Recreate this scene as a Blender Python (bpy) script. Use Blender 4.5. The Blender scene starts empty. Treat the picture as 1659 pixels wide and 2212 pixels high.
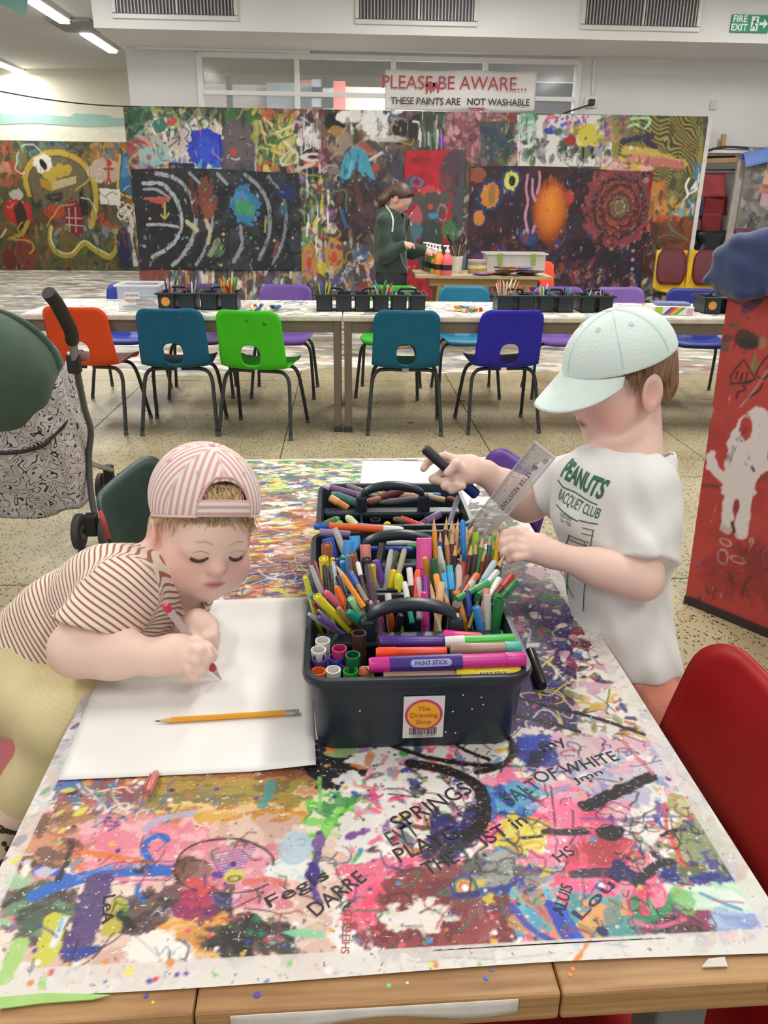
import bpy, bmesh, math, random
import numpy as np
from mathutils import Vector, Matrix
from mathutils.bvhtree import BVHTree

# ------------------------------------------------------------------ camera
FPX, CAMH = 1710.0, 1.32
TH, YAW, ROLL = math.radians(21.4), math.radians(3.0), math.radians(0.75)
CXP, CYP = 829.5, 1106.0
_f = np.array([math.sin(YAW)*math.cos(TH), math.cos(YAW)*math.cos(TH), -math.sin(TH)])
_r0 = np.array([math.cos(YAW), -math.sin(YAW), 0.0])
_u0 = np.cross(_r0, _f)
_R = math.cos(ROLL)*_r0 + math.sin(ROLL)*_u0
_U = math.cos(ROLL)*_u0 - math.sin(ROLL)*_r0
scene = bpy.context.scene
cam_d = bpy.data.cameras.new('camera'); cam = bpy.data.objects.new('camera', cam_d)
scene.collection.objects.link(cam)
cam.matrix_world = Matrix(((_R[0], _U[0], -_f[0], 0), (_R[1], _U[1], -_f[1], 0), (_R[2], _U[2], -_f[2], CAMH), (0, 0, 0, 1)))
cam_d.sensor_fit = 'VERTICAL'; cam_d.sensor_height = 24.0; cam_d.lens = FPX/2212*24.0
cam_d.clip_start = 0.05; cam_d.clip_end = 80
scene.camera = cam

# ------------------------------------------------------------------ daylight and exposure
world = bpy.data.worlds.new('world'); scene.world = world; world.use_nodes = True
bg = world.node_tree.nodes['Background']
bg.inputs[0].default_value = (1.0, 0.985, 0.96, 1); bg.inputs[1].default_value = 0.62
scene.view_settings.view_transform = 'Standard'; scene.view_settings.look = 'None'
scene.view_settings.gamma = 1.0; scene.view_settings.use_curve_mapping = False
scene.view_settings.exposure = 0.38
LAMP_W = 46.0

# ------------------------------------------------------------------ helpers
def ray(x, y): return _f + _R*(x-CXP)/FPX - _U*(y-CYP)/FPX
def fz(x, y, z):            # the point at height z seen at photo position x, y
    d = ray(x, y); return np.array([0, 0, CAMH]) + d*((z-CAMH)/d[2])
def fy(x, y, Y):            # the point at depth Y seen at photo position x, y
    d = ray(x, y); return np.array([0, 0, CAMH]) + d*(Y/d[1])
def fd(x, y, D): return np.array([0, 0, CAMH]) + ray(x, y)*D
def V(*a): return np.array(a, dtype=float)
def nrm(v): v = np.asarray(v, float); return v/max(1e-9, np.linalg.norm(v))
def lin(h, a=1.0):
    h = h.lstrip('#'); c = [int(h[i:i+2], 16)/255 for i in (0, 2, 4)]
    return tuple((v/12.92 if v <= 0.04045 else ((v+0.055)/1.055)**2.4) for v in c) + (a,)
C = scene.collection
MATS = {}
def mat(hexc, rough=0.5, var=0.06, vs=14.0, bump=0.0, bs=60.0, metal=0.0, trans=0.0, alpha=1.0, emit=0.0, spec=0.5, key=None, sheen=0.0, sss=0.0):
    k = key or (hexc, rough, var, vs, bump, bs, metal, trans, alpha, emit, spec, sheen, sss)
    if k in MATS: return MATS[k]
    m = bpy.data.materials.new('mat_%d' % len(MATS)); m.use_nodes = True; MATS[k] = m
    nt = m.node_tree; b = nt.nodes['Principled BSDF']
    col = lin(hexc)
    b.inputs['Base Color'].default_value = col
    b.inputs['Roughness'].default_value = rough; b.inputs['Metallic'].default_value = metal
    b.inputs['Specular IOR Level'].default_value = spec
    if trans: b.inputs['Transmission Weight'].default_value = trans; b.inputs['IOR'].default_value = 1.2
    if alpha < 1: b.inputs['Alpha'].default_value = alpha
    if sheen: b.inputs['Sheen Weight'].default_value = sheen
    if emit:
        b.inputs['Emission Color'].default_value = col; b.inputs['Emission Strength'].default_value = emit
    if sss:
        b.inputs['Subsurface Weight'].default_value = sss; b.inputs['Subsurface Radius'].default_value = (0.012, 0.005, 0.003); b.inputs['Subsurface Scale'].default_value = 1.0
    if var or bump:
        tc = nt.nodes.new('ShaderNodeTexCoord')
        if var:
            n = nt.nodes.new('ShaderNodeTexNoise'); n.inputs['Scale'].default_value = vs; n.inputs['Detail'].default_value = 4
            nt.links.new(tc.outputs['Object'], n.inputs['Vector'])
            r = nt.nodes.new('ShaderNodeMapRange'); r.inputs['From Min'].default_value = 0.3; r.inputs['From Max'].default_value = 0.7
            r.inputs['To Min'].default_value = 1-var; r.inputs['To Max'].default_value = 1+var
            nt.links.new(n.outputs['Fac'], r.inputs['Value'])
            mx = nt.nodes.new('ShaderNodeVectorMath'); mx.operation = 'SCALE'; mx.inputs[0].default_value = col[:3]
            nt.links.new(r.outputs['Result'], mx.inputs['Scale']); nt.links.new(mx.outputs[0], b.inputs['Base Color'])
        if bump:
            n2 = nt.nodes.new('ShaderNodeTexNoise'); n2.inputs['Scale'].default_value = bs; n2.inputs['Detail'].default_value = 3
            nt.links.new(tc.outputs['Object'], n2.inputs['Vector'])
            bp = nt.nodes.new('ShaderNodeBump'); bp.inputs['Strength'].default_value = bump; bp.inputs['Distance'].default_value = 0.004
            nt.links.new(n2.outputs['Fac'], bp.inputs['Height']); nt.links.new(bp.outputs[0], b.inputs['Normal'])
    return m
def vcmat(name, rough=0.55, bump=0.0, spec=0.4, sss=0.0, sheen=0.0, wear=None):      # colours come from the painted colour attribute
    if name in MATS: return MATS[name]
    m = bpy.data.materials.new(name); m.use_nodes = True; MATS[name] = m
    nt = m.node_tree; b = nt.nodes['Principled BSDF']; b.inputs['Roughness'].default_value = rough; b.inputs['Specular IOR Level'].default_value = spec
    a = nt.nodes.new('ShaderNodeAttribute'); a.attribute_name = 'Col'; nt.links.new(a.outputs['Color'], b.inputs['Base Color'])
    if wear:                 # worn specks and dry-brush grain through the paint
        N = nt.nodes.new; L = nt.links.new; t2 = N('ShaderNodeTexCoord'); cur = a.outputs['Color']
        for sc, th, colr, fac, st in wear:
            mp = N('ShaderNodeMapping'); mp.inputs['Scale'].default_value = st; L(t2.outputs['Object'], mp.inputs[0]); n = N('ShaderNodeTexNoise'); n.inputs['Scale'].default_value = sc; n.inputs['Detail'].default_value = 5; n.inputs['Roughness'].default_value = 0.65; L(mp.outputs[0], n.inputs['Vector'])
            r = N('ShaderNodeMapRange'); r.inputs['From Min'].default_value = th; r.inputs['From Max'].default_value = th+0.03; r.inputs['To Max'].default_value = fac; L(n.outputs['Fac'], r.inputs['Value'])
            mx = N('ShaderNodeMixRGB'); L(r.outputs[0], mx.inputs[0]); L(cur, mx.inputs[1]); mx.inputs[2].default_value = lin(colr); cur = mx.outputs[0]
        L(cur, b.inputs['Base Color'])
    if sss: b.inputs['Subsurface Weight'].default_value = sss; b.inputs['Subsurface Radius'].default_value = (0.010, 0.004, 0.002); b.inputs['Subsurface Scale'].default_value = 1.0
    if sheen: b.inputs['Sheen Weight'].default_value = sheen
    if bump:
        n2 = nt.nodes.new('ShaderNodeTexNoise'); n2.inputs['Scale'].default_value = 180; n2.inputs['Detail'].default_value = 4
        tc = nt.nodes.new('ShaderNodeTexCoord'); nt.links.new(tc.outputs['Object'], n2.inputs['Vector'])
        bp = nt.nodes.new('ShaderNodeBump'); bp.inputs['Strength'].default_value = bump; bp.inputs['Distance'].default_value = 0.002
        nt.links.new(n2.outputs['Fac'], bp.inputs['Height']); nt.links.new(bp.outputs[0], b.inputs['Normal'])
    return m

def tag(o, label=None, cat=None, group=None, kind=None):
    if label: o['label'] = label
    if cat: o['category'] = cat
    if group: o['group'] = group
    if kind: o['kind'] = kind
    return o
def thing(name, label, cat, loc=(0, 0, 0), rz=0.0, group=None, kind=None):
    o = bpy.data.objects.new(name, None); C.objects.link(o); o.empty_display_size = 0.05
    o.location = loc; o.rotation_euler = (0, 0, rz)
    return tag(o, label, cat, group, kind)
def copy_tree(o, parent=None):
    c = o.copy(); C.objects.link(c); c.parent = parent
    for ch in o.children: copy_tree(ch, c)
    return c
def link(name, me, m=None, parent=None, loc=(0, 0, 0), rot=(0, 0, 0), smooth=False):
    o = bpy.data.objects.new(name, me); C.objects.link(o)
    if m is not None and not me.materials: me.materials.append(m)
    o.parent = parent; o.location = loc; o.rotation_euler = rot
    if smooth and len(me.polygons):
        me.polygons.foreach_set('use_smooth', [True]*len(me.polygons))
    return o
def frame(d, up=(0, 0, 1)):
    d = nrm(d); up = np.asarray(up, float)
    if abs(d @ up) > 0.98: up = V(1, 0, 0)
    x = nrm(np.cross(up, d)); y = np.cross(d, x); return x, y, d
class MB:                    # collects shapes, then builds one mesh object
    def __init__(s): s.v = []; s.f = []; s.mi = []; s.cur = 0
    def add(s, vs, fs):
        n = len(s.v); s.v += [tuple(map(float, p)) for p in vs]
        for f in fs: s.f.append(tuple(n+i for i in f)); s.mi.append(s.cur)
        return s
    def box(s, c, size, rz=0.0, taper=1.0, M=None):
        x, y, z = size[0]/2, size[1]/2, size[2]/2; t = taper
        vs = [(-x, -y, -z), (x, -y, -z), (x, y, -z), (-x, y, -z), (-x*t, -y*t, z), (x*t, -y*t, z), (x*t, y*t, z), (-x*t, y*t, z)]
        ca, sa = math.cos(rz), math.sin(rz)
        vs = [(a*ca-b*sa, a*sa+b*ca, d) for a, b, d in vs]
        if M is not None: vs = [tuple(np.asarray(M) @ np.array(p)) for p in vs]
        return s.add([(c[0]+a, c[1]+b, c[2]+d) for a, b, d in vs], [(3, 2, 1, 0), (4, 5, 6, 7), (0, 1, 5, 4), (1, 2, 6, 5), (2, 3, 7, 6), (3, 0, 4, 7)])
    def bar(s, a, b, w, h, up=(0, 0, 1)):      # box from a to b
        a = np.asarray(a, float); b = np.asarray(b, float); x, y, d = frame(b-a, up)
        vs = []
        for p in (a, b):
            for i, j in ((-1, -1), (1, -1), (1, 1), (-1, 1)): vs.append(p + x*i*w/2 + y*j*h/2)
        return s.add(vs, [(3, 2, 1, 0), (4, 5, 6, 7), (0, 1, 5, 4), (1, 2, 6, 5), (2, 3, 7, 6), (3, 0, 4, 7)])
    def tube(s, pts, r, n=10, caps=True):      # r: number or list
        pts = [np.asarray(p, float) for p in pts]; m = len(pts)
        rs = r if isinstance(r, (list, tuple, np.ndarray)) else [r]*m
        vs = []; fs = []; px = None
        for i, p in enumerate(pts):
            d = nrm(pts[min(i+1, m-1)] - pts[max(i-1, 0)])
            if px is None: x, y, _ = frame(d)
            else:
                x = px - d*(px @ d); x = nrm(x); y = np.cross(d, x)
            px = x
            for k in range(n):
                t = 2*math.pi*k/n; vs.append(p + (x*math.cos(t) + y*math.sin(t))*rs[i])
        for i in range(m-1):
            for k in range(n):
                k2 = (k+1) % n; fs.append((i*n+k, i*n+k2, (i+1)*n+k2, (i+1)*n+k))
        if caps: fs.append(tuple(range(n-1, -1, -1))); fs.append(tuple((m-1)*n+k for k in range(n)))
        return s.add(vs, fs)
    def lathe(s, prof, n=20, M=None, o=(0, 0, 0), sx=1.0, sy=1.0):    # prof: (radius, height)
        vs = []; fs = []; o = np.asarray(o, float)
        for r, z in prof:
            for k in range(n):
                t = 2*math.pi*k/n; p = V(r*math.cos(t)*sx, r*math.sin(t)*sy, z)
                vs.append((np.asarray(M) @ p if M is not None else p) + o)
        for i in range(len(prof)-1):
            for k in range(n):
                k2 = (k+1) % n; fs.append((i*n+k, i*n+k2, (i+1)*n+k2, (i+1)*n+k))
        if prof[0][0] > 1e-6: fs.append(tuple(range(n-1, -1, -1)))
        if prof[-1][0] > 1e-6: fs.append(tuple((len(prof)-1)*n+k for k in range(n)))
        return s.add(vs, fs)
    def prism(s, poly, a, n3, ux, uy, th):      # 2D outline poly in plane (ux,uy) at a, thickness th along n3
        a = np.asarray(a, float); ux = np.asarray(ux, float); uy = np.asarray(uy, float); n3 = np.asarray(n3, float)
        lo = [a + ux*p[0] + uy*p[1] for p in poly]; hi = [p + n3*th for p in lo]; n = len(poly)
        return s.add(lo+hi, [tuple(range(n-1, -1, -1)), tuple(range(n, 2*n))] + [(i, (i+1) % n, n+(i+1) % n, n+i) for i in range(n)])
    def grid(s, fn, nu, nv):
        vs = [fn(i/nu, j/nv) for j in range(nv+1) for i in range(nu+1)]; w = nu+1
        return s.add(vs, [(j*w+i, j*w+i+1, (j+1)*w+i+1, (j+1)*w+i) for j in range(nv) for i in range(nu)])
    def mesh(s, name):
        me = bpy.data.meshes.new(name); me.from_pydata(s.v, [], s.f); me.update(); return me
    def build(s, name, m, parent=None, loc=(0, 0, 0), rot=(0, 0, 0), smooth=False, bevel=0.0, solid=0.0, sub=0):
        me = s.mesh(name)
        ms = m if isinstance(m, (list, tuple)) else [m]
        for q in ms: me.materials.append(q)
        if len(ms) > 1: me.polygons.foreach_set('material_index', s.mi)
        o = link(name, me, None, parent, loc, rot, smooth)
        if smooth and not sub: 
            try: me.set_sharp_from_angle(angle=math.radians(40))
            except Exception: pass
        if solid: q = o.modifiers.new('solid', 'SOLIDIFY'); q.thickness = solid; q.offset = 0
        if bevel: q = o.modifiers.new('bevel', 'BEVEL'); q.width = bevel; q.segments = 2; q.limit_method = 'ANGLE'
        if sub: q = o.modifiers.new('sub', 'SUBSURF'); q.levels = sub; q.render_levels = sub
        return o
def rrect(w, h, r, n=6):    # rounded rectangle outline, counter-clockwise
    out = []
    for cx, cy, a0 in ((w/2-r, h/2-r, 0), (-w/2+r, h/2-r, 90), (-w/2+r, -h/2+r, 180), (w/2-r, -h/2+r, 270)):
        for i in range(n+1):
            t = math.radians(a0+90*i/n); out.append((cx+r*math.cos(t), cy+r*math.sin(t)))
    return out
def spline(pts, n=8):        # smooth curve through points
    P = [np.asarray(p, float) for p in pts]; P = [2*P[0]-P[1]] + P + [2*P[-1]-P[-2]]; out = []
    for i in range(1, len(P)-2):
        for k in range(n):
            t = k/n; a, b, c, d = P[i-1], P[i], P[i+1], P[i+2]
            out.append(0.5*((2*b)+(c-a)*t+(2*a-5*b+4*c-d)*t*t+(3*b-a-3*c+d)*t**3))
    out.append(P[-2]); return out
def text_mesh(txt, size=1.0, shear=0.0, ext=0.0, align='CENTER', spacing=1.0, bold=0.0):
    cu = bpy.data.curves.new('txt', 'FONT'); cu.body = txt; cu.size = size; cu.align_x = align; cu.align_y = 'CENTER'
    cu.shear = shear; cu.extrude = ext; cu.space_character = spacing; cu.offset = bold; cu.resolution_u = 3; cu.fill_mode = 'FRONT' if not ext else 'BOTH'
    o = bpy.data.objects.new('txt', cu); C.objects.link(o)
    dg = bpy.context.evaluated_depsgraph_get(); me = bpy.data.meshes.new_from_object(o.evaluated_get(dg))
    bpy.data.objects.remove(o); bpy.data.curves.remove(cu); return me
def lettering(name, txt, size, m, parent, origin, ux, uy, **kw):   # flat print standing just proud of a surface
    me = text_mesh(txt, size, **kw)
    ux = nrm(ux); uy = nrm(uy); nz = np.cross(ux, uy)
    o = link(name, me, m, parent)
    o.matrix_local = Matrix(((ux[0], uy[0], nz[0], origin[0]), (ux[1], uy[1], nz[1], origin[1]), (ux[2], uy[2], nz[2], origin[2]), (0, 0, 0, 1)))
    return o

# ------------------------------------------------------------------ paint: strokes and blots laid on a colour grid in metres
def vnoise(shape, cell, seed, octaves=1):
    rng = np.random.RandomState(seed); H, W = shape; out = np.zeros(shape, np.float32); amp = 1.0; tot = 0
    cy, cx = cell if isinstance(cell, (tuple, list)) else (cell, cell)
    for o in range(octaves):
        h, w = max(2, int(H/cy)+3), max(2, int(W/cx)+3); g = rng.rand(h, w).astype(np.float32)
        y = np.arange(H)/cy; x = np.arange(W)/cx; yi = y.astype(int); xi = x.astype(int)
        ty = (y-yi).astype(np.float32); tx = (x-xi).astype(np.float32); ty = ty*ty*(3-2*ty); tx = tx*tx*(3-2*tx)
        yi = np.minimum(yi, h-2); xi = np.minimum(xi, w-2)
        a = g[yi][:, xi]; b = g[yi][:, xi+1]; c = g[yi+1][:, xi]; d = g[yi+1][:, xi+1]
        out += amp*((a*(1-tx)+b*tx)*(1-ty)[:, None] + (c*(1-tx)+d*tx)*ty[:, None]); tot += amp
        amp *= 0.55; cy = max(1.0, cy/2); cx = max(1.0, cx/2)
    return out/tot
class Canvas:                # width w, height h in metres, cell size c; row 0 at v = 0
    def __init__(s, w, h, c, base, seed=1):
        s.w, s.h, s.c = w, h, c; s.W, s.H = int(round(w/c))+1, int(round(h/c))+1
        s.img = np.zeros((s.H, s.W, 3), np.float32); s.img[:] = lin(base)[:3]; s.rng = random.Random(seed); s.seed = seed
        s.ed = vnoise((s.H, s.W), 5, seed+1, 3); s.fine = np.random.RandomState(seed+2).rand(s.H, s.W).astype(np.float32)*0.5 + vnoise((s.H, s.W), 2.2, seed+3)*0.5
        s.dryx = vnoise((s.H, s.W), (1.6, 14), seed+4, 2); s.dryy = vnoise((s.H, s.W), (14, 1.6), seed+5, 2)
    def win(s, u0, v0, u1, v1):
        i0, i1 = max(0, int(u0/s.c)), min(s.W, int(u1/s.c)+2); j0, j1 = max(0, int(v0/s.c)), min(s.H, int(v1/s.c)+2)
        return i0, i1, j0, j1
    def put(s, sl, mask, col):
        c = np.array(lin(col)[:3], np.float32) if isinstance(col, str) else np.asarray(col, np.float32)
        a = mask[..., None]; s.img[sl] = s.img[sl]*(1-a) + c*a
    def stroke(s, pts, w, col, a=1.0, dry=0.0, rag=0.3, taper=False):
        pts = [np.asarray(p, float)[:2] for p in pts]; P = np.array(pts); m = w*1.2
        i0, i1, j0, j1 = s.win(P[:, 0].min()-m, P[:, 1].min()-m, P[:, 0].max()+m, P[:, 1].max()+m)
        if i1 <= i0 or j1 <= j0: return
        U, Vv = np.meshgrid(np.arange(i0, i1)*s.c, np.arange(j0, j1)*s.c); D = np.full(U.shape, 9.0)
        n = len(pts)
        for k in range(n-1):
            ax, ay = pts[k]; bx, by = pts[k+1]; dx, dy = bx-ax, by-ay; L = dx*dx+dy*dy+1e-12
            t = np.clip(((U-ax)*dx+(Vv-ay)*dy)/L, 0, 1); d = np.hypot(U-ax-t*dx, Vv-ay-t*dy)
            if taper: d = d + w*0.35*((k+t)/(n-1))
            D = np.minimum(D, d)
        sl = (slice(j0, j1), slice(i0, i1)); r = w/2*(1 + rag*(s.ed[sl]-0.5)*2)
        msk = np.clip((r-D)/s.c+0.5, 0, 1)
        if dry: 
            dd = pts[-1]-pts[0]; q = s.dryx if abs(dd[0]) > abs(dd[1]) else s.dryy
            msk = msk*np.clip((q[sl]*0.6+s.fine[sl]*0.4-dry*0.62)/0.12, 0, 1)
        s.put(sl, msk*a, col)
    def blob(s, u, v, ru, rv, col, a=1.0, ang=0.0, rag=0.5, dry=0.0, ring=0.0):
        m = max(ru, rv)*1.4; i0, i1, j0, j1 = s.win(u-m, v-m, u+m, v+m)
        if i1 <= i0 or j1 <= j0: return
        U, Vv = np.meshgrid(np.arange(i0, i1)*s.c-u, np.arange(j0, j1)*s.c-v); ca, sa = math.cos(ang), math.sin(ang)
        D = np.hypot((U*ca+Vv*sa)/ru, (-U*sa+Vv*ca)/rv); sl = (slice(j0, j1), slice(i0, i1))
        q = 1 + rag*(s.ed[sl]-0.5)*1.6; k = s.c/min(ru, rv)
        msk = np.clip((q-D)/k+0.5, 0, 1)
        if ring: msk = msk*np.clip((D-q*(1-ring))/k+0.5, 0, 1)
        if dry: msk = msk*np.clip((s.ed[sl]*0.5+s.fine[sl]*0.5-dry*0.6)/0.12, 0, 1)
        s.put(sl, msk*a, col)
    def poly(s, pts, col, a=1.0, dry=0.0):
        P = np.array([np.asarray(p, float)[:2] for p in pts]); i0, i1, j0, j1 = s.win(P[:, 0].min(), P[:, 1].min(), P[:, 0].max(), P[:, 1].max())
        if i1 <= i0 or j1 <= j0: return
        U, Vv = np.meshgrid(np.arange(i0, i1)*s.c, np.arange(j0, j1)*s.c); ins = np.zeros(U.shape, bool); n = len(P)
        for k in range(n):
            x1, y1 = P[k]; x2, y2 = P[(k+1) % n]
            if abs(y1-y2) < 1e-9: continue
            ins ^= ((Vv < y1) != (Vv < y2)) & (U < (x2-x1)*(Vv-y1)/(y2-y1)+x1)
        sl = (slice(j0, j1), slice(i0, i1)); msk = ins.astype(np.float32)
        if dry: msk = msk*np.clip((s.ed[sl]*0.5+s.fine[sl]*0.5-dry*0.6)/0.12, 0, 1)
        s.put(sl, msk*a, col)
    def dabs(s, n, box, cols, size=(0.01, 0.03), asp=(1.5, 4), ang=0.0, angv=0.5, a=(0.6, 1), dry=0.3):
        r = s.rng
        for _ in range(n):
            u = r.uniform(box[0], box[2]); v = r.uniform(box[1], box[3]); L = r.uniform(*size); q = r.uniform(*asp)
            s.blob(u, v, L, L/q, r.choice(cols), r.uniform(*a), ang+r.gauss(0, angv), 0.8, r.uniform(0, dry))
    def dots(s, n, box, cols, size=(0.001, 0.004)):
        r = s.rng
        for _ in range(n):
            q = size[0]+(size[1]-size[0])*r.random()**3
            s.blob(r.uniform(box[0], box[2]), r.uniform(box[1], box[3]), q, q*r.uniform(0.7, 1), r.choice(cols), 1, r.uniform(0, 3), 0.3)
    def scribble(s, n, box, cols, w=(0.001, 0.002), step=0.03, segs=(3, 9), a=0.9):
        r = s.rng
        for _ in range(n):
            p = V(r.uniform(box[0], box[2]), r.uniform(box[1], box[3])); t = r.uniform(0, 6.28); pts = [p]; cv = r.gauss(0, 0.5)
            for k in range(r.randint(*segs)):
                t += cv + r.gauss(0, 0.5); p = p + V(math.cos(t), math.sin(t))*step*r.uniform(0.4, 1.2); pts.append(p)
            s.stroke(spline(pts, 4), r.uniform(*w), r.choice(cols), a, 0, 0.4)
    def mesh(s, name, fn):     # fn(u, v) arrays -> x, y, z arrays
        u = np.arange(s.W)*s.c; v = np.arange(s.H)*s.c; U, Vv = np.meshgrid(u, v)
        X, Y, Z = fn(U, Vv); co = np.stack([X, Y, Z], -1).reshape(-1, 3).astype(np.float32)
        W, H = s.W, s.H; idx = np.arange(W*H).reshape(H, W)
        q = np.stack([idx[:-1, :-1], idx[:-1, 1:], idx[1:, 1:], idx[1:, :-1]], -1).reshape(-1, 4).astype(np.int32)
        return np_mesh(name, co, q, s.img.reshape(-1, 3))
def np_mesh(name, co, quads, col=None, fl=None):
    me = bpy.data.meshes.new(name); me.vertices.add(len(co)); me.vertices.foreach_set('co', np.ascontiguousarray(co, np.float32).ravel())
    n = len(quads); me.loops.add(n*4); me.polygons.add(n)
    me.loops.foreach_set('vertex_index', np.ascontiguousarray(quads, np.int32).ravel())
    me.polygons.foreach_set('loop_start', np.arange(0, n*4, 4, dtype=np.int32))
    try: me.polygons.foreach_set('loop_total', np.full(n, 4, np.int32))
    except Exception: pass
    me.update(calc_edges=True); me.validate()
    if col is not None:
        at = me.color_attributes.new('Col', 'FLOAT_COLOR', 'POINT')
        at.data.foreach_set('color', np.concatenate([col, np.ones((len(col), 1))], 1).astype(np.float32).ravel())
    for k, arr in (fl or {}).items():
        at = me.attributes.new(k, 'FLOAT', 'POINT'); at.data.foreach_set('value', np.asarray(arr, np.float32))
    return me
# ================================================================== the hall
WHITE = mat('#d9d9d8', 0.7, 0.03, 2.0, 0.15, 30)
YW, ZS, YB, ZC = 10.4, 2.915, 9.33, 3.46
def struct(name, mb, m, parent=None, **k):
    o = mb.build(name, m, parent, **k)
    if parent is None: o['kind'] = 'structure'
    return o
# terrazzo
def terrazzo():
    m = bpy.data.materials.new('terrazzo'); m.use_nodes = True; nt = m.node_tree; b = nt.nodes['Principled BSDF']
    N = nt.nodes.new; L = nt.links.new
    tc = N('ShaderNodeTexCoord'); geo = N('ShaderNodeNewGeometry')
    def chips(scale, thr, keep, sx):
        mp = N('ShaderNodeMapping'); mp.inputs['Scale'].default_value = (scale, scale*sx, scale); L(geo.outputs['Position'], mp.inputs[0])
        nz = N('ShaderNodeTexNoise'); nz.inputs['Scale'].default_value = 1.3; L(mp.outputs[0], nz.inputs['Vector'])
        mxv = N('ShaderNodeMixRGB'); mxv.inputs[0].default_value = 0.35; L(mp.outputs[0], mxv.inputs[1]); L(nz.outputs['Color'], mxv.inputs[2])
        v = N('ShaderNodeTexVoronoi'); L(mxv.outputs[0], v.inputs['Vector']); v.inputs['Scale'].default_value = 1.0
        a = N('ShaderNodeMath'); a.operation = 'LESS_THAN'; a.inputs[1].default_value = thr; L(v.outputs['Distance'], a.inputs[0])
        s = N('ShaderNodeSeparateColor'); L(v.outputs['Color'], s.inputs[0])
        k = N('ShaderNodeMath'); k.operation = 'LESS_THAN'; k.inputs[1].default_value = keep; L(s.outputs[0], k.inputs[0])
        q = N('ShaderNodeMath'); q.operation = 'MULTIPLY'; L(a.outputs[0], q.inputs[0]); L(k.outputs[0], q.inputs[1]); return q
    big = N('ShaderNodeTexNoise'); big.inputs['Scale'].default_value = 1.7; big.inputs['Detail'].default_value = 5; L(geo.outputs['Position'], big.inputs['Vector'])
    r = N('ShaderNodeValToRGB'); r.color_ramp.elements[0].position = 0.32; r.color_ramp.elements[0].color = lin('#968a6b'); r.color_ramp.elements[1].position = 0.68; r.color_ramp.elements[1].color = lin('#b3a888')
    L(big.outputs['Fac'], r.inputs[0]); cur = r.outputs[0]
    for q, c in ((chips(110, 0.30, 0.34, 0.6), '#5d4e3a'), (chips(190, 0.36, 0.3, 0.6), '#40372c'), (chips(62, 0.22, 0.10, 0.8), '#3b3630'), (chips(7, 0.10, 0.12, 1.0), '#4a4038')):
        mx = N('ShaderNodeMixRGB'); L(q.outputs[0], mx.inputs[0]); L(cur, mx.inputs[1]); mx.inputs[2].default_value = lin(c); cur = mx.outputs[0]
    L(cur, b.inputs['Base Color']); b.inputs['Roughness'].default_value = 0.38
    return m
TERR = terrazzo()
floor = struct('floor', MB().box((0, 6.5, -0.025), (26, 22, 0.03)), mat('#6d6450', 0.8))
SL = 1.185; sm = None
for i in range(-4, 5):
    for j in range(-1, 6):
        x0 = -0.357 + SL*i; y0 = 2.655 + SL*(j-2)
        if y0 > 6.8: continue
        if sm is None: sm = MB().box((SL/2, SL/2, -0.005), (SL-0.007, SL-0.007, 0.01)).mesh('slab'); sm.materials.append(TERR)
        link('slab', sm, None, floor, (x0, y0, 0))
# paint-crusted dust sheet on the far floor
def crust():
    m = bpy.data.materials.new('crust'); m.use_nodes = True; nt = m.node_tree; b = nt.nodes['Principled BSDF']; N = nt.nodes.new; L = nt.links.new
    geo = N('ShaderNodeNewGeometry'); cur = None
    def nz(sx, sy, det=5, off=0):
        mp = N('ShaderNodeMapping'); mp.inputs['Scale'].default_value = (sx, sy, 1); mp.inputs['Location'].default_value = (off, off, 0); L(geo.outputs['Position'], mp.inputs[0])
        n = N('ShaderNodeTexNoise'); n.inputs['Scale'].default_value = 1; n.inputs['Detail'].default_value = det; L(mp.outputs[0], n.inputs['Vector']); return n.outputs['Fac']
    r = N('ShaderNodeValToRGB'); e = r.color_ramp.elements; e[0].position = 0.34; e[0].color = lin('#6f6a62'); e[1].position = 0.66; e[1].color = lin('#c9c3b6'); L(nz(1.3, 2.2), r.inputs[0]); cur = r.outputs[0]
    for k, c in enumerate(('#9a8f80', '#55504c', '#d9d5cb', '#8f6a62', '#7b8492', '#7f8a70', '#b8a48c', '#d6d2ca')):
        g = N('ShaderNodeMapRange'); g.inputs['From Min'].default_value = 0.56; g.inputs['From Max'].default_value = 0.64; L(nz(1.0+k*0.35, 2.2+k*0.5, 7, 13.7*k+3), g.inputs['Value'])
        mx = N('ShaderNodeMixRGB'); L(g.outputs[0], mx.inputs[0]); L(cur, mx.inputs[1]); mx.inputs[2].default_value = lin(c); cur = mx.outputs[0]
    L(cur, b.inputs['Base Color']); b.inputs['Roughness'].default_value = 0.6; return m
rg = random.Random(5)
edge = [(-9 + 18*i/60, 6.55 + 0.12*math.sin(i*0.9) + rg.uniform(-0.1, 0.1)) for i in range(61)]
tag(MB().prism(edge + [(9, 10.02), (-2.5, 10.02), (-2.5, 16.34), (-9, 16.34)], (0, 0, 0.0002), (0, 0, 1), (1, 0, 0), (0, 1, 0), 0.0015).build('dust_sheet', crust()),
    'grey paint-crusted dust sheet covering the far floor under the tables', 'dust sheet')
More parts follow.
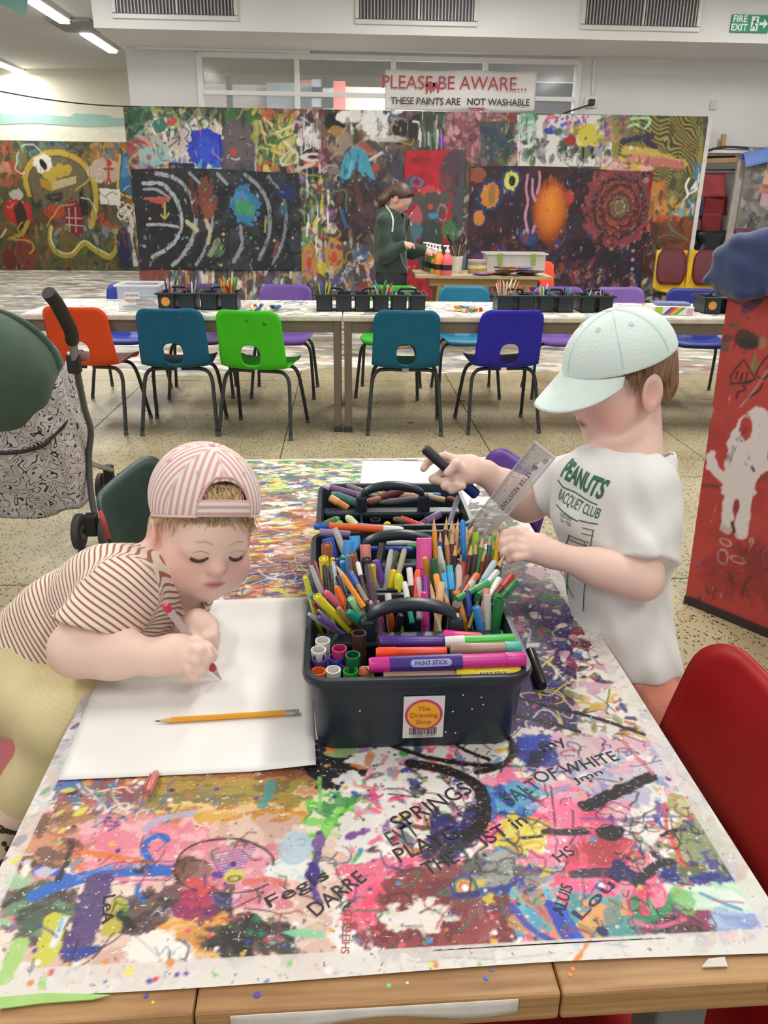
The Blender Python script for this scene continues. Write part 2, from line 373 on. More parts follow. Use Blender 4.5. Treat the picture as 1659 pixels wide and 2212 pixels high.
# ceiling, bulkhead, walls
struct('ceiling', MB().box((0, 6.5, ZC+0.05), (26, 20.4, 0.1)), mat('#d2d3d0', 0.8, 0.03, 1.0))
bulk = struct('trim_1', MB().box((2.75, (YB+YW)/2+0.2, (ZS+ZC)/2), (10.5, YW-YB+0.4, ZC-ZS)), mat('#dcdcdb', 0.7, 0.03, 1.5, 0.1, 8))
wx0, wx1, wz0 = -1.64, 2.76, 2.2
wb = struct('wall_back', MB().box(((-2.46+wx0)/2, YW+0.1, ZS/2), (wx0+2.46, 0.2, ZS)).box(((wx0+wx1)/2, YW+0.1, wz0/2), (wx1-wx0, 0.2, wz0)).box(((wx0+wx1)/2, YW+0.1, (2.875+ZS)/2), (wx1-wx0, 0.2, ZS-2.875))
            .box(((wx1+4.42)/2, YW+0.1, ZS/2), (4.42-wx1, 0.2, ZS)).box((6.2, YW+0.1, (1.97+ZS)/2), (3.56, 0.2, ZS-1.97)), WHITE)
struct('wall_alcove', MB().box((6.3, 12.2, ZS/2), (4.4, 0.1, ZS)).box((4.3, 11.4, 1.0), (0.1, 1.6, 2.0)), mat('#e3dcd8', 0.8))
struct('wall_far', MB().box((-3.5, 16.5, ZC/2), (13, 0.2, ZC)), mat('#dcd7c4', 0.75, 0.03, 1.0))
struct('wall_inner_room', MB().box((0.6, 13.4, ZS/2), (5.6, 0.1, ZS)), mat('#c9c4c2', 0.8, 0.05, 1.0))
struct('trim_2', MB().box((-3.5, 16.39, 2.40), (13, 0.02, 0.22)), mat('#e6e2cf', 0.7))
# ragged teal band on the far wall
te = [(-8, 2.57)] + [(-8+0.3*i, 2.56+0.02*math.sin(i)) for i in range(1, 15)] + [(-3.4, 2.56)]
tp = [(-3.4, 2.70), (-4.2, 2.69), (-4.3, 2.74), (-4.9, 2.76), (-5.0, 2.70), (-5.6, 2.74), (-5.75, 2.82), (-5.9, 2.73), (-8, 2.75)]
struct('trim_3', MB().prism(te+tp, (0, 16.40, 0), (0, -1, 0), (1, 0, 0), (0, 0, 1), 0.012), mat('#9cc0b4', 0.7))
# window strip: frame bars and panes
FRAME = mat('#e2e2e0', 0.5, 0.02)
win = struct('window_1', MB().box(((wx0+wx1)/2, YW, 2.86), (wx1-wx0, 0.07, 0.05)).box(((wx0+wx1)/2, YW, 2.475), (wx1-wx0, 0.06, 0.045)).box(((wx0+wx1)/2, YW, 2.2), (wx1-wx0, 0.07, 0.05)), FRAME)
mul = [-1.64, -0.53, 0.585, 1.66, 2.76]
for x in mul: MB().box((x, YW-0.003, 2.53), (0.055, 0.074, 0.66)).build('window_post', FRAME, win)
GLASS = mat('#dfe4e4', 0.08, 0, alpha=0.10, spec=0.5)
for a, b in zip(mul, mul[1:]):
    for z0, z1 in ((2.225, 2.452), (2.498, 2.835)):
        MB().box(((a+b)/2, YW+0.02, (z0+z1)/2), (b-a-0.056, 0.006, z1-z0)).build('pane', GLASS, win)
# things seen through the window in the room behind
def card(name, label, cat, x0, x1, z0, z1, Y, col, d=0.04, **k):
    return tag(MB().box(((x0+x1)/2, Y, (z0+z1)/2), (x1-x0, d, z1-z0)).build(name, mat(col, 0.7, 0.05, 4), bevel=0.004), label, cat)
def wx(px, Y): return fy(px, 170, Y)[0]
card('painted_panel', 'coral pink wall panel seen through the high window', 'panel', wx(648, 13.2), wx(746, 13.2), 0.0, 2.98, 13.3, '#d8817c')
card('door_panel', 'pale grey-blue door seen through the high window', 'door', wx(572, 13.0), wx(690, 13.0), 0.0, 2.93, 13.2, '#9fa9ae')
chk = thing('checkered_board', 'black and grey checkered board behind the high window', 'board', (0, 0, 0))
cx0 = wx(672, 12.8); cwid = (wx(720, 12.8)-cx0)/2
MB().box((cx0+cwid, 12.93, 2.45), (cwid*2, 0.02, 1.0)).box((cx0+cwid, 12.95, 0.98), (cwid*2, 0.02, 1.96)).build('backing', mat('#9aa4aa', 0.7), chk)
for i in range(2):
    for j in range(7):
        if (i+j) % 2: MB().box((cx0+cwid*(i+0.5), 12.905, 2.98-0.13*(j+0.5)), (cwid*0.98, 0.02, 0.128)).build('square', mat('#33353a', 0.7), chk)
card('grey_post', 'dark grey steel post seen through the high window', 'post', wx(488, 12.5), wx(500, 12.5), 0, 2.91, 12.5, '#6f7678', 0.1)
card('partition_panel', 'slate grey partition beyond the high window at its far end', 'panel', wx(1062, 12.0), wx(1262, 12.0), 0.0, 2.86, 12.1, '#7f838b')
card('dark_screen', 'tall dark grey screen standing behind the high window above the paper notice', 'screen', wx(972, 12.0), wx(1048, 12.0), 0.0, 2.85, 12.2, '#6b6b72')
for k, px in enumerate((906, 930)): card('white_cupboard', ('narrow', 'second narrow')[k]+' white cupboard seen behind the window above the notice', 'cupboard', wx(px, 12.6), wx(px+20, 12.6), 0.0, 2.8, 12.7, '#d3d0d0', 0.3)
sh = thing('shutter', 'grey slatted shutter box behind the lower window row', 'shutter')
for j in range(6): MB().box((wx(545, 11.6), 11.6, 2.08+0.06*j), (0.34, 0.1, 0.045)).build('slat', mat('#8d9491', 0.6), sh)
MB().box((wx(545, 11.6), 11.66, 1.21), (0.3, 0.02, 2.42)).build('panel', mat('#7d8482', 0.6), sh)
# conduit, sockets, cables
tag(MB().tube([fy(297, 102, YW-0.04), fy(480, 107, YW-0.04), fy(670, 112, YW-0.04)], 0.018, 8).build('conduit', FRAME, smooth=True), 'white conduit pipe running under the bulkhead', 'pipe')
tag(MB().tube([fy(1284, 128, YW-0.02), fy(1280, 205, YW-0.02)], 0.016, 8).build('cable_duct', FRAME, smooth=True), 'vertical white cable duct down to the wall socket', 'pipe')
so = thing('wall_socket', 'white wall socket with black plug beside the high window', 'socket', fy(1276, 222, YW-0.02))
MB().box((0, 0, 0), (0.15, 0.04, 0.11)).build('plate', FRAME, so, bevel=0.008)
MB().box((0, -0.04, 0), (0.07, 0.05, 0.07)).build('plug', mat('#222222', 0.5), so, bevel=0.01)
p0 = fy(1276, 226, YW-0.06)
tag(MB().tube(spline([p0, p0+V(-0.2, -0.06, -0.06), p0+V(-0.5, -0.11, -0.15), p0+V(-0.9, -0.12, -0.18)]), 0.009, 6).build('power_cable', mat('#222222', 0.5)), 'black cable running from the plug behind the mural boards', 'cable')
tag(MB().box(fy(1541, 227, YW-0.015), (0.085, 0.03, 0.1)).build('switch_plate', mat('#c9c6c3', 0.5), bevel=0.006), 'small grey switch plate on the white wall', 'switch')
# vent grilles on the bulkhead
gm, dk = mat('#cfcfcd', 0.4, 0.02), mat('#4c4c4e', 0.6)
for (a, b), lab in zip(((-2.26, -1.09), (0.17, 1.34), (2.49, 3.66)), ('nearest the fluorescent lights', 'above the paper notice', 'nearest the green exit sign')):
    t = thing('vent_grille', 'large white-framed metal vent grille on the bulkhead, '+lab, 'vent', ((a+b)/2, YB, 3.25), 0, 'bulkhead vents')
    w = b-a; z0, z1 = -0.21, 0.19
    MB().box((0, -0.004, 0), (w, 0.008, z1-z0)).build('backing', dk, t)
    MB().box((0, -0.015, z0-0.02), (w+0.08, 0.03, 0.04)).box((0, -0.015, z1+0.02), (w+0.08, 0.03, 0.04)).box((-w/2-0.02, -0.015, 0), (0.04, 0.03, z1-z0)).box((w/2+0.02, -0.015, 0), (0.04, 0.03, z1-z0)).box((0.02, -0.018, 0), (0.02, 0.03, z1-z0)).build('frame', gm, t, bevel=0.003)
    lv = MB()
    for k in range(34): lv.box((-w/2+w*(k+0.5)/34, -0.014, 0), (0.012, 0.016, z1-z0))
    tag(lv.build('louvres', mat('#a9a9aa', 0.4), t), kind='stuff')
# exit sign
ex = thing('exit_sign', 'green fire exit sign with running figure on the bulkhead', 'sign', (4.228, YB, 3.087))
G2 = mat('#dfeee6', 0.5)
MB().box((0, -0.012, 0), (0.40, 0.024, 0.16)).build('plate', mat('#1f8a68', 0.45), ex, bevel=0.004)
lettering('lettering', 'FIRE', 0.085, G2, ex, (-0.115, -0.0255, 0.038), (1, 0, 0), (0, 0, 1), bold=0.002)
lettering('lettering', 'EXIT', 0.085, G2, ex, (-0.115, -0.0255, -0.038), (1, 0, 0), (0, 0, 1), bold=0.002)
MB().box((0.045, -0.0255, 0), (0.075, 0.003, 0.13)).build('doorway', G2, ex)
GD = mat('#1f8a68', 0.45)
MB().lathe([(0.001, 0), (0.011, 0.002), (0.011, 0.003)], 12, M=[[1, 0, 0], [0, 0, -1], [0, 1, 0]], o=(0.052, -0.027, 0.045)).bar((0.048, -0.0275, 0.03), (0.036, -0.0275, -0.012), 0.004, 0.02).bar((0.036, -0.0275, -0.01), (0.06, -0.0275, -0.03), 0.004, 0.012).bar((0.06, -0.0275, -0.028), (0.056, -0.0275, -0.055), 0.004, 0.01).bar((0.036, -0.0275, -0.01), (0.018, -0.0275, -0.045), 0.004, 0.012).bar((0.048, -0.0275, 0.025), (0.07, -0.0275, 0.0), 0.004, 0.009).bar((0.046, -0.0275, 0.025), (0.02, -0.0275, 0.012), 0.004, 0.009).build('running_figure', GD, ex)
MB().prism([(0.095, -0.012), (0.14, -0.012), (0.14, -0.045), (0.185, 0.0), (0.14, 0.045), (0.14, 0.012), (0.095, 0.012)], (0, -0.024, 0), (0, -1, 0), (1, 0, 0), (0, 0, 1), 0.003).build('arrow', G2, ex)
# the paper notice
bn = thing('paper_banner', 'white hand-painted paper notice hung over the high window', 'notice', (1.37, 10.3, 2.525))
def bfn(u, v):
    x = (u-0.5)*1.76; return (x, 0.02*math.sin(u*9)+0.008*math.sin(v*7+u*5), (v-0.5)*0.415+0.006*math.sin(u*14)+0.012*u)
MB().grid(bfn, 40, 8).build('paper', mat('#e6e4e2', 0.7, 0.03, 5, 0.3, 9), bn, smooth=True, solid=0.002)
RED, BLK = mat('#b3434a', 0.6, 0.15, 20), mat('#3a3436', 0.6)
yl = -0.034
lettering('lettering', 'PLEASE BE AWARE...', 0.195, RED, bn, (-0.08, yl, 0.075), (1, 0, 0.006), (0, 0, 1), spacing=0.98)
lettering('lettering', 'THESE PAINTS ARE', 0.104, BLK, bn, (-0.41, yl, -0.115), (1, 0, 0.006), (0, 0, 1), spacing=0.93, bold=0.001)
lettering('lettering', 'NOT', 0.1, BLK, bn, (0.18, yl, -0.112), (1, 0, 0.006), (0, 0, 1), bold=0.002)
lettering('lettering', 'WASHABLE', 0.1, BLK, bn, (0.565, yl, -0.11), (1, 0, 0.006), (0, 0, 1), spacing=0.95, bold=0.001)
MB().box((0.19, yl, -0.175), (0.2, 0.002, 0.012)).box((0.195, yl, -0.198), (0.16, 0.002, 0.01)).build('underline', RED, bn)
dr = MB()
for x, z0, z1 in ((-0.4, 0.06, -0.03), (-0.32, 0.08, 0.0), (-0.27, 0.06, -0.02), (-0.35, 0.04, -0.02), (-0.29, 0.09, 0.03)): dr.box((x, yl, (z0+z1)/2), (0.022, 0.002, z0-z1))
dr.box((-0.36, yl, 0.06), (0.12, 0.002, 0.04)).build('paint_drips', RED, bn)
# fluorescent fittings on the ceiling (seen over the far hall, repeated unseen overhead to light the room)
TUBE = mat('#ffffff', 0.4, 0, emit=7.0); CASE = mat('#e3e3e0', 0.5)
rows = [(-3.55, 11.2, 'over the far hall nearest the bulkhead'), (-3.52, 13.35, 'over the far hall beyond the dark ceiling strip'), (-5.8, 15.7, 'nearest the far wall'),
        (-2.4, 7.4, ''), (1.2, 7.4, ''), (4.4, 7.4, ''), (-2.4, 4.6, ''), (0.9, 4.6, ''), (3.8, 4.6, ''), (-1.9, 1.8, ''), (1.2, 1.8, ''), (-1.6, -0.9, ''), (1.5, -0.9, ''), (0.8, 11.8, 'inside the room behind the window, added unseen')]  # last batten is unseen, added to brighten the view through the window
for k, (x, y, lab) in enumerate(rows):
    t = thing('ceiling_light', 'lit white fluorescent batten on the ceiling, '+(lab or 'out of sight overhead'), 'light', (x, y, ZC), 0, 'fluorescent battens')
    MB().box((0, 0, -0.02), (0.2, 1.5, 0.04)).build('casing', CASE, t, bevel=0.006)
    MB().box((0, 0, -0.055), (0.13, 1.42, 0.03)).build('diffuser', TUBE, t, bevel=0.01)
    ld = bpy.data.lights.new('lamp', 'AREA'); ld.shape = 'RECTANGLE'; ld.size = 0.3; ld.size_y = 1.5; ld.energy = LAMP_W*(0.5 if y < 3 else 1.15 if y < 9 else 2.0 if lab.startswith('inside') else 0.8); ld.color = (1, 0.97, 0.92)
    lo = bpy.data.objects.new('lamp', ld); C.objects.link(lo); lo.parent = t; lo.location = (0, 0, -0.09)
tag(MB().box((-3.5, 12.25, ZC-0.02), (0.55, 0.8, 0.04)).build('ceiling_recess', mat('#8f8f8f', 0.7)), 'dark grey ceiling panel between two fluorescent lights', 'panel')
tag(MB().prism([(0, 0), (0.42, 0), (0.36, -0.17)], fy(-30, -8, 9.6), (0, 1, 0), (1, 0, 0), (0, 0, 1), 0.01).build('pennant', mat('#7fb3aa', 0.7)), 'corner of a teal pennant hanging from the ceiling', 'flag')
# hanging wire
a, b = fy(-120, 170, 8.0), fy(300, 230, 10.0)
tag(MB().tube([a+(b-a)*t - V(0, 0, 0.22*t*(1-t)) for t in np.linspace(0, 1, 24)], 0.007, 6).build('hanging_wire', mat('#2a2a2a', 0.5)), 'thin black wire sagging across to the mural boards', 'wire')
# ================================================================== painted boards along the back wall
MX0, MX1, MY, MZ1 = -2.47, 4.24, 10.08, 2.29
cv = Canvas(MX1-MX0, MZ1, 0.0105, '#4a4540', 11)
def M(x, y):
    p = fy(x, y, MY); return V(p[0]-MX0, p[2])
def ms(pts, w, col, a=1.0, dry=0.25, rag=0.5): cv.stroke(spline([M(*p) for p in pts], 5) if len(pts) > 2 else [M(*p) for p in pts], w*0.0058, col, a, dry, rag)
def mb(x, y, rx, ry, col, a=1.0, dry=0.0, rag=0.5, ring=0.0, ang=0.0, c=None):
    p = M(x, y); (c or cv).blob(p[0], p[1], rx*0.0058, ry*0.0058, col, a, ang, rag, dry, ring)
def mbox(x0, y0, x1, y1, col, a=1.0, dry=0.0): cv.poly([M(x0, y0), M(x1, y0), M(x1, y1), M(x0, y1)], col, a, dry)
def mdab(n, x0, y0, x1, y1, cols, size=(4, 14), asp=(1.2, 4), ang=1.57, angv=0.8, dry=0.4, c=None):
    p, q = M(x0, y1), M(x1, y0); (c or cv).dabs(n, (p[0], p[1], q[0], q[1]), cols, (size[0]*0.0058, size[1]*0.0058), asp, ang, angv, (0.5, 1), dry)
def mdrip(n, x0, y0, x1, y1, cols, w=(1.5, 4), L=(15, 60)):
    for _ in range(n):
        x = cv.rng.uniform(x0, x1); y = cv.rng.uniform(y0, y1); ms([(x, y), (x+cv.rng.uniform(-2, 2), y+cv.rng.uniform(*L))], cv.rng.uniform(*w), cv.rng.choice(cols), 0.9, 0.15)
MIX = ['#2e4a35', '#5a6b46', '#8a3a36', '#b07a4a', '#c9c2b4', '#3a3f5c', '#2a2628', '#6a4a40', '#9a9488', '#4f6f8a', '#a8a05a', '#7a5a6a']
mdab(900, 262, 228, 1516, 700, MIX, (6, 24))
# first board: greens, pale middle with line drawings
mdab(120, 268, 236, 400, 300, ['#2f4a3c', '#1f2e2a', '#3f6a55', '#26302e', '#4a7a6a'], (6, 18))
mdab(70, 320, 240, 478, 270, ['#8f9a5a', '#6b7a48', '#2c302c', '#a3a86a'], (6, 16))
mdab(130, 330, 262, 480, 370, ['#d8d6cc', '#c9c8c4', '#e0d8c8', '#b9c0b8', '#b9a9a0'], (6, 18))
mdab(60, 280, 290, 350, 360, ['#a8443c', '#7a3a36', '#c98a80', '#5f7f74', '#8fb0a8'], (5, 14))
for p in (((330, 268), (345, 262), (352, 280), (338, 286), (330, 268)), ((358, 285), (380, 280), (385, 300), (365, 318)), ((430, 262), (445, 256), (452, 270), (440, 280), (430, 262)), ((395, 275), (408, 285), (400, 300)), ((372, 300), (388, 296), (386, 312))): ms(p, 2.2, '#2a2a2c', 1, 0)
mb(345, 270, 14, 11, '#2f6f5a'); mb(404, 253, 9, 10, '#2f5a5a'); mb(404, 254, 4, 5, '#1c2a2c'); mb(370, 262, 10, 8, '#b0483c'); mb(300, 250, 26, 14, '#2c5a3a', 1, 0.3)
mb(330, 338, 30, 18, '#8fb0ac', 0.9, 0.2); mb(322, 340, 5, 5, '#a05a6a')
mb(448, 322, 37, 36, '#2438b4', 1, 0, 0.35); mb(446, 325, 24, 22, '#3550c8', 0.7, 0.5)
mdab(40, 300, 355, 480, 378, ['#3a6ab0', '#24408a', '#4fa0c0', '#c97a4a', '#e0e0e0'], (5, 14))
mbox(365, 352, 420, 376, '#16204a'); mdab(8, 372, 358, 415, 374, ['#3a6ab0', '#8a5a4a'], (3, 6))
# face board
mbox(480, 236, 556, 378, '#43404a', 0.95, 0.05); mdab(40, 482, 236, 552, 262, ['#2f5a38', '#3f6a3a', '#244a30'], (6, 18))
mb(518, 318, 32, 55, '#5a5058', 1, 0.0, 0.2); mb(518, 312, 27, 44, '#62585c', 0.9, 0.25)
mb(506, 328, 6, 6, '#b5443c'); ms([(496, 311), (504, 308)], 2, '#2c2a30', 1, 0); ms([(516, 302), (530, 300)], 2.5, '#2c2a30', 1, 0); ms([(500, 342), (510, 345), (518, 342)], 2.2, '#c9c4c0', 1, 0); mb(532, 365, 20, 14, '#4a4a52')
ms([(556, 262), (552, 372)], 3, '#c9c9cc', 0.8, 0.5)
# yellow-green scrawls
mdab(120, 556, 240, 700, 370, ['#a8a850', '#c9b85a', '#5f7a3a', '#b0584a', '#d8d0b4', '#3a6a48', '#8a9a4a', '#c08a5a'], (5, 15))
for i in range(26): ms([(560+cv.rng.uniform(0, 80), 245+cv.rng.uniform(0, 110)), (570+cv.rng.uniform(0, 80), 250+cv.rng.uniform(0, 110))], 4, cv.rng.choice(['#c9c26a', '#b5a84a', '#2f7a3a', '#d8d4b0']), 0.9, 0.3)
mb(592, 303, 8, 9, '#2f6a36'); mb(584, 247, 10, 10, '#c05a3a', 1, 0, 0.3, 0.4)
ms([(606, 345), (628, 325), (642, 330), (640, 350), (612, 356), (606, 345)], 4, '#c9c4ba', 0.9, 0.1)
mb(665, 300, 18, 46, '#26243a', 0.9, 0.1); mdab(30, 640, 240, 700, 330, ['#c9c6c0', '#4a3a6a', '#b03a4a', '#e0dcd4', '#2f4a6a'], (4, 14)); mdrip(26, 640, 245, 710, 300, ['#e2e0dc', '#c9c9cc', '#b08a9a'])
mb(674, 356, 25, 30, '#26222a', 1, 0, 0.4); mb(676, 352, 22, 9, '#b5444a'); mb(676, 340, 24, 8, '#d0ccc4', 1, 0.2, 0.4, 0.5); mdrip(10, 650, 350, 700, 380, ['#c9c6c0', '#2a2a2a'])
# middle boards
mdab(60, 700, 240, 800, 300, ['#1f1c1e', '#3a2e2c', '#a07a4a', '#e0dcd6', '#6a5a4a'], (6, 22)); mb(722, 262, 22, 18, '#1c1a1c'); mb(745, 252, 18, 12, '#e4e2de'); mb(725, 283, 14, 10, '#a0763f'); mb(770, 250, 10, 14, '#d8d4cc')
mdab(40, 790, 236, 870, 290, ['#3a8ac8', '#e2e2e4', '#c9c9c6', '#2f6fae', '#6a2f2c'], (6, 20)); mb(812, 268, 26, 30, '#e0dfdc', 0.9, 0.2)
mdab(60, 700, 300, 870, 420, ['#6a3a4a', '#4a3040', '#8a8078', '#2f2a2c', '#a08a7a', '#9a4a3a'], (6, 22))
ms([(742, 420), (748, 370), (762, 340), (778, 336), (792, 372), (802, 408)], 24, '#3f93ab', 0.95, 0.05); ms([(750, 390), (760, 352)], 7, '#5fb0c0', 0.8, 0.3)
ms([(640, 368), (680, 352)], 7, '#c9c2b6', 0.8, 0.4); ms([(800, 345), (830, 330), (850, 355)], 6, '#c9c4ba', 0.8, 0.3)
mbox(838, 250, 908, 330, '#5a4638', 0.7, 0.3); mb(862, 285, 16, 22, '#1d1a1c'); mb(895, 278, 14, 26, '#201c20'); ms([(892, 262), (906, 268), (904, 300)], 3, '#d9d6d2'); mb(836, 300, 40, 6, '#e0dcd6', 0.6, 0.4)
mbox(906, 240, 960, 330, '#26402f', 0.8, 0.2); mb(954, 304, 10, 12, '#6a3f9a', 1, 0.1); mdrip(14, 906, 250, 960, 290, ['#c98aa0', '#5f8a6a', '#e0d0d0'])
mbox(960, 240, 1112, 340, '#7a5058', 0.9, 0.15); mdab(150, 962, 240, 1112, 330, ['#9a6468', '#b57a80', '#6a3a44', '#c99aa0', '#8a4a50'], (3, 9), (1, 2)); mbox(1036, 262, 1108, 342, '#2c4a48', 0.85, 0.15); mdab(30, 1040, 268, 1108, 338, ['#24403a', '#3a5f5a', '#2f3f5a'], (5, 12)); mb(1104, 252, 8, 10, '#8f2f36')
mb(768, 452, 62, 62, '#33262c', 0.95, 0.15, 0.5); mdab(60, 700, 400, 830, 520, ['#3a2a30', '#2a2226', '#4a3038', '#5a3a34'], (6, 18)); ms([(738, 455), (744, 480), (752, 490)], 7, '#2f5f8a', 0.9, 0.3)
# white splashed board
mbox(1116, 248, 1320, 360, '#d9d6d2', 0.9, 0.05); mdab(40, 1116, 252, 1160, 300, ['#6fae8a', '#3f7a5a', '#a8d0b8', '#c9c6c0'], (5, 14))
for i in range(60): mb(1180+cv.rng.uniform(0, 95), 252+cv.rng.uniform(0, 36), cv.rng.uniform(2, 4.5), cv.rng.uniform(2, 4.5), cv.rng.choice(['#d86a8a', '#5a8ac9', '#b05a9a', '#e0a0b0', '#7a5ab0', '#4a6ac0']), 1, 0, 0.2)
mdab(80, 1120, 285, 1320, 352, ['#24364a', '#2f5a3f', '#1f2a3a', '#6f7a4a', '#3f6a4a', '#8a8a9a'], (4, 14), (1, 3), 1.57, 0.5); mdab(24, 1240, 272, 1310, 312, ['#c9b84a', '#b5a43a', '#d8cc6a'], (6, 16), (1.5, 3), 0, 0.3)
mb(1268, 292, 26, 20, '#c4b548', 1, 0.05); mb(1185, 283, 12, 6, '#2f46a0'); mb(1232, 302, 13, 11, '#9a2f36', 1, 0.1); mdab(30, 1295, 250, 1322, 320, ['#c98a5a', '#6a4a9a', '#5a7a5a', '#a05a4a'], (5, 14))
for x in (1258, 1278): ms([(x, 320), (x, 340)], 5, '#1c1c20', 1, 0)
# olive zebra board
mbox(1320, 250, 1516, 450, '#8a8040')
zp, zq = M(1320, 450), M(1516, 248); i0, i1, j0, j1 = cv.win(zp[0], zp[1], zq[0], zq[1])
n1 = vnoise((cv.H, cv.W), 26, 77, 2)[j0:j1, i0:i1]; n2 = vnoise((cv.H, cv.W), 34, 78)[j0:j1, i0:i1]
UU, VV = np.meshgrid(np.arange(i0, i1), np.arange(j0, j1)); zz = np.sin((UU*0.55+VV*0.8)*1.9 + n1*46 + n2*14)
cv.put((slice(j0, j1), slice(i0, i1)), np.clip(zz*2.2+0.3, 0, 1)*0.92, '#2e2c1c')
ms([(1345, 258), (1400, 256), (1390, 278), (1370, 268), (1348, 276), (1345, 258)], 5, '#9fd0a8', 1, 0); 
mdab(40, 1320, 248, 1360, 300, ['#a8783f', '#3f6f4a', '#6a4a6a', '#8a8050', '#c08a5a'], (5, 14)); mb(1400, 293, 10, 8, '#3a2a3a')
ms([(1345, 305), (1385, 300), (1412, 318)], 12, '#2a2c44', 1, 0.1); ms([(1350, 325), (1400, 330), (1450, 348), (1475, 356)], 16, '#b9a04a', 1, 0.15); ms([(1370, 345), (1420, 350), (1470, 358)], 18, '#b56a62', 1, 0.2); mdab(40, 1290, 340, 1400, 372, ['#c98078', '#b06a60', '#d8a8a0', '#c9b04a'], (6, 16), (1.5, 4), 0, 0.4)
mdab(90, 1395, 375, 1512, 470, ['#5a5a3a', '#6a6a44', '#3f4a36', '#8a7a4a', '#4a4632'], (6, 18)); mdab(50, 1390, 395, 1440, 480, ['#c07f3f', '#a8692f', '#b5763a', '#8a5a2f'], (6, 18)); mdab(30, 1440, 430, 1500, 472, ['#d8a03a', '#c9c6b0', '#3f8a5a', '#c9842f', '#5fa0b0'], (5, 13)); mdab(30, 1488, 360, 1512, 470, ['#2f5f8a', '#1f4a78', '#e0e0e0', '#3a7aa0'], (5, 14), (3, 6)); ms([(1486, 386), (1479, 402), (1484, 420), (1476, 432)], 4, '#e8e4dc')
ms([(1400, 490), (1440, 472), (1490, 485)], 16, '#b5522a', 1, 0.15); mdab(120, 1388, 480, 1512, 600, ['#5a3424', '#6a3c26', '#4a2c22', '#3f2a26', '#7a4428'], (8, 26)); mdab(120, 1380, 570, 1512, 690, ['#3a3a4a', '#5a5a6a', '#8a8a90', '#6a5a6a', '#4a5a5a', '#2a2c36', '#c9c6c4', '#5f8a7a'], (4, 12))
# lower left boards
mdab(160, 268, 376, 320, 690, ['#7a3a3f', '#5a4a3a', '#a86a5a', '#3f5f48', '#8a4a4a', '#c9a89a', '#2f3f6a', '#4a8a4a'], (5, 16))
mdab(120, 300, 570, 645, 690, ['#c9c6bc', '#3f6aa0', '#c9a84a', '#4a7a4a', '#9a3f3a', '#e0dcd0', '#6a4a7a', '#3a3a3a'], (4, 13)); mdrip(60, 320, 570, 640, 620, ['#d8d4cc', '#3f5fa0', '#a84a3f', '#c9b05a', '#5a8a5a'])
mb(330, 590, 34, 22, '#7a4038', 0.9, 0.2)
mdab(160, 640, 380, 720, 620, ['#3f6a4a', '#c9b83f', '#2a3a5a', '#7a3f5a', '#c9c6bc', '#2f2a2c', '#5a8a6a', '#8a5a8a'], (4, 13)); mdrip(20, 645, 400, 712, 520, ['#c9c23f', '#e0dcd0', '#5a9a5a'])
for x, y in ((668, 566), (722, 552)): mb(x, y, 20, 36, '#a8863a', 1, 0.1, 0.3); mb(x, y, 12, 24, '#b5606a', 1, 0, 0.3, 0.25); mb(x, y+3, 6, 13, '#b5442f', 1, 0, 0.3)
mdab(110, 712, 500, 880, 690, ['#3f4a7a', '#7a3a3a', '#b5b0a6', '#5a4a6a', '#2a2628', '#8a6a3a', '#c9c4bc', '#4f6f8a', '#9a4a3a'], (4, 13)); mb(770, 600, 30, 34, '#b0a8b0', 0.8, 0.3, 0.4, 0.15); mb(790, 630, 22, 22, '#8a2f36', 0.8, 0.3)
mdab(60, 820, 330, 872, 480, ['#4a4450', '#3a3a48', '#5f5a60', '#2c2a34'], (6, 18))
cv.dabs(500, (0, 0, cv.w, cv.h), MIX + ['#d8d4cc', '#c9a23a'], (0.006, 0.022), (1, 4), 1.57, 0.9, (0.5, 1), 0.5)
cv.scribble(120, (0, 0, cv.w, cv.h), ['#a8a49c', '#2a2628', '#8a443c', '#3f5a80', '#a9904a', '#5a7a5a'], (0.01, 0.018), 0.09, (3, 7), 0.8)
PAINT = vcmat('paint', 0.55, 0.25, wear=[(9, 0.60, '#2a2624', 0.55, (1, 1, 0.45)), (14, 0.63, '#b5b0a6', 0.5, (1, 1, 0.5))])
# slice the painting into six boards
cuts = [MX0] + [fy(x, 400, MY)[0] for x in (480, 700, 909, 1116, 1320)] + [MX1]
labs = ['with a cobalt blue blot and line drawings beside the far hall', 'with a grey clown face with a red nose', 'with a turquoise arch behind the standing person',
        'with mauve speckles and a dark green block', 'with white splashes and rows of coloured dots', 'with an olive and black rippled pattern']
for k in range(6):
    i0, i1 = int(round((cuts[k]-MX0)/cv.c)), int(round((cuts[k+1]-MX0)/cv.c))
    sub = Canvas.__new__(Canvas); sub.c = cv.c; sub.W = i1-i0+1; sub.H = cv.H; sub.img = cv.img[:, i0:i1+1]; sub.W = sub.img.shape[1]
    lean = 0.0
    me = sub.mesh('painting', lambda u, v: (u+0.004, 0*u - 0.016 - 0.002, v))
    t = thing('mural_board', 'tall mural board '+labs[k], 'mural', (cuts[k], MY, 0.0), 0, 'mural boards along the back wall')
    w = cuts[k+1]-cuts[k]
    MB().box((w/2, 0, MZ1/2), (w-0.008, 0.03, MZ1)).build('panel', mat('#cfc8ba', 0.7), t)
    link('painting', me, PAINT, t)
tag(MB().box((MX1+0.035, MY, 1.13), (0.05, 0.05, 2.26)).build('board_post', mat('#cfcac2', 0.6, 0.1, 20)), 'white painted edge post beside the olive mural board', 'post')

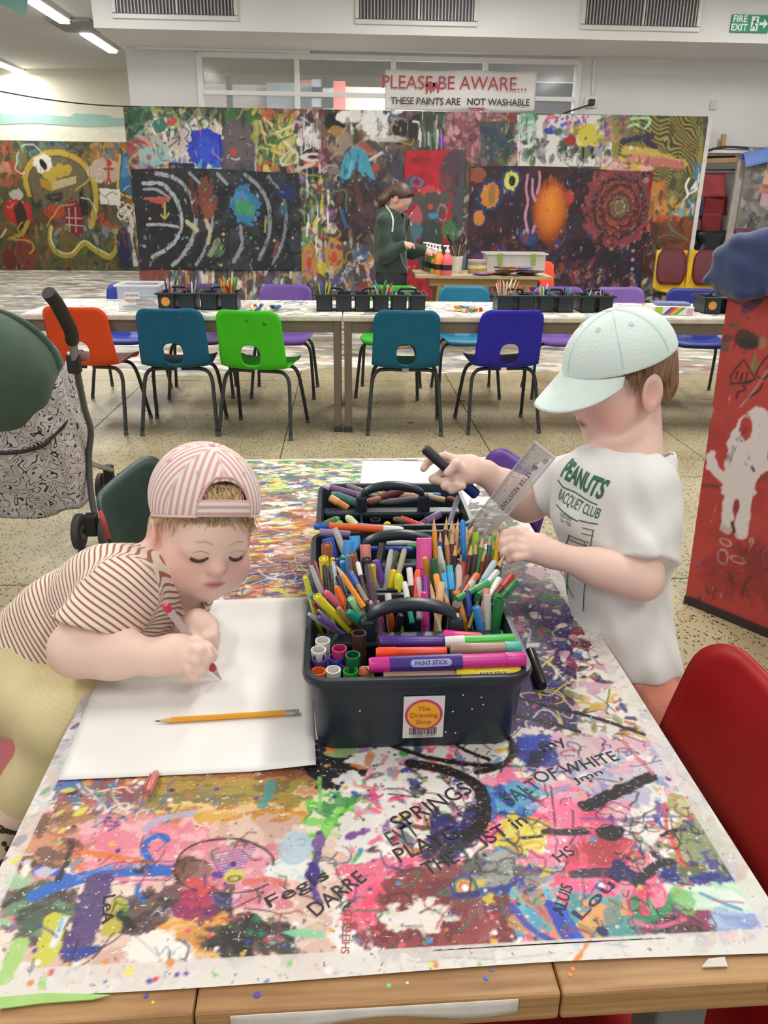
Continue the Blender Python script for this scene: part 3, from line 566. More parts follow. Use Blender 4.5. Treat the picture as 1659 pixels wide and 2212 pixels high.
# ---- cloths hung in front of the boards
def cloth(name, label, x0, y0, x1, y1, base, seed, Y, fn, cell=0.008, cat='painting'):
    p, q = fy(x0, y1, Y), fy(x1, y0, Y); c = Canvas(q[0]-p[0], q[2]-p[2], cell, base, seed)
    def K(x, y): a = fy(x, y, Y); return V(a[0]-p[0], a[2]-p[2])
    fn(c, K)
    me = c.mesh('cloth', lambda u, v: (u, 0.012*np.sin(u*5+v*2)*np.minimum(1, (c.h-v)*2), v + 0.02*np.sin(u*2.2)*(v/c.h)))
    t = thing(name, label, cat, tuple(p)); o = link('painted_cloth', me, PAINT, t, smooth=True); q2 = o.modifiers.new('s', 'SOLIDIFY'); q2.thickness = 0.006
    return t
S = 0.0058
def black_cloth(c, K):
    r = c.rng; c.dabs(200, (0, 0, c.w, c.h), ['#1c1f24', '#262a30', '#14161a', '#2e3238', '#1f2226'], (0.04, 0.12), (1, 3), 0.8, 0.8, (0.5, 0.9), 0.3)
    c.dabs(60, (c.w*0.4, 0, c.w, c.h), ['#2a2f36', '#343a40'], (0.04, 0.12), (1, 3), 0.8, 0.8, (0.5, 0.9), 0.3)
    def arc(pts, w, col='#8f9399', dry=0.42): c.stroke(spline([K(*p) for p in pts], 6), w*S, col, 1, dry, 0.6)
    arc([(310, 398), (350, 400), (380, 432), (392, 470), (388, 505), (365, 535), (330, 555)], 7, '#a2a6ac'); arc([(338, 376), (385, 392), (415, 430), (424, 475), (414, 520), (392, 555), (372, 573)], 8, '#94989e')
    arc([(410, 378), (442, 412), (458, 460), (456, 500), (440, 545), (424, 572)], 6, '#868a90'); arc([(470, 378), (490, 400)], 6); arc([(530, 378), (565, 410), (582, 455), (580, 510), (560, 560)], 7, '#83878d'); arc([(580, 380), (610, 420), (618, 470), (608, 530), (588, 570)], 6, '#777b81'); arc([(520, 490), (522, 530), (505, 566)], 7, '#7f838a', 0.3)
    arc([(318, 486), (360, 487), (385, 492)], 5, '#a2a6a8'); arc([(310, 410), (340, 412), (366, 430)], 5)
    for x, y, rx, ry, col in ((530, 445, 30, 34, '#2f6f9a'), (522, 440, 14, 20, '#3f8a5a'), (541, 455, 13, 12, '#3f8a6a'), (520, 425, 16, 8, '#3f7fb0'), (448, 430, 18, 36, '#6a3a30'), (450, 455, 12, 22, '#7a4434'), (620, 412, 20, 14, '#1f2a5a'), (420, 440, 7, 18, '#7a3a3a'), (612, 450, 8, 14, '#2f5a6a'), (470, 540, 14, 12, '#4a6a4a'), (346, 434, 18, 6, '#9a4a48')):
        p = K(x, y); c.blob(p[0], p[1], rx*S, ry*S, col, 1, 0, 0.6, 0.15)
    for pts, col, w in ((((312, 430), (350, 430)), '#a8504a', 5), (((350, 430), (352, 448)), '#a8504a', 5), (((356, 440), (356, 470)), '#a89a4a', 4), (((348, 466), (356, 474), (364, 464)), '#a89a4a', 4), (((405, 480), (425, 498)), '#b0a88a', 9), (((445, 478), (455, 500), (450, 525)), '#a8a486', 8), (((470, 520), (455, 550)), '#7a8a6a', 10), (((575, 470), (572, 500)), '#8a8a4a', 5), (((600, 520), (590, 555)), '#8a3a44', 5), (((412, 392), (425, 470)), '#4a2a28', 8)):
        c.stroke([K(*p) for p in pts], w*S, col, 1, 0.25, 0.5)
    c.dots(160, (0, 0, c.w, c.h), ['#8a8e94', '#a84a44', '#3f6a9a', '#b5a44a', '#5a8a5a'], (0.006, 0.02))
cloth('hanging_cloth', 'black painted cloth with grey arcs and a blue globe', 303, 372, 646, 582, '#1f2227', 31, MY-0.036, black_cloth)
def red_cloth(c, K):
    c.dabs(120, (0, 0, c.w, c.h), ['#a81426', '#b51a2c', '#981022', '#a81a2a'], (0.05, 0.14), (1, 3), 0.8, 0.8, (0.4, 0.8), 0.2)
    def bl(x, y, rx, ry, col, dry=0.1, ring=0, ang=0): p = K(x, y); c.blob(p[0], p[1], rx*S, ry*S, col, 1, ang, 0.35, dry, ring)
    bl(990, 480, 16, 170, '#45454c', 0.1); bl(975, 375, 22, 40, '#4a3a42', 0.2); bl(962, 395, 13, 16, '#6a3a40', 0.1); bl(925, 420, 18, 16, '#b04448', 0.2); bl(908, 348, 20, 8, '#8a1020', 0.3)
    bl(932, 445, 32, 24, '#4a4644', 0.1); bl(930, 475, 24, 30, '#4c4644', 0.1); bl(905, 430, 14, 12, '#4f4a48', 0.2); bl(962, 432, 12, 13, '#4f4a48', 0.2); bl(930, 540, 30, 60, '#33403c', 0.15); bl(930, 448, 5, 5, '#b0483f', 0)
    bl(955, 462, 12, 16, '#8a6a6e', 0.1, 0.25); bl(900, 470, 12, 20, '#a8505a', 0.2); bl(935, 468, 10, 6, '#3f7fa8', 0.1); bl(972, 500, 18, 22, '#3a6a44', 0.3); bl(898, 500, 14, 16, '#3f6a7a', 0.3)
    bl(882, 420, 10, 34, '#35506a', 0.2); bl(900, 395, 14, 10, '#4a6a8a', 0.2, 0.4)
    c.dabs(60, (0, 0, c.w, c.h*0.3), ['#8a1a2a', '#5a1a24', '#3a2a34', '#a02030', '#7a1a26'], (0.03, 0.09), (2, 4), 1.57, 0.4, (0.5, 0.9), 0.3)
cloth('hanging_cloth', 'bright red painted cloth with grey animal-like figure behind the paint table', 868, 328, 1006, 645, '#a81628', 33, MY-0.034, red_cloth)
def solar(c, K):
    c.dabs(320, (0, 0, c.w, c.h), ['#2a1f28', '#3a2228', '#241c2a', '#4a2628', '#1f1c28', '#33202a', '#2a2c44'], (0.05, 0.16), (1, 3), 1.2, 0.8, (0.5, 0.9), 0.3)
    def bl(x, y, rx, ry, col, dry=0.1, ring=0, a=1.0, rag=0.3): p = K(x, y); c.blob(p[0], p[1], rx*S, ry*S, col, a, 0, rag, dry, ring)
    for k in range(10):
        q = 76-7*k; bl(1338, 445, q, q*1.08, ['#3a1f24', '#5a2428', '#44222c', '#6a2a2c', '#3a1c22', '#5f2c2a', '#4a2028', '#6a3a30', '#3f2a26', '#6a5a40'][k], 0.1)
        bl(1338, 445, q, q*1.08, ['#7a3a38', '#8a3a3c', '#6a3a44', '#3a1c1e', '#7a4038', '#4a1f24', '#8a4438', '#4a2c24', '#7a6040', '#8a7a50'][k], 0.52, 0.25)
    for k in range(9): bl(1189, 458-2*k, 40-4.2*k, 64-6*k, ['#6a3418', '#8a4418', '#a5541a', '#b5601e', '#c06820', '#c86e22', '#cc7424', '#d07a28', '#d4822c'][k], 0.15 if k < 2 else 0, 0, 1, 0.12)
    p1, p2 = K(1178, 402), K(1200, 402); c.poly([p1, p2, K(1190, 378)], '#9a4c1a')
    bl(1058, 424, 26, 31, '#25375f', 0); bl(1058, 424, 19, 24, '#c0762a', 0.05); bl(1062, 424, 7, 20, '#8a6a3a', 0.3)
    bl(1104, 394, 20, 24, '#25406a', 0); bl(1104, 394, 15, 18, '#c6c45a', 0); bl(1106, 394, 7, 10, '#1a1a1c', 0)
    bl(1035, 471, 16, 18, '#25305a', 0.1); bl(1035, 471, 11, 14, '#bc7a2a', 0.05); bl(1030, 378, 20, 14, '#8a4a34', 0.3)
    bl(1230, 428, 10, 14, '#a83a38', 0.2); bl(1410, 388, 10, 20, '#8a1a26', 0.1); bl(1396, 386, 6, 6, '#8a8078', 0)
    for pts in (((1140, 382), (1136, 410), (1140, 440), (1134, 470), (1140, 505)), ((1150, 392), (1150, 420), (1156, 436)), ((1164, 375), (1166, 395), (1160, 420)), ((1154, 490), (1150, 505))): c.stroke(spline([K(*p) for p in pts], 5), 5*S, '#b58098', 1, 0.15, 0.5)
    c.dabs(130, (0, 0, c.w*0.75, c.h*0.5), ['#2f3f7a', '#6a3028', '#24305a', '#7a3a2a', '#3a2a3a', '#5a2a34', '#1a1a24'], (0.03, 0.09), (1, 3), 1.57, 0.6, (0.5, 0.9), 0.35)
    c.dabs(120, (0, 0, c.w, c.h*0.25), ['#7a4a44', '#3f4a6a', '#8a6a5a', '#5a3a4a', '#2a2a34', '#a05a4a', '#6a6a70'], (0.02, 0.06), (1, 3), 1.57, 0.6, (0.5, 0.9), 0.35)
    bl(1262, 540, 24, 22, '#1c1a24', 0.1); c.dots(120, (0, 0, c.w, c.h), ['#b5543a', '#3f6aa0', '#8a8078', '#7a3a5a'], (0.006, 0.022))
    x = K(1406, 640); c.stroke([x, K(1408, 372)], 7*S, '#7a1420', 1, 0.2)
    for y in (540, 560, 580, 600, 620): bl(1362+ (640-y)*0.05, y, 4, 4, '#8a8890', 0)
cloth('hanging_cloth', 'dark solar system cloth with orange teardrop and maroon rings', 1004, 366, 1412, 642, '#2b2029', 37, MY-0.038, solar)

# ---- murals on the far wall beyond
FX0, FX1, FZ1 = -8.2, -2.6, 2.28
cf = Canvas(FX1-FX0, FZ1, 0.014, '#5a5238', 51)
def K(x, y): p = fy(x, y, 16.36); return V(p[0]-FX0, p[2])
q = 0.0094
def fb(x, y, rx, ry, col, a=1.0, dry=0.0, ring=0.0, ang=0.0, rag=0.35): p = K(x, y); cf.blob(p[0], p[1], rx*q, ry*q, col, a, ang, rag, dry, ring)
def fs(pts, w, col, dry=0.15): cf.stroke(spline([K(*p) for p in pts], 5) if len(pts) > 2 else [K(*p) for p in pts], w*q, col, 1, dry, 0.4)
def fdab(n, x0, y0, x1, y1, cols, size=(4, 14), ang=1.57, dry=0.35): a, b = K(x0, y1), K(x1, y0); cf.dabs(n, (a[0], a[1], b[0], b[1]), cols, (size[0]*q, size[1]*q), (1.2, 4), ang, 0.6, (0.5, 1), dry)
cf.dabs(500, (0, 0, cf.w, cf.h), ['#4a5a30', '#6a5a30', '#5a3f2c', '#3a4a2c', '#7a6a3a', '#8a5a36', '#4a4a40', '#2f3a2c'], (0.08, 0.22), (1, 4), 1.57, 0.5, (0.5, 1), 0.3)
fdab(50, -60, 308, 38, 400, ['#b5604a', '#a04a3c', '#c98a6a', '#8a5a40']); fdab(50, 40, 308, 130, 360, ['#3f5a7a', '#4a7a8a', '#6a8a5a', '#2f4a5a']); fdab(70, 130, 308, 300, 360, ['#7a6a34', '#a8782f', '#8a8a44', '#5a5a30', '#4a6a6a']); fdab(60, 200, 310, 285, 345, ['#b5883a', '#a06a2a', '#c9a05a', '#4f6f80'])
fdab(80, 50, 500, 300, 583, ['#3f5a24', '#2f4a20', '#5a6a2c', '#4a4a24', '#6a5a2a']); fdab(40, -40, 480, 60, 583, ['#6a3a2c', '#7a5a2c', '#4a3a2c', '#8a6a3a']); fdab(40, 90, 480, 290, 520, ['#6a6a66', '#8a8a84', '#5a5a5a', '#4a6a7a'])
fb(132, 390, 70, 62, '#6a6048', 0.8, 0.2); fs([(62, 420), (55, 375), (85, 338), (130, 330), (175, 350), (200, 390), (206, 440), (196, 490)], 11, '#b59a3a', 0.1); fs([(68, 420), (62, 378), (90, 345), (130, 338), (170, 356), (193, 392), (199, 440)], 2, '#4a4028')
fb(93, 354, 18, 18, '#d9d6c4'); fb(93, 356, 6, 11, '#1c1c1c', ang=0.4); 
cf.poly([K(110, 392), K(164, 380), K(164, 396), K(112, 412)], '#b5a878'); cf.poly([K(85, 385), K(110, 392), K(112, 414), K(88, 402)], '#a8842c')
for x, y in ((102, 378), (116, 370), (130, 362), (142, 372), (128, 376), (112, 384), (146, 364)): fb(x, y, 9, 8, '#b59a3c')
fb(40, 458, 28, 26, '#a8302a'); fb(40, 458, 24, 22, '#b5342c'); fb(46, 470, 12, 30, '#3a2a20'); fs([(28, 440), (22, 448), (14, 446)], 3, '#c97a70')
fb(118, 458, 20, 14, '#a8442c'); fb(160, 470, 20, 34, '#7a242c', 1, 0.1); fs([(148, 450), (150, 500)], 2, '#c9b0a0'); fs([(162, 448), (164, 500)], 2, '#c9b0a0'); fs([(142, 470), (178, 472)], 2, '#c9b0a0'); fs([(142, 485), (178, 488)], 2, '#c9b0a0')
fs([(110, 490), (108, 520), (125, 548), (155, 550), (180, 525), (205, 540), (235, 555), (252, 530), (250, 500)], 10, '#a8963a', 0.1); fs([(110, 490), (110, 520), (127, 543), (155, 545), (180, 520), (206, 535), (234, 550)], 2, '#e0dcc0')
fb(226, 370, 34, 22, '#c9b0a4', 0.8, 0.3); fs([(233, 352), (233, 385)], 4, '#a83a2c'); fs([(224, 365), (243, 365)], 4, '#a83a2c'); fs([(228, 398), (233, 385), (240, 398)], 4, '#a83a2c'); fb(233, 352, 6, 6, '#a83a2c')
cf.poly([K(258, 335), K(276, 330), K(284, 425), K(256, 408)], '#2f6a9a'); fs([(258, 335), (254, 410), (284, 428)], 4, '#c9b04a'); cf.poly([K(264, 340), K(274, 338), K(278, 380), K(262, 385)], '#5a8ab0', 0.8, 0.3)
cf.poly([K(213, 406), K(258, 410), K(259, 445), K(215, 440)], '#d9d6ce'); fs([(225, 425), (240, 415), (250, 420)], 1.5, '#5a5a4a')
for i, (x, y) in enumerate(((262, 446), (276, 450), (262, 465), (274, 470), (285, 462), (268, 458))): fb(x, y, 9, 9, '#d9d4c4', 1, 0, 0.3)
fs([(210, 470), (220, 462), (218, 485), (232, 478), (236, 494), (248, 485)], 4, '#b5402c'); fs([(195, 380), (230, 350)], 2, '#c9b0a8'); fb(20, 560, 14, 20, '#6a2a24', 1, 0.1); fb(56, 548, 22, 36, '#7a3a2c', 0.9, 0.2); fs([(20, 515), (45, 505), (60, 480)], 8, '#a8923a'); fb(180, 440, 9, 26, '#2a2420'); fb(34, 420, 14, 10, '#b5b0a0', 1, 0.2); fs([(100, 425), (130, 418), (128, 432), (104, 430)], 6, '#3a3a34')
fs([(284, 480), (280, 520), (292, 570)], 10, '#c9c4ba', 0.2); fb(268, 540, 16, 40, '#26244a', 0.9, 0.2)
cf.scribble(60, (0, 0, cf.w, cf.h), ['#d8d4c0', '#2a2620', '#b5443c', '#c9b04a'], (0.014, 0.03), 0.14, (3, 7), 0.7)
labs = ['with an orange-red panel at the edge of the frame', 'with a yellow looped track, bird and treasure chest', 'with blue tower and white paper sheet pinned on it']
fc = [FX0, fy(-5, 400, 16.36)[0], fy(196, 400, 16.36)[0], FX1]
for k in range(3):
    i0, i1 = int(round((fc[k]-FX0)/cf.c)), int(round((fc[k+1]-FX0)/cf.c))
    sub = Canvas.__new__(Canvas); sub.c = cf.c; sub.img = cf.img[:, i0:i1+1]; sub.W = sub.img.shape[1]; sub.H = cf.H
    t = thing('far_mural', 'far wall mural '+labs[k], 'mural', (fc[k], 16.37, 0.0), 0, 'murals on the far wall'); w = fc[k+1]-fc[k]
    MB().box((w/2, 0.012, FZ1/2), (w-0.01, 0.024, FZ1)).build('panel', mat('#cfc8ba', 0.7), t)
    link('painting', sub.mesh('painting', lambda u, v: (u+0.005, 0*u-0.006, v)), PAINT, t)
# ================================================================== school chairs
BLKTUBE = mat('#2b2c2e', 0.45, 0.05, 30)
def chair_shell():
    prof = spline([(0.225, 0.385), (0.19, 0.412), (0.02, 0.402), (-0.12, 0.398), (-0.175, 0.425), (-0.198, 0.50), (-0.222, 0.62), (-0.25, 0.748)], 8)
    P = np.array(prof); seg = np.hypot(*np.diff(P, axis=0).T); S = np.concatenate([[0], np.cumsum(seg)]); L = S[-1]
    def at(s):
        s = min(max(s, 0), L); y = np.interp(s, S, P[:, 0]); z = np.interp(s, S, P[:, 1])
        e = 0.004; y2, z2 = np.interp(min(s+e, L), S, P[:, 0]), np.interp(min(s+e, L), S, P[:, 1]); y1, z1 = np.interp(max(s-e, 0), S, P[:, 0]), np.interp(max(s-e, 0), S, P[:, 1])
        t = nrm((y2-y1, z2-z1)); return y, z, (t[1], -t[0])      # normal towards the sitter
    sh = np.interp(0.49, [P[i, 1] for i in range(len(P)) if P[i, 0] < -0.17], [S[i] for i in range(len(P)) if P[i, 0] < -0.17])
    NA, NR = 144, 10; out = rrect(0.385, L, 0.065, 10); out = [(x, y+L/2) for x, y in out]
    O = np.array(out + [out[0]]); d = np.concatenate([[0], np.cumsum(np.hypot(*np.diff(O, axis=0).T))])
    vs = []; fs = []
    for a in range(NA):
        q = d[-1]*a/NA; ox, oy = np.interp(q, d, O[:, 0]), np.interp(q, d, O[:, 1]); ox *= 1.0 + 0.06*(1-abs(2*oy/L-1)) - 0.03*(oy/L)
        t = math.atan2((oy-sh)*0.6, ox); c, s_ = math.cos(t), math.sin(t); hx = 0.058*math.copysign(abs(c)**0.75, c); hy = 0.064*math.copysign(abs(s_)**0.75, s_)
        for r in range(NR+1):
            k = (r/NR)**1.15; x = hx + (ox-hx)*k; s = sh+hy + (oy-sh-hy)*k; y, z, n = at(s)
            w = abs(x)/0.2; off = (0.035 if s > sh-0.1 else 0.02)*w**3 + (0.006 if r == 0 else 0)*-1
            vs.append((x, y+n[0]*off, z+n[1]*off))
    for a in range(NA):
        b = (a+1) % NA
        for r in range(NR): fs.append((a*(NR+1)+r, a*(NR+1)+r+1, b*(NR+1)+r+1, b*(NR+1)+r))
    return MB().add(vs, fs)
_shell = chair_shell().mesh('seat_shell'); _shell.polygons.foreach_set('use_smooth', [True]*len(_shell.polygons))
def leg_mesh(sx, front):
    y0, y1 = (0.10, 0.205) if front else (-0.10, -0.20)
    pts = spline([(0.02*sx, y0, 0.385), (0.11*sx, y0, 0.385), (0.165*sx, y0*1.02, 0.375), (0.195*sx, y0*1.08, 0.33), (0.207*sx, y0+(y1-y0)*0.4, 0.22), (0.222*sx, y1, 0.012)], 5)
    return MB().tube(pts, 0.0115, 8)
_legs = [leg_mesh(sx, f).mesh('leg') for sx in (-1, 1) for f in (0, 1)]; [m.materials.append(BLKTUBE) for m in _legs]
for m in _legs: m.polygons.foreach_set('use_smooth', [True]*len(m.polygons))
_caps = []
for sx in (-1, 1):
    for f in (0, 1): q = MB().tube([(0.2212*sx, (0.203 if f else -0.198), 0.03), (0.222*sx, (0.205 if f else -0.2), 0.0)], 0.0135, 8).mesh('foot_cap'); q.materials.append(mat('#4a4f55', 0.6)); _caps.append(q)
_shells = {}
def chair(label, col, x, y, rz, cat='chair', group=None, name='school_chair', scale=1.0, z=0.0, var=0.05, specks=None):
    t = thing(name, label, cat, (x, y, z), math.radians(rz), group); t.scale = (scale,)*3
    if col not in _shells:
        me = _shell.copy(); me.materials.append(mat(col, 0.42, var, 9, 0.05, 40, spec=0.3)); _shells[col] = me
    o = link('seat_shell', _shells[col], None, t); q = o.modifiers.new('s', 'SOLIDIFY'); q.thickness = 0.007; q.offset = 0
    for m in _legs: link('leg', m, None, t)
    for k, m in enumerate(_caps): link('foot_cap', m, None, [c for c in t.children if c.name.startswith('leg')][k])
    for (u, w, r, c) in (specks or []):      # paint smears on the backrest
        MB().lathe([(r*1.6, 0), (r*1.3, 0.0012), (0.0005, 0.0015)], 9, M=[[1, 0, 0], [0, -0.15, -1], [0, 0.5, -0.15]], o=(u, -0.199-(w-0.5)*0.208-0.0045+0.035*(abs(u)/0.2)**3, w)).build('paint_smear', mat(c, 0.5), t)
    return t
chair('orange plastic school chair with black legs behind the pushchair', '#d8481c', -1.50, 4.88, -8)
chair('teal plastic school chair tucked between the orange and the green chair', '#0b5a7c', -0.985, 4.83, 0, specks=[(0.06, 0.70, 0.008, '#4a5a5a'), (-0.08, 0.69, 0.006, '#3a5a6a')])
chair('bright green plastic school chair with two brown smears', '#3fbf1c', -0.495, 4.77, -12, specks=[(0.0, 0.69, 0.006, '#6a5a2a'), (0.1, 0.675, 0.008, '#5a4a22')])
chair('teal plastic school chair beside the table legs, left of the deep blue one', '#0b5f7e', 0.37, 4.82, -3)
chair('deep blue plastic school chair beside the boy in the pale cap', '#2724a8', 0.96, 4.86, 4)
FCH = 'chairs along the far side of the tables'
for lab, col, px, rz in (('blue school chair behind the clear plastic box of pens', '#2b3a94', 272, 176), ('dark plum school chair behind the first pair of caddies', '#4a3a62', 430, 184), ('purple school chair behind the pile of paint tubes', '#6a4a94', 612, 178),
                         ('green school chair across the table from the teal chair', '#2f9a24', 842, 172), ('teal school chair across the table beside the blue chair', '#0f6a88', 1010, 181), ('violet school chair behind the caddies beside the boy', '#6a4f98', 1215, 178),
                         ('lilac school chair behind the box of colouring pencils', '#7a5aa0', 1355, 182)):
    p = fy(px, 640, 5.85); chair(lab, col, p[0], 5.78, rz, group=FCH)
chair('dark blue school chair partly hidden by the red board', '#26307e', 2.55, 5.72, 172, group=FCH)

# ================================================================== the row of far tables
def table_canvas(w, d, seed):
    c = Canvas(w, d, 0.009, '#d6d2c8', seed)
    c.dabs(420, (0, 0, w, d), ['#c9c4ba', '#b5d08a', '#e0dcd2', '#8a9ab5', '#c98a7a', '#d8c85a', '#9a9488', '#6a8a6a', '#5a6a9a', '#e8e6e0', '#b56a5a', '#3f7a8a'], (0.015, 0.06), (1.2, 4), 0.3, 0.8, (0.5, 1), 0.5)
    c.scribble(70, (0, 0, w, d), ['#3a3a4a', '#a84a4a', '#3f6aa8', '#5a9a4a'], (0.009, 0.014), 0.06, (3, 8)); return c
APR, TLEG = mat('#6f6357', 0.55, 0.05), mat('#6a5f54', 0.5, 0.05)
def far_table(label, x0, x1, y0, y1, seed):
    t = thing('work_table', label, 'table', ((x0+x1)/2, (y0+y1)/2, 0), 0, 'row of painted work tables'); w, d = x1-x0, y1-y0
    MB().box((0, 0, 0.683), (w, d, 0.03)).build('tabletop', mat('#c9c2b4', 0.6, 0.15, 25), t, bevel=0.006)
    link('painted_cover', table_canvas(w-0.01, d-0.01, seed).mesh('painted_cover', lambda u, v: (u-w/2+0.005, v-d/2+0.005, 0*u+0.6995)), PAINT, t)
    for s in (-1, 1):
        MB().box((0, s*(d/2-0.03), 0.634), (w-0.08, 0.02, 0.066)).build('apron', APR, t)
        MB().box((s*(w/2-0.03), 0, 0.634), (0.02, d-0.08, 0.066)).build('apron', APR, t)
        for r in (-1, 1):
            o = MB().box((s*(w/2-0.03), r*(d/2-0.035), 0.35), (0.045, 0.045, 0.634)).build('leg', TLEG, t, bevel=0.004)
            MB().box((s*(w/2-0.03), r*(d/2-0.035), 0.02), (0.05, 0.05, 0.04)).build('foot_cap', mat('#3a3733', 0.6), o, bevel=0.003)
    return t
far_table('long painted work table with the orange, teal and green chairs', -1.845, -0.012, 4.70, 5.47, 61)
far_table('long painted work table with the teal and deep blue chairs', -0.008, 1.825, 4.69, 5.46, 62)
far_table('painted work table running behind the red board', 1.83, 3.66, 4.68, 5.45, 63)

# caddies on the far tables
ORD = ['leftmost', 'second', 'third', 'fourth', 'fifth', 'sixth', 'seventh', 'eighth', 'ninth', 'tenth', 'eleventh', 'twelfth', 'thirteenth']
def number(made, lab, cat, grp):       # alike things in one place are told apart by their order from the left
    tot = {}; seen = {}
    for x, cn, o in made: tot[cn] = tot.get(cn, 0)+1
    for x, cn, o in sorted(made, key=lambda q: q[0]):
        k = seen.get(cn, 0); seen[cn] = k+1
        tag(o, lab(cn) if tot[cn] == 1 else (ORD[k]+' '+lab(cn)) if k == 0 else ORD[k]+' '+lab(cn).replace(' in the ', ' from left in the ', 1), cat, grp(cn))
CAD = mat('#1d262c', 0.42, 0.08, 20); CADI = mat('#14191d', 0.6)
PENC = {'red': '#b5372f', 'orange': '#d8822c', 'yellow': '#d8c23a', 'green': '#3f8a4a', 'blue': '#2f62b0', 'purple': '#6a4494', 'pink': '#d87a9a', 'brown': '#7a4a30', 'black': '#26262a', 'white': '#dcdad2', 'grey': '#8f9296', 'teal': '#3f9a9a', 'tan': '#c99a5a'}
def far_caddy(x, y, w, label, n, cols, lean=0.25, seed=0, tall=0.155, place='', sticker=False):
    r = random.Random(seed); t = thing('tool_caddy', label, 'caddy', (x, y, 0.7), 0, 'dark caddies on the far tables'); d = 0.2
    for k in (-1, 1):
        q = MB(); cxk = k*w*0.25; ww = w*0.40; b = 0.006
        for sx in (-1, 1): q.box((cxk+sx*(ww/2-0.003), 0, 0.048), (b, d*0.9, 0.094)); q.box((cxk, sx*(d*0.45-0.003), 0.048), (ww, b, 0.094))
        q.box((cxk, 0, 0.004), (ww, d*0.9, 0.006)); q.build('cup', CAD, t, bevel=0.002)
    q = MB()
    for s in (-1, 1): q.box((0, s*d/2, 0.096), (w, 0.012, 0.012)); q.box((s*w/2, 0, 0.096), (0.012, d, 0.012))
    q.box((0, 0, 0.096), (w*0.2, d, 0.008)); q.build('rim', CAD, t, bevel=0.003)
    MB().tube(spline([(-0.05, 0, 0.095), (-0.05, 0, 0.12), (-0.03, 0, 0.128), (0.03, 0, 0.128), (0.05, 0, 0.12), (0.05, 0, 0.095)], 4), 0.008, 8).build('handle', CAD, t, smooth=True)
    if sticker: MB().lathe([(0.026, 0), (0.026, 0.001)], 20, M=[[1, 0, 0], [0, 0, 1], [0, 1, 0]], o=(-w*0.27, -d*0.45-0.0012, 0.05)).build('sticker', mat('#e09a3a', 0.5), t)
    if n:
        made = []
        for i in range(n):
            cn = r.choice(cols); k = r.choice((-1, 1)) if not isinstance(lean, tuple) else lean[1]
            bx = x+k*w*0.25+r.uniform(-1, 1)*w*0.12; by = y+r.uniform(-0.05, 0.05); ld = 0.22 if not isinstance(lean, tuple) else lean[0]
            top = V(bx+r.uniform(-ld, ld)*0.16, by+r.uniform(-0.3, 0.3)*0.1, 0.7+tall*r.uniform(0.85, 1.12)); bot = V(bx*0.6+(x+k*w*0.25)*0.4, by*0.5+y*0.5, 0.709)
            top[0] = min(max(top[0], x-w/2-0.03), x+w/2+0.03); R = r.choice((0.004, 0.004, 0.0055))
            made.append((top[0], cn, MB().tube([bot, bot+(top-bot)*0.88, top], [R, R, R*0.45], 6).build('pencil', mat(PENC[cn], 0.5, 0))))
        number(made, lambda cn: cn+' pen in '+place, 'pencil', lambda cn: cn+' pens in '+place)
ALL = list(PENC)
def cp(px, y=0): return fy(px, 660, 4.98)[0]
far_caddy(cp(387), 5.0, 0.24, 'dark caddy of pens with an orange round sticker', 14, ['grey', 'black', 'brown', 'white', 'red'], 0.25, 1, 0.16, 'the orange-stickered caddy', True)
far_caddy(cp(477), 5.0, 0.24, 'dark caddy with a sheaf of pencils beside the stickered caddy', 20, ['tan', 'orange', 'yellow', 'red', 'brown', 'green'], (0.35, 1), 2, 0.17, 'the caddy beside the stickered one')
far_caddy(cp(722), 4.98, 0.235, 'dark caddy near the table joint with green and white pens', 12, ['green', 'yellow', 'white', 'purple', 'blue'], (0.25, -1), 3, 0.16, 'the caddy by the table joint')
far_caddy(cp(802), 4.98, 0.225, 'dark caddy crammed with mixed pencils in front of the standing person', 22, ALL, (0.4, 1), 4, 0.165, 'the crammed caddy before the standing person')
far_caddy(cp(880), 4.98, 0.225, 'nearly empty dark caddy in front of the paint bottles', 5, ['grey', 'teal', 'brown'], 0.2, 5, 0.11, 'the nearly empty caddy')
far_caddy(cp(1110), 5.0, 0.25, 'dark caddy with a fan of sharpened pencils by the blue chair', 16, ['tan', 'orange', 'yellow', 'red', 'white', 'pink'], (0.4, -1), 6, 0.17, 'the caddy by the blue chair')
far_caddy(cp(1195), 5.0, 0.235, 'dark caddy with white and coloured marker pens', 14, ['white', 'red', 'teal', 'grey', 'yellow', 'green', 'black'], 0.15, 7, 0.15, 'the caddy with white markers')
far_caddy(cp(1282), 5.0, 0.22, 'dark caddy with a few low pens, last before the pale cap', 7, ['white', 'grey', 'teal', 'red'], 0.15, 8, 0.125, 'the last caddy before the pale cap')
far_caddy(fy(1550, 655, 4.98)[0], 4.98, 0.26, 'dark caddy with orange round sticker beside the red board', 0, ALL, sticker=True)
# clear plastic box of pens
bx = thing('storage_box', 'clear plastic box of felt pens with a white paper label', 'box', (cp(306), 5.02, 0.7)); CLR = mat('#dfe3e6', 0.15, 0, alpha=0.28, spec=0.6)
q = MB()
for sx in (-1, 1): q.box((sx*0.115, 0, 0.07), (0.004, 0.24, 0.136)); q.box((0, sx*0.12, 0.07), (0.23, 0.004, 0.136))
q.box((0, 0, 0.003), (0.23, 0.24, 0.004)).build('body', CLR, bx)
q = MB()
for sx in (-1, 1): q.box((sx*0.122, 0, 0.14), (0.022, 0.265, 0.012)); q.box((0, sx*0.127, 0.14), (0.262, 0.022, 0.012))
q.build('rim', mat('#e3e6e8', 0.2, 0, alpha=0.55), bx, bevel=0.003)
MB().box((-0.03, -0.1235, 0.085), (0.085, 0.002, 0.04)).build('paper_label', mat('#e6e4e0', 0.7), bx)
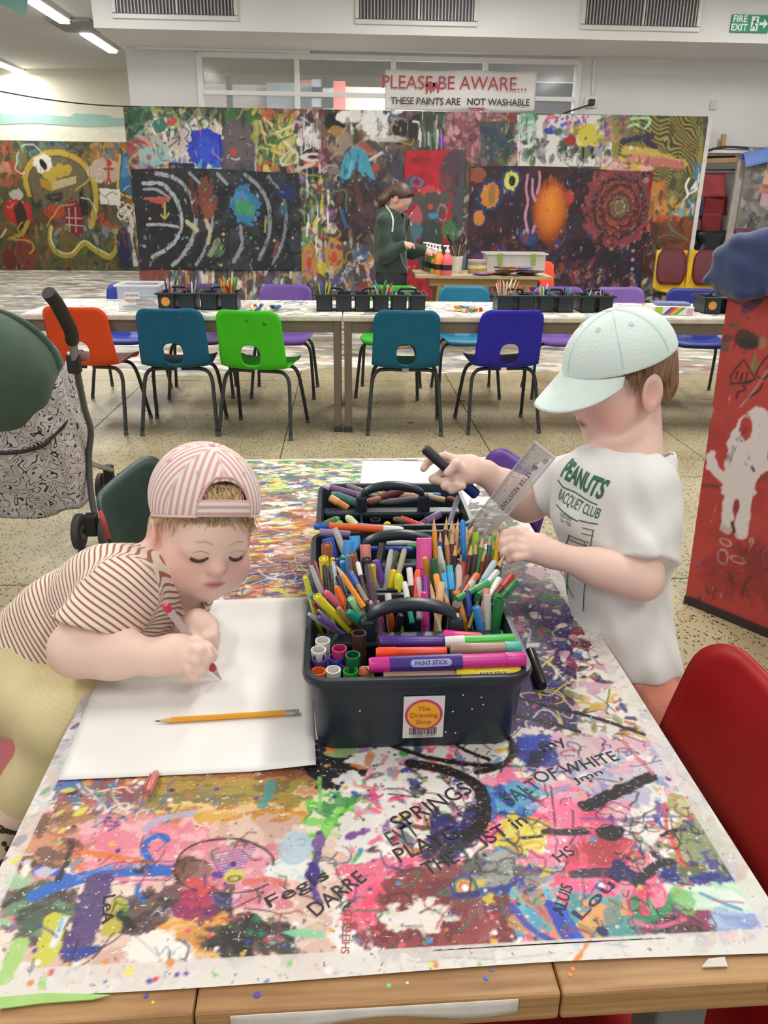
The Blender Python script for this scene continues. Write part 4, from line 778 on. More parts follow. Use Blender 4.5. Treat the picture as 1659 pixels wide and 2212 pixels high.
lettering('lettering', 'SHARPIE', 0.021, mat('#33363a', 0.6), bx, (-0.03, -0.1252, 0.085), (1, 0, 0), (0, 0, 1))
r = random.Random(9); made = []
for i in range(26):
    cn = r.choice(['pink', 'red', 'blue', 'purple', 'black', 'grey', 'green', 'orange', 'white']); p = V(cp(306)+r.uniform(-0.06, 0.06), 5.02+r.uniform(-0.09, 0.06), 0.712+r.random()**1.5*0.06); a = r.uniform(-0.5, 0.5); dd = V(math.cos(a), math.sin(a), r.uniform(-0.12, 0.12))*0.045
    made.append((p[0], cn, MB().tube([p-dd, p+dd*0.6, p+dd*0.65, p+dd], [0.005, 0.0055, 0.004, 0.003], 7).build('felt_pen', mat(PENC[cn], 0.4, 0))))
number(made, lambda cn: cn+' felt pen in the clear plastic box', 'pen', lambda cn: cn+' pens in the clear box')
# small paint tubes, lid, pencil box
r = random.Random(4)
for base, nn, lab in ((577, 16, 'pile behind the green chair'), (1008, 14, 'pile in front of the teal chair')):
    made = []
    for i in range(nn):
        cn = r.choice(['orange', 'yellow', 'green', 'blue', 'white', 'red', 'teal', 'black']); x = cp(base)+r.uniform(-0.085, 0.085); y = 4.95+r.uniform(-0.05, 0.05); a = r.uniform(0.9, 2.2); d = V(math.cos(a), math.sin(a), 0)*0.032; z = 0.7125+(0.011 if i % 3 == 0 else 0)
        made.append((x, cn, MB().tube([(x, y, z)-d, (x, y, z)+d*0.6, (x, y, z)+d*0.66, (x, y, z)+d], [0.011, 0.011, 0.006, 0.006], 9).build('paint_tube', mat(PENC[cn], 0.45, 0))))
    number(made, lambda cn: cn+' glue tube in the '+lab, 'tube', lambda cn: cn+' tubes, '+lab)
tag(MB().lathe([(0.042, 0), (0.045, 0.004), (0.045, 0.014), (0.04, 0.015), (0.038, 0.006), (0.001, 0.006)], 24, o=(cp(633), 4.98, 0.7)).build('jar_lid', mat('#dedcd4', 0.5), smooth=True), 'upturned white jar lid lying on the far table', 'lid')
pb = thing('pencil_box', 'white carton of colouring pencils with rainbow stripes on the far table', 'box', (fy(1452, 662, 4.86)[0], 4.9, 0.7), math.radians(-6))
MB().box((0, 0, 0.026), (0.25, 0.17, 0.05)).build('carton', mat('#dcdcd6', 0.5), pb, bevel=0.003)
for k, c in enumerate(('#4a3f9a', '#d8542c', '#e0a82c', '#5f9a3a')):
    MB().prism([(-0.06+k*0.022, -0.022), (-0.04+k*0.022, -0.022), (0.01+k*0.022, 0.022), (-0.015+k*0.022, 0.022)], (0, -0.0855, 0.026), (0, -1, 0), (1, 0, 0), (0, 0, 1), 0.0008).build('stripe', mat(c, 0.5), pb)
MB().box((-0.085, -0.086, 0.026), (0.045, 0.001, 0.045)).build('print', mat('#9ac23a', 0.5), pb); MB().box((0.1, -0.086, 0.024), (0.035, 0.001, 0.035)).build('print', mat('#c9a0a0', 0.5), pb)
tag(MB().box((pb.location[0]+0.01, 4.9, 0.761), (0.2, 0.12, 0.016), rz=-0.15).build('flat_pencil_tin', mat('#6a6f9a', 0.5, 0.2, 30), bevel=0.002), 'flat tin lying on top of the rainbow striped carton', 'tin')

# ================================================================== paint table behind
pt = thing('paint_table', 'splattered plywood paint table beside the standing person', 'table', (1.30, 7.85, 0), math.radians(-2))
cpt = Canvas(1.26, 0.7, 0.01, '#b5a98f', 71); cpt.dabs(140, (0, 0, 1.26, 0.7), ['#8a7f68', '#dcd8cc', '#a85a3a', '#5a6a8a', '#3a3632', '#c9bfa8', '#c99a5a'], (0.02, 0.07), (1, 4), 0, 0.7, (0.5, 1), 0.4)
MB().box((0, 0, 0.682), (1.27, 0.71, 0.022)).build('tabletop', mat('#a8946f', 0.6, 0.15, 8), pt); link('painted_cover', cpt.mesh('painted_cover', lambda u, v: (u-0.63, v-0.35, 0*u+0.6945)), PAINT, pt)
for s in (-1, 1):
    MB().box((0, s*0.28, 0.635), (1.0, 0.03, 0.07)).build('rail', mat('#a07f52', 0.6, 0.1, 6), pt)
    for r_ in (-1, 1): MB().bar((s*0.40, r_*0.26, 0.62), (s*0.46, r_*0.30, 0.0), 0.06, 0.04).build('leg', mat('#94754a', 0.6, 0.1, 6), pt)
def pbottle(px, Y, col, lab, h=0.2, pump=True, band=True):
    p = fy(px, 586, Y); t = thing('paint_bottle', lab, 'bottle', (p[0], Y, 0.695), 0, 'pump bottles on the paint table'); rr = 0.048
    MB().lathe([(rr*0.95, 0), (rr, 0.01), (rr, h*0.6), (rr*0.8, h*0.82), (rr*0.42, h*0.97), (rr*0.4, h)], 18).build('body', mat(col, 0.35, 0), t, smooth=True)
    if band: MB().lathe([(rr*1.015, h*0.22), (rr*1.015, h*0.46)], 18).build('label_band', mat('#1f1d20', 0.5), t, smooth=True)
    c = MB().lathe([(rr*0.45, h), (rr*0.45, h+0.02), (rr*0.2, h+0.025), (rr*0.2, h+0.05)], 12).build('cap', mat('#e6e4e0', 0.4), t, smooth=True)
    if pump: MB().box((-0.012, 0, h+0.056), (0.055, 0.02, 0.014)).build('nozzle', mat('#e6e4e0', 0.4), c, bevel=0.003)
pbottle(965, 7.58, '#e0606a', 'pink pump bottle of paint at the end of the row'); pbottle(948, 7.66, '#e8863a', 'orange pump bottle of paint beside the pink one')
pbottle(940, 7.78, '#d8c23a', 'yellow pump bottle of paint half behind the orange one'); pbottle(934, 7.90, '#2f8a5a', 'green pump bottle of paint behind the yellow one'); pbottle(927, 8.02, '#7a5a3a', 'brown pump bottle of paint by the hand of the person'); pbottle(921, 8.13, '#3a3a3f', 'black pump bottle of paint at the back of the row')
bp = thing('brush_pot', 'white pot crammed with paint brushes on the paint table', 'pot', (fy(985, 580, 7.9)[0], 7.9, 0.695)); MB().lathe([(0.055, 0), (0.065, 0.15), (0.06, 0.15), (0.052, 0.01), (0.001, 0.01)], 18).build('pot', mat('#cfc9bf', 0.5, 0.15, 30), bp, smooth=True)
r = random.Random(3); made = []
for i in range(18):
    a = r.uniform(0, 6.28); e = V(math.cos(a)*r.uniform(0.02, 0.11), math.sin(a)*0.06, r.uniform(0.27, 0.36)); b0 = V(bp.location[0]-e[0]*0.2, 7.9-e[1]*0.2, 0.71); tp = V(bp.location[0], 7.9, 0.695)+e
    t = thing('paint_brush', None, None, tuple(b0)); made.append((tp[0], 'dark' if i % 3 else 'pale', t))
    MB().tube([(0, 0, 0), (tp-b0)*0.8], 0.006, 6).build('handle', mat('#4a3a34' if i % 3 else '#b5a88f', 0.5), t); MB().tube([(tp-b0)*0.8, (tp-b0)*0.92, (tp-b0)], [0.008, 0.011, 0.004], 7).build('bristles', mat(r.choice(['#2a2624', '#5a4a3c', '#3a3430']), 0.8), t)
number(made, lambda cn: cn+'-handled paint brush in the white pot', 'brush', lambda cn: cn+' brushes in the pot')
tb = thing('paint_tub', 'round paint tub with a lilac lid on the paint table', 'tub', (fy(1030, 583, 7.85)[0], 7.85, 0.695)); MB().lathe([(0.085, 0), (0.09, 0.1)], 22).build('body', mat('#a8963f', 0.5, 0.35, 18), tb, smooth=True); MB().lathe([(0.093, 0.1), (0.093, 0.12), (0.001, 0.12)], 22).build('lid', mat('#a79ab0', 0.5), tb, smooth=True); MB().lathe([(0.0905, 0.045), (0.092, 0.075)], 22).build('label_band', mat('#c9c4bc', 0.5, 0.3, 30), tb)
cb = thing('plastic_crate', 'clear plastic crate full of brushes on the paint table', 'box', (fy(1110, 570, 8.0)[0], 8.02, 0.695)); CL2 = mat('#cfcac6', 0.2, 0.05, alpha=0.5)
q = MB()
for s in (-1, 1): q.box((s*0.28, 0, 0.085), (0.006, 0.26, 0.17)); q.box((0, s*0.13, 0.085), (0.56, 0.006, 0.17))
q.box((0, 0, 0.004), (0.56, 0.26, 0.006)).build('body', CL2, cb); q = MB()
for s in (-1, 1): q.box((s*0.29, 0, 0.175), (0.025, 0.29, 0.014)); q.box((0, s*0.14, 0.175), (0.6, 0.025, 0.014))
q.build('rim', mat('#d3cfca', 0.3, 0, alpha=0.8), cb)
for s in (-0.16, 0.16): MB().box((s, -0.155, 0.13), (0.04, 0.02, 0.1)).build('clip', mat('#7a9a34', 0.5), cb, bevel=0.003)
for k, (px, lab) in enumerate(((1128, 'first'), (1145, 'second'))): tag(MB().lathe([(0.026, 0), (0.026, 0.07), (0.023, 0.07), (0.022, 0.005), (0.001, 0.005)], 14, o=(fy(px, 575, 7.96)[0], 7.98, 0.7035)).build('small_pot', mat('#e0dedb', 0.5), smooth=True), lab+' small white pot inside the clear plastic crate', 'pot')
r = random.Random(6)
for i in range(15):
    L = i//6; x = 1.56+r.uniform(-0.30, 0.30)*(1-0.25*L); y = 7.64+r.uniform(-0.05, 0.09); cn = ['rust orange', 'slate blue', 'mustard', 'dark green', 'orange', 'violet', 'brown', 'black'][i % 8]; ch = ['#a84a24', '#4a5a78', '#b59a2c', '#2f5a38', '#c9622c', '#6a5a8a', '#5a3a28', '#2a2826'][i % 8]
    z = 0.699+0.026*L; t = thing('paint_palette', cn+' crusted round palette in the '+['bottom', 'middle', 'top'][L]+' layer of the palette pile', 'palette', (x, y, z), r.uniform(0, 3), 'pile of paint palettes, '+cn+' '+str(['bottom', 'middle', 'top'][L]))
    MB().lathe([(0.05, 0), (0.085, 0.006), (0.09, 0.014), (0.082, 0.012), (0.05, 0.006), (0.001, 0.006)], 16).build('dish', mat(ch, 0.5, 0.3, 40), t, smooth=True); MB().lathe([(0.055, 0.0065), (0.04, 0.011), (0.001, 0.012)], 12).build('dried_paint', mat(r.choice(['#c9702c', '#3f5a8a', '#b5a83a', '#8a3a2c', '#2a2a2c', '#8a6aa0']), 0.5, 0.3, 40), t, smooth=True)
chair('orange school chair behind the paint table', '#d84a26', fy(1165, 600, 8.5)[0], 8.55, 175)

# ================================================================== corner with waiting seats, papers and boards
ws = thing('waiting_seats', 'pair of yellow waiting seats with maroon cushions in the corner', 'seat', (fy(1490, 620, 9.4)[0], 9.35, 0), math.radians(-8))
YEL, MAR = mat('#c9a41c', 0.4, 0.08, 8), mat('#5a1f2a', 0.7, 0.08, 20)
for k in (-1, 1):
    x = k*0.21
    MB().grid(lambda u, v: (x+(u-0.5)*0.40*(1-0.1*v), (-0.26+0.46*v/0.5) if v < 0.5 else 0.2+0.14*(v-0.5), 0.40+0.02*math.cos(u*6.28)-0.02*math.sin(v*6) if v < 0.5 else 0.40+(v-0.5)*0.86), 10, 20).build('seat_shell', YEL, ws, smooth=True, solid=0.02)
    MB().grid(lambda u, v: (x+(u-0.5)*0.33*(1-0.3*abs(2*v-1)**4), 0.175+0.10*v-0.02*math.sin(v*3.14), 0.45+v*0.38), 8, 10).build('back_cushion', MAR, ws, smooth=True, solid=0.05)
MB().box((0, 0.02, 0.34), (0.8, 0.06, 0.05)).build('beam', mat('#2b2b2d', 0.5), ws)
for k in (-0.3, 0.3): MB().box((k, 0.0, 0.17), (0.05, 0.05, 0.34)).box((k, 0, 0.012), (0.06, 0.45, 0.024)).build('leg', mat('#b5a88f', 0.6), ws)
MB().box((0.0, 0.2, 0.62), (0.05, 0.03, 0.46)).build('spine', YEL, ws)
YN = 10.34
def sheet(name, label, cat, px0, py0, px1, py1, col, Y, sk=0.0, d=0.006, var=0.08):
    a, b, c_, e = fy(px0, py1, Y), fy(px1, py1, Y), fy(px1+sk, py0, Y), fy(px0+sk, py0, Y)
    rr = random.Random(int(px0+py0)); m = MB()
    def fn(u, v):
        p = (a*(1-u)+b*u)*(1-v)+(e*(1-u)+c_*u)*v; return p+V(0, 0.012*math.sin(u*7+v*5+px0), 0)
    m.grid(fn, 8, 8); return tag(m.build(name, mat(col, 0.75, var, 6), solid=d, smooth=True), label, cat)
sheet('lining_paper', 'long white paper hanging behind the red sheets', 'paper', 1520, 372, 1590, 520, '#d3cfd6', 10.52)
sheet('red_paper', 'coral red paper sheet, topmost on the hanging rack', 'paper', 1506, 374, 1568, 426, '#a8484a', 10.42)
sheet('red_paper', 'dark red paper sheet below the coral one on the rack', 'paper', 1520, 424, 1570, 464, '#8a2c30', 10.45)
sheet('red_paper', 'maroon paper sheet hanging above the black bag', 'paper', 1515, 460, 1560, 508, '#8f2f33', 10.43)
sheet('brown_paper', 'dusky pink paper sheet beside the maroon sheets', 'paper', 1492, 464, 1520, 508, '#8a5f58', 10.46)
sheet('blue_card', 'slate blue card tucked behind the board post', 'card', 1498, 428, 1518, 468, '#3a4660', 10.40)
bag = thing('bin_bag', 'black plastic bin bag hanging in the corner', 'bag', fy(1528, 555, 10.3)); c0 = V(0, 0, 0)
MB().grid(lambda u, v: (0.24*math.cos(u*6.283)*(0.85+0.15*math.sin(v*9))*(1+0.08*math.sin(u*31+v*4)), 0.12*math.sin(u*6.283)*(1+0.1*math.sin(u*23)), -0.02+v*0.33), 40, 10).build('bag_body', mat('#1d1c1e', 0.3, 0.1, 20), bag, smooth=True)
MB().tube([(0.235*math.cos(t), 0.118*math.sin(t), 0.31) for t in np.linspace(0, 6.283, 30)], 0.012, 6).build('bag_rim', mat('#232224', 0.3), bag, smooth=True)
MB().box((0, 0.16, 0.0), (0.05, 0.04, 0.9)).build('hook_post', mat('#3a3836', 0.6), bag, loc=(0, 0, -0.05))
WOOD = mat('#b08a5a', 0.6, 0.12, 9); GWOOD = mat('#a8a09a', 0.7, 0.15, 12)
tag(MB().bar(fy(1512, 348, 10.3), fy(1600, 345, 10.3), 0.06, 0.05).build('wooden_beam', WOOD), 'light brown wooden beam above the red paper sheets', 'beam')
tag(MB().bar(fy(1512, 341, 10.45), fy(1586, 340, 10.45), 0.06, 0.035).build('dark_bar', mat('#3a3634', 0.6)), 'thin dark bar just above the wooden beam', 'bar')
tag(MB().bar(fy(1508, 367, 10.36), fy(1595, 367, 10.36), 0.02, 0.02).build('hanging_rail', mat('#33312f', 0.5)), 'thin dark rail carrying the red paper sheets', 'rail')
b1 = fy(1572, 540, 10.2); b1[2] = 0.0
tag(MB().bar(b1, fy(1604, 345, 10.2), 0.12, 0.05, (0, 1, 0)).build('wooden_post', GWOOD), 'weathered grey wooden post beside the wash sign board', 'post')
tag(MB().bar(fy(1560, 332, 10.28), fy(1564, 290, 10.28), 0.05, 0.03, (0, 1, 0)).build('wooden_stub', WOOD), 'short wooden stub standing on the wall ledge', 'stick')
tag(MB().tube(spline([fy(1516, 330, 10.25), fy(1560, 318, 10.25), fy(1620, 320, 10.25), fy(1700, 323, 10.25)]), 0.014, 7).build('thick_cable', mat('#33353a', 0.5)), 'thick dark cable along the wall above the alcove', 'cable')
tag(MB().bar(fy(1510, 327, 10.3), fy(1720, 330, 10.3), 0.1, 0.03).build('wall_ledge', mat('#dcd6d0', 0.6)), 'pale ledge running above the alcove', 'ledge')
wc = Canvas(1.0, 0.9, 0.009, '#7a7672', 81); wc.dabs(200, (0, 0, 1, 0.9), ['#8a8580', '#6a6660', '#9a948c', '#5a5a5c', '#a8a29a', '#4a4f5a'], (0.02, 0.09), (1, 3), 0.4, 0.9, (0.5, 1), 0.4)
wc.dabs(40, (0.12, 0.3, 1, 0.85), ['#4a5f8a', '#c97a5a', '#5a6a94', '#d0a888', '#6a7aa0'], (0.02, 0.07), (1, 3), 0.4, 0.9, (0.5, 1), 0.4); wc.poly([(0.22, 0.42), (0.5, 0.42), (0.52, 0.72), (0.25, 0.74)], '#d8a890'); wc.poly([(0.22, 0.40), (0.5, 0.38), (0.5, 0.50), (0.22, 0.50)], '#b5706a', 0.8, 0.3); wc.poly([(0.24, 0.26), (0.48, 0.25), (0.48, 0.4), (0.24, 0.39)], '#c9a8b4', 0.8, 0.25)
o0 = fy(1590, 492, 10.12); wbd = thing('wash_board', 'grey painted board with a pink sign reading wash', 'board', tuple(o0))
link('painting', wc.mesh('painting', lambda u, v: (u, 0*u-0.016, v)), PAINT, wbd); MB().box((0.5, 0, 0.45), (1.0, 0.03, 0.9)).build('panel', GWOOD, wbd); MB().box((0.5, 0.012, -0.44), (1.0, 0.05, 0.88-0.02)).build('lower_panel', mat('#6a4048', 0.7, 0.3, 6), wbd)
lettering('lettering', 'WASH', 0.075, mat('#a83a38', 0.6), wbd, (0.37, -0.0175, 0.66), (1, 0, -0.04), (0.04, 0, 1)); lettering('lettering', 'HANDS', 0.07, mat('#8a2f34', 0.6), wbd, (0.36, -0.0175, 0.47), (1, 0, 0), (0, 0, 1))
tag(MB().grid(lambda u, v: fy(1610+110*u, 362-8*u, 10.0)+V(0, 0.25*v, 0.16*math.sin(v*3.1)+0.10*u), 10, 8).build('blue_cover', mat('#6f8ad0', 0.6), smooth=True, solid=0.01), 'pale blue plastic cover over the top of the wash board', 'cover')
# ================================================================== the near table
TZ = 0.70; TO = V(0.033, 0.463, 0); TA = math.radians(1.35); TW, TL = 0.752, 1.50
_c, _s = math.cos(TA), math.sin(TA)
def tl(P): d = P-TO; return V(d[0]*_c+d[1]*_s, -d[0]*_s+d[1]*_c)
tbl = thing('drawing_table', 'paint-covered wooden drawing table in the foreground', 'table', (TO[0], TO[1], 0), TA)
WD = bpy.data.materials.new('block_wood'); WD.use_nodes = True
def _wood():
    nt = WD.node_tree; b = nt.nodes['Principled BSDF']; N = nt.nodes.new; L = nt.links.new
    tc = N('ShaderNodeTexCoord'); mp = N('ShaderNodeMapping'); mp.inputs['Scale'].default_value = (2.2, 30, 60); L(tc.outputs['Object'], mp.inputs[0])
    n = N('ShaderNodeTexNoise'); n.inputs['Scale'].default_value = 3; n.inputs['Detail'].default_value = 6; L(mp.outputs[0], n.inputs['Vector'])
    r = N('ShaderNodeValToRGB'); r.color_ramp.elements[0].position = 0.3; r.color_ramp.elements[0].color = lin('#8a6238'); r.color_ramp.elements[1].position = 0.7; r.color_ramp.elements[1].color = lin('#b88f5f')
    L(n.outputs['Fac'], r.inputs[0]); L(r.outputs[0], b.inputs['Base Color']); b.inputs['Roughness'].default_value = 0.5
_wood()
edges = [-TW/2, -0.16, 0.148, TW/2]
for a, b in zip(edges, edges[1:]): MB().box(((a+b)/2, TL/2, TZ-0.0175), (b-a-0.0012, TL, 0.031)).build('top_plank', WD, tbl, bevel=0.003)
GM = mat('#6a6c6e', 0.45, 0.05)
for sx in (-1, 1):
    for y in (0.075, TL-0.07): MB().box((sx*(TW/2-0.085), y, (TZ-0.033)/2), (0.05, 0.05, TZ-0.033)).build('leg', GM, tbl, bevel=0.004)
    MB().box((sx*(TW/2-0.085), TL/2, TZ-0.054), (0.03, TL-0.2, 0.04)).build('rail', GM, tbl)
# ---- the painted paper cover
cw, ch = TW-0.004, TL-0.028; cc = 0.0017
ct = Canvas(cw, ch, cc, '#dcd6cf', 91); rt = ct.rng
def T(x, y): p = tl(fz(x, y, TZ)); return V(p[0]+cw/2, p[1]-0.026)
def pxs(x, y): return np.linalg.norm(fz(x+1, y, TZ)-fz(x, y, TZ))
LATER = []
def S_(*a_, **k_): LATER.append((S0_, a_, k_))
def B_(*a_, **k_): LATER.append((B0_, a_, k_))
def S0_(pts, w, col, a=1.0, dry=0.0, rag=0.35, sm=True):
    mx, my = np.mean([p[0] for p in pts]), np.mean([p[1] for p in pts]); q = [T(*p) for p in pts]
    ct.stroke(spline(q, 6) if sm and len(q) > 2 else q, w*pxs(mx, my), col, a, dry, rag)
def B0_(x, y, rx, ry, col, a=1.0, ang=0.0, rag=0.5, dry=0.0, ring=0.0):       # ellipse given as seen in the photo, laid flat
    c0, cx, cy = T(x, y), T(x+rx, y), T(x, y-ry); ct.blob(c0[0], c0[1], abs(cx[0]-c0[0])+1e-4, abs(cy[1]-c0[1])+1e-4, col, a, ang, rag, dry, ring)
def D_(n, x0, y0, x1, y1, cols, size=(0.006, 0.02), asp=(1.2, 4), ang=0.0, angv=0.6, dry=0.4, a=(0.75, 1)):
    for _ in range(n):
        p = T(rt.uniform(x0, x1), rt.uniform(y0, y1)); L = rt.uniform(*size); ct.blob(p[0], p[1], L, L/rt.uniform(*asp), rt.choice(cols), rt.uniform(*a), ang+rt.gauss(0, angv), 0.8, rt.uniform(0, dry))
def dots_(n, x0, y0, x1, y1, cols, size=(0.0012, 0.004)):
    for _ in range(n):
        p = T(rt.uniform(x0, x1), rt.uniform(y0, y1)); q = size[0]+(size[1]-size[0])*rt.random()**3; ct.blob(p[0], p[1], q, q*rt.uniform(0.7, 1), rt.choice(cols), 1, rt.uniform(0, 3), 0.3)
def scr_(n, x0, y0, x1, y1, cols, w=(0.0018, 0.0026), step=0.02, segs=(3, 9), a=0.9):
    for _ in range(n):
        p = T(rt.uniform(x0, x1), rt.uniform(y0, y1)); t = rt.uniform(0, 6.28); pts = [p]; cvv = rt.gauss(0, 0.5)
        for k in range(rt.randint(*segs)): t += cvv+rt.gauss(0, 0.5); p = p+V(math.cos(t), math.sin(t))*step*rt.uniform(0.4, 1.2); pts.append(p)
        ct.stroke(spline(pts, 4), rt.uniform(*w), rt.choice(cols), a, 0, 0.3)
# far half: streaky painting
D_(500, 380, 985, 1100, 1320, ['#6a5a50', '#7a6a60', '#5a4f4c', '#84705c', '#6f6a6c'], (0.02, 0.05), (2, 4), 0, 0.25, 0.2)
FAR = ['#c9702c', '#d89a3a', '#d8c84a', '#c97a94', '#dcd2c8', '#3f5fa0', '#5a8a4a', '#8a4a3a', '#e0e0dc', '#4a3f6a', '#b5503a', '#e0a8b4', '#7a5a44', '#2f8a5a', '#d8b47a']
D_(1500, 380, 985, 800, 1320, FAR, (0.005, 0.02), (1.8, 5), 0.1, 0.35, 0.45); D_(420, 430, 990, 800, 1060, ['#3f9a54', '#2f7a4a', '#d8cf4a', '#6a4a94', '#e4e0da', '#8fbf5a', '#3f5a94'], (0.006, 0.022), (2, 5), -0.2, 0.3, 0.4)
D_(300, 440, 1120, 720, 1300, ['#d87a2c', '#e0a03a', '#c9642c', '#d8c44a', '#8a4a34', '#c98aa0'], (0.006, 0.02), (2, 5), 0.1, 0.3, 0.4); D_(90, 540, 1215, 760, 1270, ['#2f3a7a', '#3a2f4a', '#4a5a9a'], (0.008, 0.022), (3, 6), 0.1, 0.2, 0.4)
scr_(60, 440, 1150, 720, 1300, ['#a8343a', '#d8d0c8', '#3a3a5a']); B_(462, 1283, 26, 20, '#dedcda', 1, 0, 0.6, 0.15); scr_(6, 440, 1270, 480, 1295, ['#9a9a9a'], (0.0018, 0.002), 0.008)
# right middle: purple with splashes
D_(260, 1080, 1230, 1230, 1560, ['#4a2f6e', '#3f2a5c', '#5a3a7a', '#2f2a5a', '#46305f'], (0.012, 0.035), (1, 3), 0.8, 0.8, 0.25); D_(260, 1090, 1150, 1330, 1480, ['#c9a0b0', '#d8d0c8', '#c06a84', '#4a6a4a', '#8a3a3a', '#3a2a5a', '#e0d8d0', '#3f5a9a', '#2a2a3a'], (0.004, 0.015), (1.2, 4), 0.8, 0.9, 0.45)
D_(120, 1100, 1120, 1230, 1300, ['#3f6a44', '#7a8a4a', '#c9c4b4', '#9a4a44', '#4a4a5a', '#8a5a7a'], (0.006, 0.02), (1.5, 4), 0.6, 0.6, 0.4)
dots_(160, 1090, 1250, 1400, 1560, ['#e8e2e0', '#d8a8c0', '#c9c0e0', '#d84a5a', '#3fa0c0'], (0.001, 0.004)); scr_(50, 1100, 1200, 1420, 1580, ['#2a2238', '#d8d4d0', '#b5443c', '#3f4a9a', '#d8c84a'])
S_([(1170, 1440), (1195, 1418), (1185, 1435), (1200, 1440)], 4, '#d8c84a'); B_(1160, 1235, 22, 14, '#c4a0a8', 1, 0, 0.7, 0.3)
D_(160, 1240, 1460, 1440, 1640, ['#3a4a8a', '#c9a84a', '#d8d0cc', '#c9a0b4', '#2a2f5a', '#8a8a4a', '#b5443c'], (0.005, 0.018), (1.2, 4), 0.8, 0.9, 0.45)
# left margin and the brown band below the paper
D_(200, 100, 1500, 240, 1700, ['#4a2f6a', '#c9c4cc', '#7a5a9a', '#8a8a90', '#3a3040', '#5a8a5a'], (0.005, 0.016), (1.2, 3), 1.2, 0.6, 0.4)
D_(380, 150, 1660, 700, 1790, ['#8a5236', '#a8683a', '#7a4a38', '#b5783f', '#96603c', '#6a4434'], (0.014, 0.04), (2, 5), 0, 0.15, 0.25); D_(160, 330, 1690, 690, 1740, ['#8a7a44', '#9a8a3f', '#7a6a3f', '#a8863c'], (0.012, 0.035), (2, 5), 0, 0.15, 0.3); D_(120, 280, 1745, 700, 1800, ['#c98a3a', '#d0a04a', '#b5783a', '#dcc08a'], (0.01, 0.03), (2, 5), 0, 0.15, 0.35)
D_(130, 130, 1690, 300, 1790, ['#c9685a', '#d8a890', '#3f6aa8', '#c98a4a', '#8a4a44', '#e0c8b8'], (0.006, 0.018), (1.2, 3), 0.5, 0.8, 0.4); scr_(60, 130, 1690, 300, 1780, ['#3f6a9a', '#d8d0c8', '#a83a4a', '#4a7a5a'], (0.0018, 0.0024), 0.015)
B_(100, 1713, 14, 6, '#5a3a94'); B_(155, 1712, 12, 6, '#26222c'); B_(245, 1695, 8, 5, '#3f7fb0'); S_([(585, 1690), (580, 1715), (565, 1740)], 22, '#4a8f8a', 0.9, 0.2); S_([(315, 1790), (345, 1770), (420, 1755)], 18, '#a8a0c0', 0.85, 0.25)
# pink-beige ground, front left
D_(420, 20, 1790, 720, 2080, ['#d8beb0', '#e0cfc4', '#d0aea2', '#dcc8bc', '#c9a498'], (0.012, 0.035), (1, 3), 0, 0.8, 0.3); D_(120, 130, 1790, 430, 1880, ['#e08a9a', '#d8788c', '#e0a8ac'], (0.01, 0.03), (1, 3), 0.3, 0.6, 0.35); D_(80, 380, 1830, 600, 1950, ['#d88a9a', '#e0b0b4', '#c97a84'], (0.008, 0.022), (1, 3), 0.3, 0.8, 0.45)
D_(90, 60, 1760, 160, 1880, ['#8a5a44', '#a8784f', '#c98a6a', '#6a4a3c'], (0.008, 0.022), (1, 3), 0.3, 0.8, 0.3); S_([(160, 1838), (240, 1850), (330, 1868)], 18, '#d8743a', 0.95, 0.15); S_([(158, 1840), (175, 1880)], 14, '#d8743a', 0.9, 0.2)
# blue fish
S_([(75, 1935), (110, 1918), (150, 1905), (200, 1890), (260, 1882), (330, 1880), (385, 1882)], 34, '#2f62b8', 1, 0, 0.15); S_([(80, 1882), (120, 1885), (150, 1896)], 20, '#2f62b8', 1, 0, 0.2); S_([(170, 1898), (215, 1878), (300, 1872)], 10, '#6f94cc', 0.8, 0.4); S_([(75, 1945), (170, 1938), (230, 1915), (300, 1902), (385, 1902)], 3, '#6a3f7a'); S_([(80, 1872), (140, 1876), (180, 1890), (240, 1866), (310, 1860), (385, 1862)], 3, '#4a3f8a')
B_(400, 1875, 28, 26, '#6a4a38', 1, 0, 0.3); B_(425, 1880, 32, 24, '#7a5a50', 0.8, 0, 0.4, 0.3); S_([(385, 1905), (378, 1878), (395, 1840), (440, 1818), (510, 1812), (560, 1828), (588, 1850), (590, 1868)], 6, '#2c2628'); S_([(385, 1905), (420, 1922), (470, 1930), (540, 1925), (580, 1910)], 5, '#33282a'); S_([(395, 1885), (400, 1866), (425, 1858), (455, 1868)], 4, '#3a2c2c')
for k in range(8): S_([(462+k*2, 1845+k*6), (500, 1838+k*6), (555-k*4, 1830+k*6)], 2.6, '#3a46a8')
S_([(455, 1848), (475, 1885)], 3, '#3a46a8'); B_(505, 1892, 20, 14, '#c9c04a', 0.9, 0, 0.4, 0.25); B_(506, 1898, 15, 7, '#3a4a2c', 1, 0, 0.3, 0, 0.4); B_(515, 1822, 16, 5, '#3a3a2c', 1, 0, 0.3, 0, 0.4)
S_([(415, 1905), (440, 1910), (440, 1922)], 26, '#c94a48', 0.95, 0.1); S_([(530, 1905), (580, 1900), (620, 1912)], 16, '#d06a64', 0.95, 0.15); B_(470, 1890, 14, 8, '#5a3a84'); S_([(455, 1930), (465, 1950), (492, 1958), (515, 1945), (522, 1928)], 3, '#4a62b8'); S_([(465, 1932), (480, 1942), (505, 1940)], 3, '#4a62b8'); S_([(485, 1925), (492, 1955)], 2.5, '#3a3a4a')
